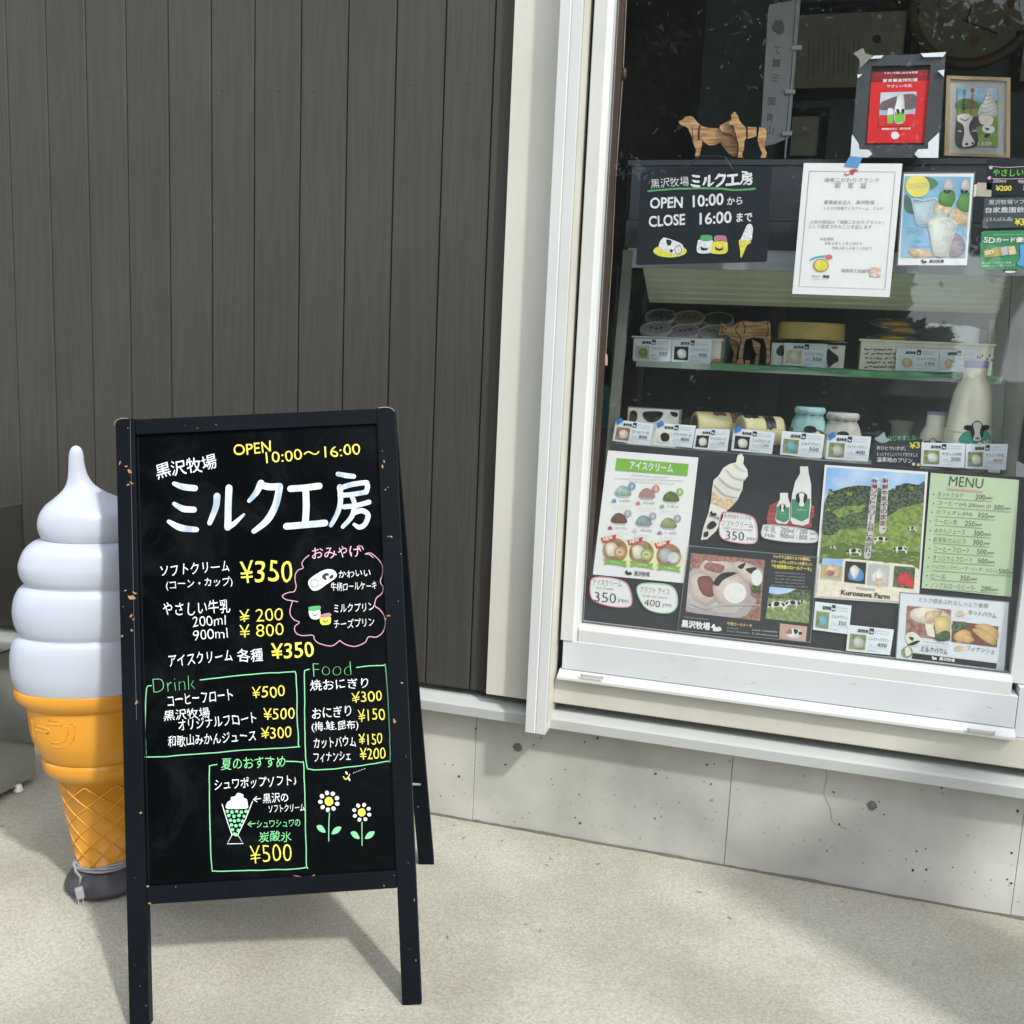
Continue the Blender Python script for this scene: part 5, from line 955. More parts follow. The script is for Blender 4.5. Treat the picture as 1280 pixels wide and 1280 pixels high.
def jars(k, F, s, A, layer=3):
    k.blob('jar_drawing', [F(*p) for p in A[0]], WHITE, layer); k.blob('jar_cap_drawing', [F(*p) for p in A[1]], mat('green_cap_pen', srgb(80, 165, 100), .7), layer+1)
    k.blob('jar_drawing', [F(*p) for p in A[2]], YEL, layer+1); k.blob('jar_cap_drawing', [F(*p) for p in A[3]], mat('mauve_cap_pen', srgb(170, 120, 140), .7), layer+2)
jars(k, SX, 1, ([(585, 765), (600, 745), (700, 745), (720, 765), (710, 850), (640, 868), (590, 860), (575, 830)], [(620, 705), (705, 708), (712, 745), (660, 758), (610, 745)], [(720, 765), (830, 760), (850, 780), (848, 850), (800, 872), (710, 865), (706, 840)], [(740, 710), (830, 712), (840, 765), (780, 750), (735, 765)]))
k.blob('cow_drawing', [SX(*p) for p in [(612, 805), (630, 815), (670, 820), (682, 805), (665, 838), (618, 835)]], COWB, 6); k.blob('cow_drawing', [SX(*p) for p in [(742, 805), (765, 822), (800, 820), (815, 800), (800, 838), (748, 835)]], COWB, 6)
k.blob('cone_drawing', [SX(*p) for p in [(955, 745), (1058, 762), (1020, 800), (980, 890), (965, 900), (962, 840)]], YEL, 3); k.blob('swirl_drawing', [SX(*p) for p in [(968, 745), (985, 700), (1010, 640), (1025, 612), (1055, 605), (1075, 640), (1070, 700), (1060, 750), (1010, 752)]], WHITE, 4)
k.flush()
for n_, (A, B) in enumerate((((415, 138), (600, 0)), ((895, 122), (830, 10)))):
    v, f = tube([onY(*SX(*A), Ysg-.004), onY(*SX(*B), Ysg+.004)], .0013, 6); obj('hanging_cord', v, f, COWB, t)
v, f = tube([onY(*SX(600, 0), Ysg+.004), onY(*SX(715, -2), Ysg+.006), onY(*SX(830, 10), Ysg+.004)], .0010, 6); obj('hanging_cord', v, f, COWB, t)
# --- certificate
CX = lambda X, Yy: (990+X/7.113, 195+Yy/7.113)
t, k = sheet('certificate', 'white framed-line certificate sheet taped up with blue tape, in the centre of the window', 'certificate', [CX(105, 62), CX(982, 68), CX(868, 1255), CX(2, 1225)], Ysg-.0012, PAPER, th=.0006)
k.line('border_line', [CX(155, 135), CX(918, 142), CX(825, 1185), CX(62, 1160)], .6, INKG, 1, sm=False, closed=True)
k.blob('red_emblem', [CX(*p) for p in [(465, 150), (490, 165), (520, 150), (515, 125), (560, 118), (590, 130), (560, 140), (545, 165), (520, 160), (495, 175), (470, 168)]], RED, 3)
for bd, a, b, h, m_ in (('海南こだわりブランド', (285, 232), (775, 235), 5.6, INKG), ('認　定　証', (378, 284), (662, 287), 7, INKG), ('農事組合法人　黒沢牧場', (285, 428), (730, 432), 5, INKG), ('くろさわ牧場アイスクリーム　ミルク', (280, 478), (808, 482), 4, INKG), ('上記の商品は「海南こだわりブランド」', (158, 600), (815, 608), 4.6, INKG), ('として認定されたことを証します', (150, 642), (710, 648), 4.6, INKG), ('認定期間', (250, 750), (368, 750), 3.4, INKG), ('令和２年１１月２日から', (285, 790), (625, 792), 3.8, INKG), ('令和４年１０月３１日まで', (352, 832), (712, 835), 3.8, INKG), ('海南商工会議所', (435, 1034), (690, 1040), 4.6, INKG)): k.text('print', bd, *CX(*a), *CX(*b), h, m_, 2, .0)
k.poly('seal', [CX(695, 990), CX(790, 990), CX(785, 1078), CX(688, 1072)], mat('seal_red', srgb(214, 160, 150), .6, col2=srgb(214, 214, 208), scale=130, sharp=(.45, .55)), 2)
pts = []
for i in range(32): q = 6.283*i/32; r = 1.25 if i % 2 else 1.0; pts.append(CX(258+62*r*math.cos(q), 972+52*r*math.sin(q)))
k.poly('sun_badge', pts, mat('badge_yellow', srgb(226, 178, 60), .6), 2); k.ell('sun_badge', *CX(258, 972), 8.5, 7.2, YEL, 3); k.line('badge_rim', [(CX(258, 972)[0]+8.6*math.cos(q), CX(258, 972)[1]+7.3*math.sin(q)) for q in [i*.4 for i in range(17)]], .5, INKB, 4)
k.text('badge_words', '海南', *CX(268, 1082), *CX(330, 1086), 3.6, INKB, 2, .03); k.fine('badge_words', *CX(172, 1080), *CX(250, 1082), 3.4, INKB); k.fine('small_print', *CX(172, 1102), *CX(322, 1104), 1.6, INKG); k.line('blue_words', [CX(160, 925), CX(200, 905), CX(290, 890)], 2, BLU, 2, wob=1); k.ell('red_bubble', *CX(328, 898), 4.6, 3, mat('bubble_red', srgb(205, 110, 110), .6), 3); k.flush()
TAPE = mat('blue_painters_tape', srgb(88, 150, 205), .7, var=.06, scale=60)
v, f = prism([onY(*CX(*p), Ysg-.0022) for p in [(515, 0), (625, 12), (585, 108), (460, 90)]], (0, -.0003, 0), (0, 0, 0)); obj('blue_tape', v, f, TAPE, t)
# --- drink poster in sleeve
DX = lambda X, Yy: (1120+X/9.846, 210+Yy/9.846)
t, k = sleeved('blue poster of soft-serve milk drinks in plastic cups, right of the certificate', [DX(100, 70), DX(960, 66), DX(872, 1195), DX(22, 1195)], Ysg, PAPER, 'drink_poster', out=2)
k.poly('photo', [DX(110, 100), DX(925, 110), DX(850, 1105), DX(58, 1100)], mat('aqua_print', srgb(110, 165, 205), .4, col2=srgb(158, 196, 214), scale=14), 1)
k.clip = [DX(110, 100), DX(925, 110), DX(850, 1105), DX(58, 1100)]; k.blob('leaf_picture', [DX(*p) for p in [(330, 110), (450, 130), (520, 190), (430, 270), (350, 200)]], mat('soft_leaf', srgb(90, 130, 110), .5, scale=60), 2); k.blob('leaf_picture', [DX(*p) for p in [(112, 330), (190, 400), (230, 560), (110, 520)]], mat('soft_leaf2', srgb(80, 110, 100), .5, scale=60), 2)
k.blob('table_picture', [DX(*p) for p in [(490, 420), (600, 440), (880, 560), (865, 720), (700, 660), (470, 560)]], TAN, 2)
for x in (650, 860):
    k.blob('bottle_picture', [DX(*p) for p in [(x-50, 180), (x, 130), (x+50, 180), (x+60, 270), (x-60, 270)]], mat('bottle_pic', srgb(205, 200, 196), .5), 3); k.blob('bottle_picture', [DX(*p) for p in [(x-70, 280), (x+65, 290), (x+55, 470), (x-110, 450), (x-120, 350)]] if x < 700 else [DX(*p) for p in [(800, 310), (910, 320), (890, 540), (750, 480)]], mat('green_pic', srgb(96, 150, 84), .5, scale=60), 3)
    k.blob('cow_picture', [DX(*p) for p in [(x-65, 280), (x-30, 270), (x-40, 320)]], COWB, 4); k.blob('cow_picture', [DX(*p) for p in [(x-10, 275), (x+30, 290), (x-20, 320)]], COWB, 4)
k.blob('cup_picture', [DX(*p) for p in [(190, 400), (230, 420), (450, 400), (510, 380), (450, 620), (400, 720), (250, 700), (215, 560)]], mat('cup_pic', srgb(186, 208, 216), .4, scale=30), 4); k.line('cup_rim', [DX(195, 410), DX(215, 380), DX(340, 400), DX(480, 370), DX(505, 400)], 1, PAPER, 5)
k.blob('cup_picture', [DX(*p) for p in [(390, 650), (480, 600), (540, 520), (580, 500), (620, 600), (750, 690), (690, 900), (640, 1060), (560, 1095), (460, 1060), (420, 860)]], mat('cup_pic2', srgb(196, 212, 208), .4, col2=srgb(214, 210, 198), scale=26), 6); k.line('cup_rim', [DX(400, 690), DX(520, 640), DX(640, 620), DX(750, 690)], 1.2, PAPER, 7); k.line('straw', [DX(780, 330), DX(640, 590)], 2.2, BLU, 7, sm=False); k.line('straw', [DX(760, 360), DX(650, 560)], .8, PAPER, 8, sm=False)
k.blob('table_picture', [DX(*p) for p in [(700, 820), (800, 840), (850, 960), (800, 1080), (660, 1090)]], mat('mauve_pic', srgb(160, 150, 160), .5, scale=30), 3); k.blob('table_picture', [DX(*p) for p in [(160, 1000), (400, 1020), (470, 1095), (230, 1098)]], TAN, 3)
k.ell('yellow_circle', *DX(265, 225), 15, 14, mat('yellow_circle', srgb(226, 216, 110), .5), 5); k.fine('circle_print', *DX(140, 215), *DX(385, 195), 2.2, ORG, 6); k.text('circle_words', 'ソフトでゆったり', *DX(145, 262), *DX(395, 240), 4, BLU, 6)
for i in range(4): k.fine('small_print', *DX(130, 745+i*20), *DX(350, 748+i*20), 1.5, INKG, 6)
k.fine('small_print', *DX(170, 905), *DX(430, 915), 2.2, BLU, 6); k.fine('price_strip', *DX(170, 975), *DX(450, 980), 3, mat('dull_red', srgb(150, 110, 120), .5), 6); k.clip = None; logo(k, *DX(345, 1150), 3.4, INKB); k.text('farm_name', '黒沢牧場', *DX(410, 1168), *DX(585, 1168), 4, INKB, 3, .03); k.flush()
# --- white hooks/tape squares
for x0, y0, x1, y1, lab in ((1216, 228, 1240, 246, 'small beige plastic hook block right of the drink poster'),):
    t, k = sheet('hook_block', lab, 'hook', [(x0+6, y0), (x1, y0+1), (x1-1, y1), (x0+4, y1-1)], Ysg, mat('beige_plastic', srgb(186, 180, 160), .5), th=.006, part='block'); k.flush()
    v, f = prism([onY(x, y, Ysg+.001) for x, y in ((x0+1, y0+3), (x0+6, y0+2), (x0+5, y1-1), (x0, y1))], (0, 0, 0), (0, .004, 0)); obj('tab', v, f, TUB, t)
# --- chalk menu right edge
RX = lambda X, Yy: (1200+X/8, 190+Yy/8)
t, k = sheet('chalk_menu', 'upper black chalk sign with green and yellow writing, cut by the right picture edge', 'chalk sign', [RX(275, 70), RX(720, 60), RX(715, 450), RX(262, 420)], Ysg, SLATE, th=.003)
k.text('green_writing', 'やさしい牛乳', *RX(325, 245), *RX(790, 240), 9, mat('leaf_pen', srgb(110, 200, 70), .6), 2, .015, .08); k.line('pink_line', [RX(320, 145), RX(480, 155), RX(700, 140)], .8, PINK, 2); k.line('pink_line', [RX(320, 265), RX(500, 270), RX(700, 262)], .8, PINK, 2)
for q in ((308, 155), (292, 260)): k.ell('flower', *RX(*q), 2.2, 2.2, PINK, 2, wob=.2)
k.text('writing', '200ml', *RX(325, 305), *RX(455, 308), 4, WHITE, 2); k.text('writing', '900ml', *RX(580, 315), *RX(700, 315), 4.4, WHITE, 2); k.text('price', '¥200', *RX(350, 390), *RX(512, 390), 6.8, YEL, 2, .03); k.text('price', '¥800', *RX(625, 392), *RX(760, 392), 6.8, YEL, 2, .03); k.flush()
t, k = sheet('chalk_menu', 'lower grey chalk sign with white writing above the green card notice', 'chalk sign', [RX(245, 462), RX(720, 450), RX(715, 750), RX(228, 762)], Ysg-.0006, mat('slate_grey', srgb(66, 76, 82), .5, var=.1), th=.003)
k.text('writing', '黒沢牧場ソフト', *RX(285, 528), *RX(700, 520), 6, WHITE, 2, .0, .08); k.text('writing', '自家農園飲茶', *RX(255, 610), *RX(720, 605), 7, WHITE, 2, .01, .08); k.text('writing', '(うんぱん品)', *RX(265, 700), *RX(522, 695), 5.6, WHITE, 2, .0, .1); k.text('price', '¥350', *RX(540, 735), *RX(740, 735), 9, YEL, 2, .03); k.flush()
t, k = sheet('card_notice', 'green notice card with card pictures below the chalk signs at the right edge', 'notice', [RX(215, 805), RX(240, 790), RX(720, 780), RX(700, 1175), RX(205, 1175), RX(195, 1160)], Ysg, mat('notice_green', srgb(46, 128, 84), .4, col2=srgb(70, 150, 100), scale=12), th=.002)
k.text('initials', 'SD', *RX(232, 905), *RX(345, 915), 7, PAPER, 3, .02); k.text('heading', 'カード優遇店', *RX(358, 905), *RX(760, 900), 6, PAPER, 3, .04); k.fine('small_print', *RX(335, 832), *RX(640, 830), 1.4, PAPER, 3)
k.poly('card_picture', [RX(235, 985), RX(400, 945), RX(420, 1035), RX(250, 1060)], mat('gold_card', srgb(176, 160, 80), .4), 3); k.text('initials', 'SD', *RX(250, 1030), *RX(340, 1015), 4.5, CREAM, 4, .02); k.poly('card_picture', [RX(405, 955), RX(470, 940), RX(482, 1025), RX(420, 1038)], INKL, 4); k.poly('card_picture', [RX(475, 945), RX(545, 940), RX(565, 1020), RX(490, 1035)], TAN, 4); k.blob('red_blue_shape', [RX(*p) for p in [(610, 930), (680, 940), (700, 1040), (690, 1140), (600, 1140), (570, 1110), (600, 1060), (600, 990)]], BLU, 3)
k.text('small_words', '黒沢カード提示でご優遇', *RX(218, 1122), *RX(510, 1115), 2.4, PAPER, 3); k.text('small_words', '各種サービスが受けられます', *RX(218, 1150), *RX(545, 1142), 2.4, PAPER, 3); k.flush()
t, k = sheet('round_badge', 'black and white round badge peeping out below the green notice card', 'badge', [(1250+0+9.5*math.cos(q)+12, 336+5.5*math.sin(q)) for q in [i*.35 for i in range(18)]], Ysg+.003, COWB)
k.blob('white_shape', [(1256, 339), (1262, 338), (1270, 339), (1266, 341), (1258, 341)], PAPER, 1); k.flush()
# --- red award poster in black frame with corner protectors
AX = lambda X, Yy: (1060+X/5.818, 60+Yy/5.818)
ya = 2.455
q = [AX(80, 60), AX(712, 38), AX(660, 800), AX(20, 795)]
P = [onY(x, y, ya) for x, y in q]; cc = sum(P, Vector())/4
t = thing('award_frame', 'black picture frame holding a red poster with milk bottles, corner protectors still on', 'picture frame', (cc.x, ya, min(p.z for p in P)))
BFG = mat('frame_charcoal', srgb(72, 76, 80), .3, var=.05)
qi = [AX(172, 130), AX(602, 122), AX(552, 706), AX(122, 706)]
for i in range(4):
    j = (i+1) % 4; v, f = prism([onY(*q[i], ya), onY(*q[j], ya), onY(*qi[j], ya), onY(*qi[i], ya)], (0, 0, 0), (0, .014, 0)); obj('frame_bar', v, f, BFG, t)
v, f = prism([onY(*p, ya+.006) for p in qi], (0, 0, 0), (0, .003, 0)); obj('backing', v, f, DARKR, t)
REDP = mat('red_poster', srgb(214, 44, 46), .35, var=.03)
k = Ink(wallsurf(ya+.0055), t); k.poly('poster', [AX(172, 178), AX(598, 158), AX(552, 690), AX(136, 692)], REDP, 1); k.poly('poster_top', [AX(172, 178), AX(598, 158), AX(592, 235), AX(168, 250)], mat('maroon_print', srgb(120, 30, 40), .4, col2=srgb(160, 36, 44), scale=20), 2)
for bd, a, b, h in (('うまいぞ国に出る会長賞', (262, 192), (505, 186), 2.6), ('富食審査特別賞', (252, 250), (505, 244), 4), ('やさしい牛乳', (280, 290), (465, 286), 3.6), ('農事組合法人　黒沢牧場', (245, 598), (452, 594), 2.6)): k.text('words', bd, *AX(*a), *AX(*b), h, PAPER, 4, .02)
k.poly('photo', [AX(238, 325), AX(500, 318), AX(480, 566), AX(220, 572)], mat('photo_sky', srgb(150, 180, 215), .5, col2=srgb(210, 214, 220), scale=22), 4); k.blob('tree_picture', [AX(*p) for p in [(240, 400), (300, 370), (360, 350), (440, 335), (495, 350), (485, 440), (330, 450), (235, 450)]], mat('grey_trees', srgb(110, 96, 100), .5, scale=120), 5); k.poly('bench_picture', [AX(228, 490), AX(486, 480), AX(480, 566), AX(220, 572)], REDP, 6)
k.poly('bottle_picture', [AX(292, 440), AX(325, 440), AX(330, 485), AX(325, 550), (AX(285, 552)), AX(283, 480)], PAPER, 8); k.poly('label_picture', [AX(284, 490), AX(330, 485), AX(325, 550), AX(285, 552)], mat('fresh_green', srgb(130, 190, 80), .5), 9)
k.blob('bottle_picture', [AX(*p) for p in [(365, 340), (400, 340), (412, 440), (408, 540), (340, 545), (336, 450), (350, 400)]], PAPER, 8); k.poly('label_picture', [AX(338, 470), AX(412, 462), AX(406, 540), AX(342, 548)], MATS['fresh_green'], 9); k.blob('cow_picture', [AX(*p) for p in [(350, 452), (372, 450), (368, 488)]], COWB, 10); k.blob('cow_picture', [AX(*p) for p in [(388, 450), (410, 448), (398, 486)]], COWB, 10)
k.ell('white_seal', *AX(343, 637), 5.4, 4.8, PAPER, 4, n=14, wob=.08); k.flush()
PROT = mat('white_corner_foam', srgb(226, 234, 240), .4)
for pts in ([(30, 628), (78, 700), (82, 738), (150, 742), (175, 772), (145, 798), (16, 796)], [(662, 615), (582, 690), (582, 735), (510, 738), (482, 772), (510, 800), (655, 800)], [(528, 42), (714, 32), (690, 66), (548, 68)], [(190, 58), (258, 56), (238, 78), (160, 80)], [(652, 168), (700, 160), (696, 212)], [(66, 196), (104, 192), (72, 222)]):
    v, f = prism([onY(*AX(*p), ya-.002) for p in pts], (0, -.003, 0), (0, 0, 0)); obj('corner_protector', v, f, PROT, t)
v, f = prism([onY(*AX(*p), ya-.004) for p in [(38, 38), (110, 0), (128, 40), (180, 55), (88, 150), (82, 82)]], (0, -.001, 0), (0, 0, 0)); obj('packing_tape', v, f, mat('silver_tape', srgb(140, 140, 130), .4), t)
# --- cow picture in oak frame standing on the case
q = [AX(718, 200), AX(1182, 215), AX(1178, 798), AX(700, 782)]; ya = 2.56; P = [onY(x, y, ya) for x, y in q]; cc = sum(P, Vector())/4
t = thing('cow_painting', 'light wood picture frame with a cartoon cow, standing on the case', 'picture frame', (cc.x, ya, min(p.z for p in P)))
OAK = mat('oak_frame', srgb(172, 150, 116), .5, var=.1, scale=14); qi = [AX(745, 225), AX(1152, 240), AX(1150, 776), AX(735, 760)]
for i in range(4):
    j = (i+1) % 4; v, f = prism([onY(*q[i], ya), onY(*q[j], ya), onY(*qi[j], ya), onY(*qi[i], ya)], (0, 0, 0), (0, .014, 0)); obj('frame_bar', v, f, OAK, t)
v, f = prism([onY(*p, ya+.004) for p in qi], (0, 0, 0), (0, .003, 0)); obj('mount', v, f, mat('grey_mount', srgb(176, 178, 172), .6), t)
k = Ink(wallsurf(ya+.0035), t); k.poly('painting', [AX(795, 285), AX(1088, 295), AX(1090, 720), AX(795, 708)], mat('paint_green', srgb(150, 172, 84), .6, col2=srgb(104, 140, 70), scale=25), 1); k.poly('painted_sky', [AX(795, 285), AX(1088, 295), AX(1088, 380), AX(960, 400), AX(860, 365), AX(795, 385)], mat('paint_blue', srgb(96, 160, 196), .6, col2=srgb(190, 208, 214), scale=30), 2)
k.blob('painted_hill', [AX(*p) for p in [(795, 390), (860, 365), (940, 400), (940, 440), (795, 430)]], mat('paint_dark_green', srgb(96, 128, 80), .6), 3)
k.blob('painted_cow', [AX(*p) for p in [(795, 520), (830, 490), (900, 500), (985, 510), (985, 560), (930, 580), (945, 650), (930, 715), (795, 708)]], mat('paint_grey', srgb(70, 68, 70), .6), 4); k.blob('painted_cow', [AX(*p) for p in [(800, 490), (870, 480), (905, 505), (880, 560), (885, 620), (920, 690), (880, 716), (830, 712), (845, 620), (835, 560), (795, 530)]], COWW, 5)
for a in ([(820, 515), (850, 530), (880, 512)], [(905, 610), (918, 602), (932, 606)], [(800, 610), (812, 602), (822, 612)]): k.line('painted_line', [AX(*p) for p in a], 1, INKB if a[0][0] == 820 else PAPER, 7)
k.ell('painted_nostril', *AX(862, 700), 2, 1.6, INKB, 7); k.ell('painted_nostril', *AX(905, 694), 1.6, 1.6, INKB, 7)
k.blob('painted_soft_serve', [AX(*p) for p in [(1025, 308), (1045, 340), (1070, 400), (1085, 485), (1040, 500), (945, 488), (960, 430), (995, 380)]], COWW, 5)
for i in range(5): k.line('painted_line', [AX(960+i*8, 470-i*32), AX(1010, 470-i*30), AX(1075-i*8, 440-i*24)], .6, INKG, 6)
k.blob('painted_cone', [AX(*p) for p in [(955, 492), (1050, 505), (1040, 560), (965, 552)]], CREAM, 5); k.blob('painted_cone', [AX(*p) for p in [(985, 565), (1060, 575), (1050, 620), (980, 610)]], PAPER, 6); k.blob('painted_patch', [AX(*p) for p in [(995, 580), (1030, 590), (1010, 600)]], INKB, 7); k.blob('painted_patch', [AX(*p) for p in [(995, 630), (1035, 630), (1000, 655)]], INKB, 7)
k.vtext('red_writing', '特上ソフト', *AX(902, 290), *AX(900, 500), 4.2, RED, 7, .03); k.vtext('black_writing', 'ようこそ牧場へ', *AX(845, 300), *AX(838, 480), 3.8, INKB, 7, .01); k.text('white_writing', 'くろさわ', *AX(940, 712), *AX(1040, 712), 5, PAPER, 7, .03); k.flush()
# ================================================================== A-BOARD
bq = dict(psi=.3165, t=.2435, rho=.088, w=.5435, L=1.1425)
BO = Vector((-.6045, 1.6507, 0))
_a = Vector((-math.cos(bq['psi']), -math.sin(bq['psi']), 0)); _b = Vector((-math.sin(bq['psi']), math.cos(bq['psi']), 0))
_u = math.cos(bq['t'])*Vector((0, 0, 1))+math.sin(bq['t'])*_b
_a2 = math.cos(bq['rho'])*_a-math.sin(bq['rho'])*_u; _u2 = math.sin(bq['rho'])*_a+math.cos(bq['rho'])*_u
BR, BU = -_a2, _u2; BN = BU.cross(BR)
def BL(x, y, z): return BO+BR*x+BN*y+BU*z
bw_, bL = bq['w'], bq['L']
BLK_ = mat('worn_black_paint', srgb(12, 18, 24), .45, var=.12, scale=7, spec=.10)
def worn():
    n = BLK_.node_tree.nodes; l = BLK_.node_tree.links; b = n['Principled BSDF']; tc = [x for x in n if x.type == 'TEX_COORD'][0]; base = [x for x in n if x.type == 'VALTORGB'][0]
    a = n.new('ShaderNodeTexNoise'); a.inputs['Scale'].default_value = 13; a.inputs['Detail'].default_value = 9; a.inputs['Roughness'].default_value = .72; l.new(tc.outputs['Object'], a.inputs[0])
    r = n.new('ShaderNodeValToRGB'); r.color_ramp.elements[0].position = .765; r.color_ramp.elements[1].position = .78; l.new(a.outputs['Fac'], r.inputs[0])
    mx = n.new('ShaderNodeMix'); mx.data_type = 'RGBA'; l.new(r.outputs[0], mx.inputs[0]); l.new(base.outputs[0], mx.inputs[6]); mx.inputs[7].default_value = (*srgb(186, 138, 92), 1)
    s = n.new('ShaderNodeTexNoise'); s.inputs['Scale'].default_value = 190; s.inputs['Detail'].default_value = 1; l.new(tc.outputs['Object'], s.inputs[0])
    r2 = n.new('ShaderNodeValToRGB'); r2.color_ramp.elements[0].position = .80; r2.color_ramp.elements[1].position = .82; l.new(s.outputs['Fac'], r2.inputs[0])
    m2 = n.new('ShaderNodeMix'); m2.data_type = 'RGBA'; l.new(r2.outputs[0], m2.inputs[0]); l.new(mx.outputs[2], m2.inputs[6]); m2.inputs[7].default_value = (*srgb(170, 172, 172), 1)
    l.new(m2.outputs[2], b.inputs['Base Color'])
    w = n.new('ShaderNodeTexNoise'); w.inputs['Scale'].default_value = 30; mp = n.new('ShaderNodeMapping'); mp.inputs['Scale'].default_value = (1, 1, 12); l.new(tc.outputs['Object'], mp.inputs[0]); l.new(mp.outputs[0], w.inputs[0])
    bp = n.new('ShaderNodeBump'); bp.inputs['Strength'].default_value = .25; bp.inputs['Distance'].default_value = .002; l.new(w.outputs['Fac'], bp.inputs['Height']); l.new(bp.outputs[0], b.inputs['Normal'])
worn()
BAREW = mat('bare_wood', srgb(160, 122, 84), .7, var=.15, scale=60)
board = thing('chalkboard_stand', 'black wooden A-frame chalkboard menu with worn painted edges, standing on the apron in front', 'menu board', (BL(-bw_/2, .25, 0).x, BL(-bw_/2, .25, 0).y, 0))
LW, LT = .0365, .024
def leg(x0, x1, zlo):
    P = []; zt = bL; r = .012      # rounded outer top corner
    prof = [(x0, zlo), (x1, zlo)]
    if x1 > -.01: prof += [(x1, zt-r)]+[(x1-r+r*math.cos(q), zt-r+r*math.sin(q)) for q in (.4, .8, 1.2, 1.57)]+[(x0, zt)]
    else: prof += [(x1, zt)]+[(x0+r-r*math.cos(q), zt-r+r*math.sin(q)) for q in (1.57, 1.2, .8, .4, 0)]
    v, f = prism([BL(x, 0, z) for x, z in prof], (0, 0, 0), tuple(BN*LT)); return obj('leg', v, f, BLK_, board, bevel=.0012)
leg(-LW, 0, .001); leg(-bw_, -bw_+LW, -.004)
def rail(name, x0, x1, y0, y1, z0, z1, m=BLK_, bev=.001):
    v, f = boxv(x0, x1, y0, y1, z0, z1); return obj(name, [BL(*p) for p in v], f, m, board, bevel=bev)
PS = Surf(BL(0, .010, 0), BR, BU, -BN)
zr0 = (PS.uv(200, 1129).y+PS.uv(480, 1109).y)/2; zr1 = (PS.uv(200, 1107).y+PS.uv(480, 1087).y)/2; zt0 = (PS.uv(200, 543).y+PS.uv(450, 531).y)/2
rail('top_rail', -bw_+LW+.0006, -LW-.0006, .002, LT-.001, zt0, bL-.0015); rail('bottom_rail', -bw_+LW+.0006, -LW-.0006, .002, LT-.001, zr0, zr1)
SLB = mat('chalkboard_black', srgb(10, 13, 15), .22, var=.0, spec=.12)
def slate():
    n = SLB.node_tree.nodes; l = SLB.node_tree.links; b = n['Principled BSDF']; tc = [x for x in n if x.type == 'TEX_COORD'][0]; cr = [x for x in n if x.type == 'VALTORGB'][0]; no = [x for x in n if x.type == 'TEX_NOISE'][0]
    no.inputs['Scale'].default_value = 5; no.inputs['Detail'].default_value = 9; no.inputs['Roughness'].default_value = .7; no.inputs['Distortion'].default_value = 1.2
    cr.color_ramp.elements[0].position = .5; cr.color_ramp.elements[1].position = .9; cr.color_ramp.elements[0].color = (*srgb(4, 7, 9), 1); cr.color_ramp.elements[1].color = (*srgb(26, 30, 32), 1)
    mr = n.new('ShaderNodeMapRange'); mr.inputs[1].default_value = .3; mr.inputs[2].default_value = .8; mr.inputs[3].default_value = .16; mr.inputs[4].default_value = .42; l.new(no.outputs['Fac'], mr.inputs[0]); l.new(mr.outputs[0], b.inputs['Roughness'])
slate()
CPAN = rail('chalk_panel', -bw_+LW-.004, -LW+.004, .0105, .0145, zr1-.004, zt0+.004, SLB, 0)
rail('panel_bead', -bw_+LW+.0008, -bw_+LW+.0045, .0088, .0103, zr1+.0005, zt0-.0005)
# chips of bare wood on the front edges
for i, (px, py, w, h) in enumerate([(150, 579, 2, 5), (158, 583, 4, 2), (162, 590, 4, 6), (165, 604, 6, 2), (160, 606, 5, 1.4), (165, 747, 8, 5), (168, 741, 6, 2.4), (157, 738, 3, 1.6), (164, 770, 2.5, 6), (167, 774, 2, 3), (153, 795, 2.5, 3), (165, 788, 3, 3), (171, 878, 3, 6), (176, 1016, 3, 3), (478, 583, 2.2, 6), (480, 577, 2, 3), (482, 612, 1.5, 4), (485, 609, 2.4, 1.2), (489, 671, 4, 2), (486, 770, 5, 2), (482, 774, 2, 4), (493, 901, 3, 5), (185, 1108, 3, 3), (372, 1095, 8, 1), (392, 1094, 5, .9), (480, 1107, .9, 4), (187, 1129, 4, 2), (518, 1125, 1.2, 4), (520, 1200, 1, 3), (181, 1245, 2, 6), (270, 531, 3, .8), (247, 535, 3, .6), (231, 532, 1, .8)]):
    kk = Ink(Surf(BL(0, 0 if (px < 180 or px > 474) and not 183 < px < 200 else .002, 0), BR, BU, -BN), board, .0005)
    kk.ell('bare_patch', px, py, w*.5, h*.5, BAREW, 1, rot=random.uniform(-.5, .5), n=9, wob=.45); kk.flush()
kk = Ink(Surf(BL(0, 0, 0), BR, BU, -BN), board, .0006); EDG = mat('rubbed_edge', srgb(150, 146, 136), .6, var=.2, scale=60)
kk.line('rubbed_edge', [(473, 510), (483, 509), (490, 511), (493, 514)], .8, EDG, sm=True); kk.line('rubbed_edge', [(143, 531), (145, 526), (152, 523), (160, 523)], .7, EDG); kk.line('rubbed_edge', [(163, 525), (163.4, 560), (165, 640), (167.5, 770), (171, 900)], .5, mat('faint_edge', srgb(84, 92, 98), .5), sm=False); kk.flush()
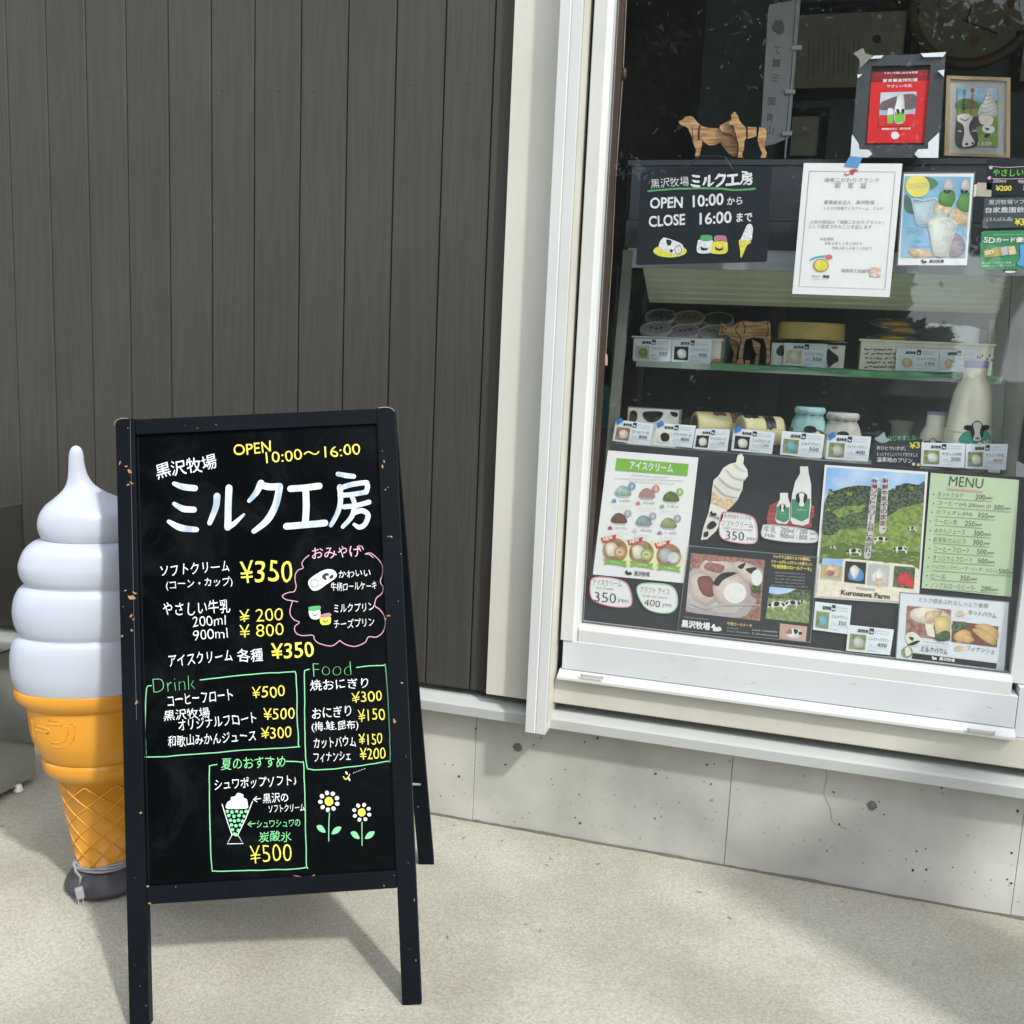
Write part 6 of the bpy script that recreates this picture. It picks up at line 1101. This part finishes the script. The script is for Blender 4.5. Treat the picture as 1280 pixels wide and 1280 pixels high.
# rear frame
RF = Vector((-.7720, 2.163, 0)); RT = BL(-.001, LT+.003, bL-.006)
def rear_leg(dx):
    p0 = RF+(-BR)*dx; p0 = Vector((p0.x, p0.y, 0)); p1 = RT-BR*dx
    d = (p1-p0).normalized(); p0 = p0-d*(p0.z-.001)/max(.1, d.z)
    v, f = beam(p0-BR*LW/2, p1-BR*LW/2, BR, LW, LT); return obj('rear_leg', v, f, BLK_, board, bevel=.001), p0, p1
_, q0, q1 = rear_leg(.0); _, q2, q3 = rear_leg(bw_-LW)
def rear(t0, t1, name, m, th=.02):
    A, B = q0*(1-t0)+q1*t0-BR*LW, q2*(1-t0)+q3*t0; C_, D_ = q2*(1-t1)+q3*t1, q0*(1-t1)+q1*t1-BR*LW
    n_ = (B-A).cross(D_-A).normalized()*th/2; v, f = prism([A, B, C_, D_], -n_, n_); obj(name, v, f, m, board)
rear(.17, .205, 'rear_rail', BLK_); rear(.96, .995, 'rear_rail', BLK_); rear(.2055, .9595, 'rear_panel', SLB, .004)
ZST = PS.uv(512, 980).y
for s_ in (0, 1):
    off = -BR*(bw_-LW-.02)*s_-BR*(0 if s_ else .012); v, f = tube([BL(-.010, .022, ZST)+off, (q0*.8+q1*.2)+BR*-.004+off], .0028, 8); obj('metal_stay', v, f, STEEL, board)
    c = (q0*.8+q1*.2)+BR*.002+off; v, f = tube([c-BR*.002, c+BR*.006], .0055, 10); obj('bolt', v, f, STEEL, board)
    v, f = tube([BL(-.03, LT+.001, bL-.004)+(off if s_ else Vector()), BL(-.08, LT+.001, bL-.004)+(off+BR*.06 if s_ else Vector())], .005, 8); obj('hinge', v, f, STEEL, board)
# lettering on the board
k = Ink(PS, CPAN, .0008)
A1 = lambda X, Yy: (140+X/3.368, 500+Yy/3.368)
A2 = lambda X, Yy: (140+X/3.048, 800+Yy/3.048)
big_name(k, A1, 1.0, CHALKW)
big_name_edge = None
J = .16
rows = [('OPEN', 293, 570.5, 339.5, 565, 14, YEL, .018), ('10:00～16:00', 333, 579.5, 451, 568, 14, YEL, -.006), ('黒沢牧場', 197, 599.5, 272, 585.5, 19, WHITE, .012),
 ('ソフトクリーム', 201, 720.5, 288, 714, 14, WHITE, .008), ('(コーン・カップ)', 208, 738.5, 291, 733.5, 13, WHITE, .008), ('¥350', 300, 729.5, 366, 726.5, 28, YEL, .012),
 ('やさしい牛乳', 204, 770.5, 288, 766, 17, WHITE, .006), ('200ml', 241, 783.5, 282.5, 781, 12.5, WHITE, .004), ('900ml', 242, 800.5, 284.6, 797, 12.5, WHITE, .004), ('¥ 200', 300, 778.5, 354, 775, 16, YEL, .004), ('¥ 800', 300, 797.5, 355, 794, 16, YEL, .004),
 ('アイスクリーム', 211.5, 833.5, 291, 826, 15, WHITE, .008), ('各種', 297, 827.5, 328.6, 826, 16, WHITE, .012), ('¥350', 339.5, 824, 392.6, 821, 20, YEL, .02),
 ('Drink', 192.5, 865.6, 244, 860.7, 17, GRN, -.02), ('Food', 392, 846, 439, 843, 16.5, GRN, -.02),
 ('コーヒーフロート', 210.5, 882.7, 291, 875, 14, WHITE, .008), ('¥500', 315.5, 873, 356.5, 870.5, 14.5, YEL, .008), ('黒沢牧場', 205.6, 901, 262, 896.5, 13, WHITE, .004), ('オリジナルフロート', 223.7, 913, 321, 903.5, 13.5, WHITE, .008), ('¥500', 329.6, 900, 368.7, 898, 14.5, YEL, .008), ('和歌山みかんジュース', 210.5, 934, 320.4, 926, 14, WHITE, .006), ('¥300', 327, 924, 364.7, 921.5, 14.5, YEL, .008),
 ('焼おにぎり', 388, 863.5, 460, 860, 13.5, WHITE, .006), ('¥300', 440, 878.7, 478, 876, 13.5, YEL, .008), ('おにぎり', 391, 898, 439, 895.5, 14, WHITE, .008), ('¥150', 447.7, 901.7, 481, 899.4, 15, YEL, .008), ('(梅.鮭.昆布)', 390, 915.5, 447.7, 912.5, 13, WHITE, .006), ('カットバウム', 392.6, 935.5, 445, 933, 13.5, WHITE, .006), ('¥150', 449, 931.5, 478, 929.5, 14, YEL, .008), ('フィナンシェ', 392.6, 953, 438.5, 950.5, 12, WHITE, .006), ('¥200', 450, 949.5, 482, 948, 14.5, YEL, .01),
 ('夏のおすすめ', 277, 962.5, 356.5, 959, 14.5, GRN, .004), ('シュワポップソフト♪', 268.6, 987.5, 371, 981.5, 14, WHITE, .008), ('黒沢の', 329, 1004, 360.5, 1002, 12, WHITE, .008), ('ソフトクリーム', 336, 1015.5, 381, 1013.5, 9.5, WHITE, .006), ('シュワシュワの', 321, 1034.5, 375.6, 1032.5, 9, GRN, .006), ('炭酸氷', 323.7, 1052.5, 364.7, 1051, 13, GRN, .006), ('¥500', 313, 1079.5, 365, 1075, 22, YEL, .0),
 ('おみやげ', 391, 699.5, 452, 696, 15, PINK, .0), ('かわいい', 423.5, 722.5, 463.6, 720, 9, WHITE, .006), ('牛柄ロールケーキ', 414, 738.8, 471, 737, 10.5, WHITE, .006), ('ミルクプリン', 417.6, 766, 468, 763.5, 11, WHITE, .006), ('チーズプリン', 417.6, 785.8, 468, 782.5, 11, WHITE, .006)]
for bd, x0, y0, x1, y1, h, m_, wt in rows: k.text('writing', bd, x0, y0, x1, y1, h, m_, 2, (wt*.35 if any(ord(c_) > 0x2e7f for c_ in bd) else wt-.013), J)
for p0, p1 in (((317, 999), (326, 998)), ((310, 1030), (319, 1029))):
    mm = WHITE if p0[1] < 1010 else GRN; k.line('arrow', [p1, p0], 1.1, mm, 2, sm=False); k.line('arrow', [(p0[0]+4, p0[1]-3.4), p0, (p0[0]+4.4, p0[1]+3)], 1.1, mm, 3, sm=False)
LN = mat('pale_green_line', srgb(128, 206, 156), .6)
def ln(pts, F, m, w=1.25): k.line('drawn_line', [F(*p) for p in pts], w, m, 1, wob=.8)
ln([(150, 173), (136, 176), (131, 200), (127, 320), (130, 430), (140, 446), (300, 436), (500, 420), (700, 407), (711, 395), (707, 300), (702, 150), (697, 124), (680, 122), (500, 133), (336, 152)], A2, LN)
ln([(752, 112), (738, 116), (733, 135), (735, 300), (740, 470), (755, 491), (800, 493), (900, 484), (1045, 462), (1060, 452), (1055, 300), (1043, 110), (1030, 96), (932, 104)], A2, LN)
ln([(400, 473), (374, 479), (371, 500), (374, 700), (380, 860), (398, 879), (500, 878), (650, 874), (738, 866), (741, 850), (736, 650), (730, 480), (720, 465), (662, 461)], A2, LN)
PL = mat('pale_pink_line', srgb(206, 160, 178), .6)
ln([(830, 655), (810, 670), (800, 690), (806, 708), (785, 718), (773, 735), (772, 760), (776, 785), (768, 806), (748, 810), (725, 818), (718, 828), (735, 842), (760, 845), (782, 848)], A1, PL, 1.1); ln([(760, 846), (750, 880), (752, 905), (768, 925), (790, 937), (770, 955), (775, 980), (800, 992), (845, 990), (855, 1010), (880, 1027), (925, 1034), (960, 1012)], A1, PL, 1.1)
ln([(960, 1012), (985, 1030), (1025, 1037), (1065, 1022), (1080, 998), (1115, 998), (1142, 975), (1150, 940), (1145, 905), (1128, 880), (1108, 865), (1112, 835), (1135, 815), (1142, 790), (1130, 765), (1138, 735), (1138, 700), (1125, 675), (1100, 652), (1085, 645), (1070, 646)], A1, PL, 1.1)
ln([(1066, 648), (1085, 652), (1100, 664)], A1, PL, 1.1); ln([(1040, 622), (1046, 634)], A1, PL, 1.3); ln([(1052, 616), (1058, 628)], A1, PL, 1.3)
# roll cake and jar doodles
k.blob('roll_drawing', [A1(*p) for p in [(828, 760), (880, 722), (915, 712), (940, 722), (945, 745), (905, 775), (868, 800), (840, 798)]], WHITE, 3); k.line('roll_drawing_line', [(A1(853, 772)[0]+4.6*math.cos(q), A1(853, 772)[1]+4.8*math.sin(q)) for q in [i*.52 for i in range(13)]], .8, INKB, 4)
k.blob('patch_drawing', [A1(*p) for p in [(885, 745), (892, 732), (908, 728), (915, 738), (900, 742), (905, 755), (895, 757)]], COWB, 4); k.blob('patch_drawing', [A1(*p) for p in [(915, 745), (930, 735), (932, 748), (920, 752)]], COWB, 4)
jars(k, A1, 1, ([(832, 885), (870, 882), (878, 895), (876, 915), (860, 924), (838, 918), (830, 900)], [(830, 872), (870, 866), (880, 872), (872, 884), (836, 888)], [(880, 914), (918, 912), (922, 930), (915, 944), (885, 946), (876, 930)], [(880, 904), (915, 896), (924, 906), (912, 913), (884, 916)]))
for cx, cy in ((855, 902), (899, 930)): k.line('smile', [A1(cx-9, cy-3), A1(cx-4, cy+4), A1(cx+5, cy+3), A1(cx+9, cy-4)], 1.1, INKB, 6)
# sundae glass
k.blob('sundae_cream', [A2(*p) for p in [(436, 640), (440, 618), (452, 610), (455, 598), (470, 594), (480, 582), (500, 588), (502, 600), (514, 606), (518, 625), (516, 640), (475, 643)]], WHITE, 3)
k.line('glass_drawing', [A2(420, 625), A2(440, 690), A2(458, 742), A2(440, 776), A2(500, 775), A2(480, 742), A2(510, 680), A2(536, 614)], 1.1, WHITE, 2, sm=False); k.line('cream_line', [A2(460, 600), A2(480, 606), A2(500, 600)], .5, INKL, 5); k.line('cream_line', [A2(445, 622), A2(475, 628), A2(510, 618)], .5, INKL, 5)
for r_, (yy_, xa, xb) in enumerate([(652, 440, 512), (668, 446, 504), (686, 452, 498), (704, 456, 490), (722, 460, 482), (738, 466, 474)]):
    n_ = max(1, int((xb-xa)/15))
    for i in range(n_+1): k.ell('soda_ball', *A2(xa+(xb-xa)*i/max(1, n_), yy_+(i % 2)*3), 2.2, 2.2, LN, 3, n=10, wob=.12)
# flowers
for cx, cy, s, st, le in (((827), 614, 1, (826, 765), ((798, 718), (855, 724))), (952, 656, .9, (953, 782), ((928, 742), (982, 742)))):
    k.ell('flower_centre', *A2(cx, cy), 5.4*s, 5.6*s, YEL, 4, wob=.06)
    for i in range(9 if s == 1 else 8):
        q = 6.283*i/(9 if s == 1 else 8)+.3; k.ell('petal', A2(cx, cy)[0]+10.8*s*math.cos(q), A2(cx, cy)[1]+10.6*s*math.sin(q), 2.9*s, 2.6*s, WHITE, 3, rot=q, n=10, wob=.08)
    k.line('stem', [A2(cx+2, cy+44*s), A2((cx+st[0])/2, 700), A2(*st)], 1.1, LN, 2)
    k.blob('flower_leaf', [A2(le[0][0]-18, le[0][1]-10), A2(le[0][0]+2, le[0][1]-12), A2(le[0][0]+16, le[0][1]+14), A2(le[0][0]-6, le[0][1]+10)], LN, 3); k.blob('flower_leaf', [A2(le[1][0]+19, le[1][1]-12), A2(le[1][0]-4, le[1][1]-10), A2(le[1][0]-18, le[1][1]+14), A2(le[1][0]+6, le[1][1]+10)], LN, 3)
k.line('bee', [A2(882, 520), A2(890, 530), A2(900, 522), A2(906, 512)], 1.4, YEL, 3); k.ell('bee', *A2(894, 506), 1.2, 2.4, WHITE, 4, rot=-.5); k.ell('bee', *A2(904, 530), 1.2, 2.4, WHITE, 4, rot=-.5)
for i in range(8): k.ell('bee_trail', *A2(920+i*6.2, 506-i*2.4), .5, .5, WHITE, 3, n=6)
k.flush()
# ================================================================== SOFT-SERVE DISPLAY CONE
cb = onZ(131, 1103, 0); view = Vector((cb.x, cb.y, 0)).normalized(); lat = Vector((view.y, -view.x, 0))
def cpt(px, py):       # point of the upright plane through the cone's axis: sideways offset, height
    d = ray(px, py); t = (cb-CAM).dot(view)/d.dot(view); p = CAM+d*t; return (p-cb).dot(lat), p.z
cone = thing('soft_serve_display', 'tall plastic soft-serve display with a white swirl and an orange cone, behind the chalkboard', 'ice cream display', (cb.x, cb.y, 0))
zd = [(cpt(60, 1075)[1], 1.0), (cpt(60, 955)[1], .82), (cpt(60, 880)[1], .66), (9, .66)]
def dfac(z):
    if z <= zd[0][0]: return 1.0
    for (a_, fa), (b_, fb) in zip(zd[:-1], zd[1:]):
        if a_ <= z <= b_: return fa+(fb-fa)*(z-a_)/(b_-a_)
    return .66
def shell(name, rows, m, n=72, smooth=True, cap=True, tilt=0.0, par=None):
    V = []
    for x, y, sh in rows:
        s0, z = cpt(x, y); c0, _ = cpt(x+sh*0, y); cen = sh/ FPX*2.35
        r = abs(s0-cen)
        for k_ in range(n):
            q = 2*math.pi*k_/n; p = cb+lat*(cen+r*math.cos(q))+view*(r*math.sin(q)*dfac(z)); V.append((p.x, p.y, z+tilt*r*math.cos(q)))
    F = [(i*n+k_, i*n+(k_+1) % n, (i+1)*n+(k_+1) % n, (i+1)*n+k_) for i in range(len(rows)-1) for k_ in range(n)]
    if cap: F += [tuple(range(n)), tuple(range((len(rows)-1)*n, len(rows)*n))[::-1]]
    o = obj(name, V, F, m, par or cone, smooth=smooth); return o
PLW = mat('glossy_white_plastic', srgb(180, 187, 200), .38, var=.02, scale=3, coat=.1); PLO = mat('orange_plastic', srgb(212, 146, 36), .36, var=.04, scale=4, coat=.2)
# rows: left outline x, y, centre shift (px)
lobes = []
def lobe(pts, sub=4):
    P = smoothpts(pts, sub); return P
sw = [(96.5, 556.5, -20), (90, 559, -20), (86.5, 566, -20), (85.5, 578, -20), (85, 592, -19), (83, 604, -17), (77, 614, -14), (66, 624, -9), (56, 632, -5), (49, 642, -2), (46, 654, -1), (47, 663, 0), (50, 670, 0), (53, 674, 0)]
shell('swirl_tip', [p for p in smoothpts(sw, 4)], PLW, cap=True)
for pts in ([(52, 673.5, 0), (40, 678, 0), (29, 688, 0), (23, 702, 0), (22, 711, 0), (25, 722, 0), (31, 729.5, 0)],
            [(31, 729.5, 0), (22, 737, 0), (16.5, 749, 0), (14.5, 764, 0), (16.5, 777, 0), (20, 786, 0), (25, 792, 0)],
            [(25, 792, 0), (17, 799, 0), (12.5, 812, 0), (11.5, 828, 0), (13, 842, 0), (16.5, 853, 0), (21, 862, 0)]):
    shell('swirl_ring', smoothpts(pts, 4), PLW)
shell('cone_rim', smoothpts([(19, 859, 0), (17, 860, 0), (16.5, 866, 0), (19, 872, 0), (26, 878, 0), (33, 881, 0)], 3), PLO)
shell('cone_cup', smoothpts([(33, 880.5, 0), (34.5, 895, 0), (36.5, 910, 0), (40, 923, 0), (46, 934, 0), (52, 942, 0), (58, 947, 0)], 3), PLO)
shell('cone_collar', smoothpts([(55, 945, 0), (52, 948, 0), (52.5, 955, 0), (56, 961, 0), (63, 966, 0), (70, 969, 0)], 3), PLO)
shell('cone_body', [(70, 967, 0), (84, 1024, 0), (97, 1078, 0)], PLO)
BASEM = mat('grey_plastic_base', srgb(58, 60, 64), .45, var=.06, scale=9)
shell('base_foot', smoothpts([(106, 1076, 0), (99, 1078, 0), (92, 1085, 0), (85, 1094, 0), (81, 1102, 0), (80.5, 1106, 0), (83, 1109, 0)], 3), BASEM)
s0, z0_ = cpt(71, 970); s1, z1_ = cpt(97, 1078); R0, R1 = abs(s0), abs(s1)
def onside(q, z, lift=.0005):
    r = R0+(R1-R0)*(z-z0_)/(z1_-z0_)+lift; p = cb+lat*(r*math.cos(q))+view*(r*math.sin(q)*dfac(z)); return Vector((p.x, p.y, z))
for s_ in (1, -1):
    for i in range(9):
        pts = []; a0 = 2*math.pi*i/9+.12
        for j in range(25):
            t_ = j/24; pts.append(onside(a0+s_*3.1*t_, z0_-.004+(z1_-z0_)*t_, .0003))
        v, f = tube(pts, .0019, 5); obj('waffle_ridge', v, f, PLO, cone, smooth=True)
# raised letters on the cup
cupR = [cpt(33, 880.5), cpt(34.5, 895), cpt(36.5, 910), cpt(40, 923), cpt(46, 934), cpt(52, 942), cpt(58, 947)]
def cuprad(z):
    for (a_, za), (b_, zb__) in zip(cupR[:-1], cupR[1:]):
        if zb__ <= z <= za: return abs(a_)+(abs(b_)-abs(a_))*(z-za)/(zb__-za)
    return abs(cupR[0][0]) if z > cupR[0][1] else abs(cupR[-1][0])
def cupside(px, py, lift):
    d = ray(px, py); t0 = (cb-CAM).dot(view)/d.dot(view); lo = t0*.80; N_ = 400
    for i in range(N_):
        t = lo+(t0-lo)*i/N_; p = CAM+d*t; h = Vector((p.x-cb.x, p.y-cb.y, 0))
        if math.hypot(h.dot(lat), h.dot(view)/dfac(p.z)) <= cuprad(p.z)+lift: return p
    p = CAM+d*t0; h = Vector((p.x-cb.x, p.y-cb.y, 0)).normalized()*(cuprad(p.z)+lift); return Vector((cb.x+h.x, cb.y+h.y, p.z))
Lq = lambda X, Y_: (X/7.53, 820+Y_/7.53)
for pts in ([(315, 652), (462, 690), (456, 730), (320, 692), (315, 652)], [(450, 603), (577, 612), (577, 652), (450, 642), (450, 603)], [(640, 640), (705, 640), (705, 720), (690, 790), (640, 845), (560, 862), (485, 855), (485, 815), (560, 820), (612, 795), (645, 735), (640, 640)], [(268, 545), (298, 600), (310, 700), (325, 795)]):
    q_ = [Lq(*p) for p in pts]; dn = []
    for a_, b_ in zip(q_[:-1], q_[1:]): dn += [(a_[0]+(b_[0]-a_[0])*t/3, a_[1]+(b_[1]-a_[1])*t/3) for t in range(3)]
    P = [cupside(x, y, .0004) for x, y in dn+[q_[-1]]]; v, f = tube(P, .0017, 6); obj('raised_letter', v, f, PLO, cone, smooth=True)
p = cupside(120, 886, .002); v, f = lathe([(.0045, 0), (.0045, .002), (.001, .003)], (0, 0, 0), 12); v = [Vector((a.x, -a.z-.003, a.y))+p for a in v]; obj('bolt', v, f, STEEL, cone)
# power cord and plug
CB = mat('grey_cord', srgb(150, 152, 152), .5)
def around(q, z, r): p = cb+lat*(r*math.cos(q))+view*(r*math.sin(q)); return Vector((p.x, p.y, z))
zc0 = cpt(95, 1078)[1]; rr_ = R1+.004
crd = thing('power_cord', 'grey power cord with a two-pin plug wound round the foot of the soft-serve display', 'power cord', (cb.x, cb.y, zc0-.04))
for h, ph in ((0.0, 0), (.005, .4), (.009, .9)):
    v, f = tube([around(6.283*i/40+ph, zc0+h+.002*math.sin(i*.5+ph), rr_+.004*(1-h*50)+.002*math.sin(i*.7)) for i in range(41)], .0027, 6); obj('cord_loop', v, f, CB, crd, smooth=True)
Pp = [cpt(x, y) for x, y in ((98, 1062), (93, 1066), (95, 1076), (101, 1082), (100, 1092))]
v, f = tube([cb+lat*(s_)-view*(rr_*.75+.002*i)+Vector((0, 0, z)) for i, (s_, z) in enumerate(Pp)], .003, 6); obj('cord_tail', v, f, CB, crd, smooth=True)
s_, z = cpt(99, 1095); c = cb+lat*s_-view*(rr_+.018); v, f = beam(c+Vector((0, 0, z+.014)), c+Vector((0, 0, z-.012))+lat*.004, lat, .017, .012); obj('plug_body', v, f, CB, crd, bevel=.003)
for dx in (-.004, .005): a_ = c+lat*(dx+.003)+Vector((0, 0, z-.012)); v, f = beam(a_, a_-Vector((0, 0, .014)), lat, .0016, .005); obj('plug_pin', v, f, STEEL, crd)
# ================================================================== STAINLESS CABINET AT THE LEFT
STN = mat('stainless_panel', srgb(200, 202, 200), .10, 1.0, var=.04, scale=3)
STN2 = mat('stainless_upper', srgb(200, 202, 200), .10, 1.0, var=.05, scale=3)
pb = onZ(46, 977, .0); p_far = Vector((pb.x, pb.y, 0)); p_near = onZ(-60, 1042, 0); d_ = (p_near-p_far).normalized()
near = p_far+Vector((0, -.6, 0)); top = onY(9, 626, pb.y+.0).z; off = Vector((-.5, 0, 0))
lean = Vector((-.012, 0, 0))
cab = thing('steel_cabinet', 'stainless steel cabinet standing at the left edge beside the wall', 'cabinet', (p_far.x-.2, p_far.y-.1, 0))
zm = onY(20, 800, pb.y).z
def slab(name, z0, z1, m, inset=0.0):
    f_ = lambda p, z: Vector((p.x, p.y, z))+lean*(z/top)
    P = [p_far, near, near+off, p_far+off]; P = [p+Vector((-inset, -inset*.2, 0)) for p in P]
    v = [f_(p, z0) for p in P]+[f_(p, z1) for p in P]; return obj(name, v, [(3, 2, 1, 0), (4, 5, 6, 7)]+[(i, (i+1) % 4, 4+(i+1) % 4, 4+i) for i in range(4)], m, cab, bevel=.003)
slab('lower_body', .018, zm-.003, STN); slab('upper_body', zm, top, STN2, .002); slab('seam_strip', zm-.0028, zm-.0002, DARKR, .004)
for p in (onZ(28, 990, .0), near+Vector((-.03, .03, 0))): v, f = lathe([(.012, 0), (.014, .004), (.010, .008), (.008, .019)], (p.x-.012, p.y, 0), 14); obj('foot', v, f, TUB, cab, smooth=True)
# ================================================================== OUT OF VIEW: an added banner for the shade, and what the glass reflects
perp = Vector((.603, .797, 0)).normalized(); nb = Vector((1.37, 1.53, 0))+perp*.12  # banner added out of view for its shadow; the real caster is unknown
t = thing('shade_caster_banner', 'added white banner on a pole, out of view, shaped to cast the shade on the apron', 'banner', (nb.x, nb.y, 0))
v, f = lathe([(.16, 0), (.16, .02), (.05, .06), (.02, .07)], nb, 28); obj('weighted_foot', v, f, BASEM, t)
v, f = tube([nb+Vector((0, 0, .05)), nb+Vector((0, 0, 1.82))], .011, 10); obj('pole', v, f, TUB, t)
V = []
for i in range(13):
    for j in range(9): V.append(nb-perp*(.012+.38*j/8)+Vector((.603, -.797, 0)).normalized()*0+Vector((.797, -.603, 0))*(.012*math.sin(j*.9+i*.3))+Vector((0, 0, .62+1.16*i/12)))
obj('cloth', V, [(i*9+j, i*9+j+1, i*9+10+j, i*9+9+j) for i in range(12) for j in range(8)], mat('shade_caster_white', (.7, .7, .7), .8), t, smooth=True)
v, f = tube([nb+Vector((0, 0, 1.79)), nb-perp*.40+Vector((0, 0, 1.79))], .006, 8); obj('crossbar', v, f, TUB, t)
LEAF = mat('leaf_green', (.05, .09, .03), .5, col2=(.02, .045, .015), scale=.9); BARK = mat('bark', (.10, .07, .05), .9, scale=5, bump=.6, bscale=12)
def tree(x, y, h, cr, n, lab, trunk_r=.14, lean_=(0, 0), cz=None):
    t = thing('broadleaf_tree', lab, 'tree', (x, y, 0), 'trees across the yard behind the camera'); top_ = Vector((x+lean_[0], y+lean_[1], h*.62)); b_ = Vector((x, y, 0))
    v, f = tube([b_, b_.lerp(top_, .35)+Vector((.08, 0, 0)), b_.lerp(top_, .7), top_], [trunk_r, trunk_r*.8, trunk_r*.6, trunk_r*.3], 10); obj('trunk', v, f, BARK, t, smooth=True)
    cen = Vector((x+lean_[0], y+lean_[1], cz or h*.66))
    for i in range(7):
        q = i*.9; e = cen+Vector((math.cos(q)*cr*.7, math.sin(q)*cr*.6, random.uniform(-.2, .5)*cr)); s_ = b_.lerp(top_, .45+.07*i); v, f = tube([s_, s_.lerp(e, .5)+Vector((0, 0, .15)), e], [trunk_r*.4, trunk_r*.25, .015], 6); obj('limb', v, f, BARK, t)
    V, F = [], []; cl = [cen+Vector((random.gauss(0, .42)*cr, random.gauss(0, .36)*cr, random.gauss(0, .34)*cr)) for _ in range(46)]
    for i in range(n):
        c = random.choice(cl); p = c+Vector((random.gauss(0, 1), random.gauss(0, 1), random.gauss(0, .8)))*cr*.15
        a = Vector((random.gauss(0, 1), random.gauss(0, 1), random.gauss(0, 1))).normalized(); b2 = a.cross(Vector((random.gauss(0, 1), random.gauss(0, 1), random.gauss(0, 1)))).normalized(); s_ = random.uniform(.05, .11); k_ = len(V)
        V += [p-a*s_, p+b2*s_*.45, p+a*s_, p-b2*s_*.45]; F.append((k_, k_+1, k_+2, k_+3))
    obj('crown', V, F, LEAF, t, kind='stuff')
tree(-3.4, -8.6, 7.5, 2.7, 15000, 'broad dark green tree across the yard, leftmost of the row'); tree(-.6, -9.6, 7.2, 2.7, 15000, 'broad dark green tree across the yard, second from the left')
tree(1.75, -8.4, 5.4, 1.75, 9000, 'leaning tree with a bare trunk across the yard, third from the left', .13, (.55, 0), 3.9); tree(5.2, -12.5, 6.5, 2.2, 9000, 'small tree far across the yard at the right end of the row')
hv = []; HN = 34000; F = []
for i in range(HN):
    px_ = random.uniform(-12, 9); hh_ = (4.2 if px_ < 1.4 else (2.0 if px_ < 2.1 else .9))+.5*noise.noise(Vector((px_*.8, 0, 0))); p = Vector((px_, random.uniform(-14.5, -13.0), hh_*random.random()**.8)); a = Vector((random.gauss(0, 1), random.gauss(0, 1), random.gauss(0, 1))).normalized(); b2 = a.orthogonal().normalized(); s_ = random.uniform(.10, .22); k_ = len(hv); hv += [p-a*s_, p+b2*s_*.6, p+a*s_, p-b2*s_*.6]; F.append((k_, k_+1, k_+2, k_+3))
o = obj('hedge', hv, F, LEAF, None, kind='stuff')
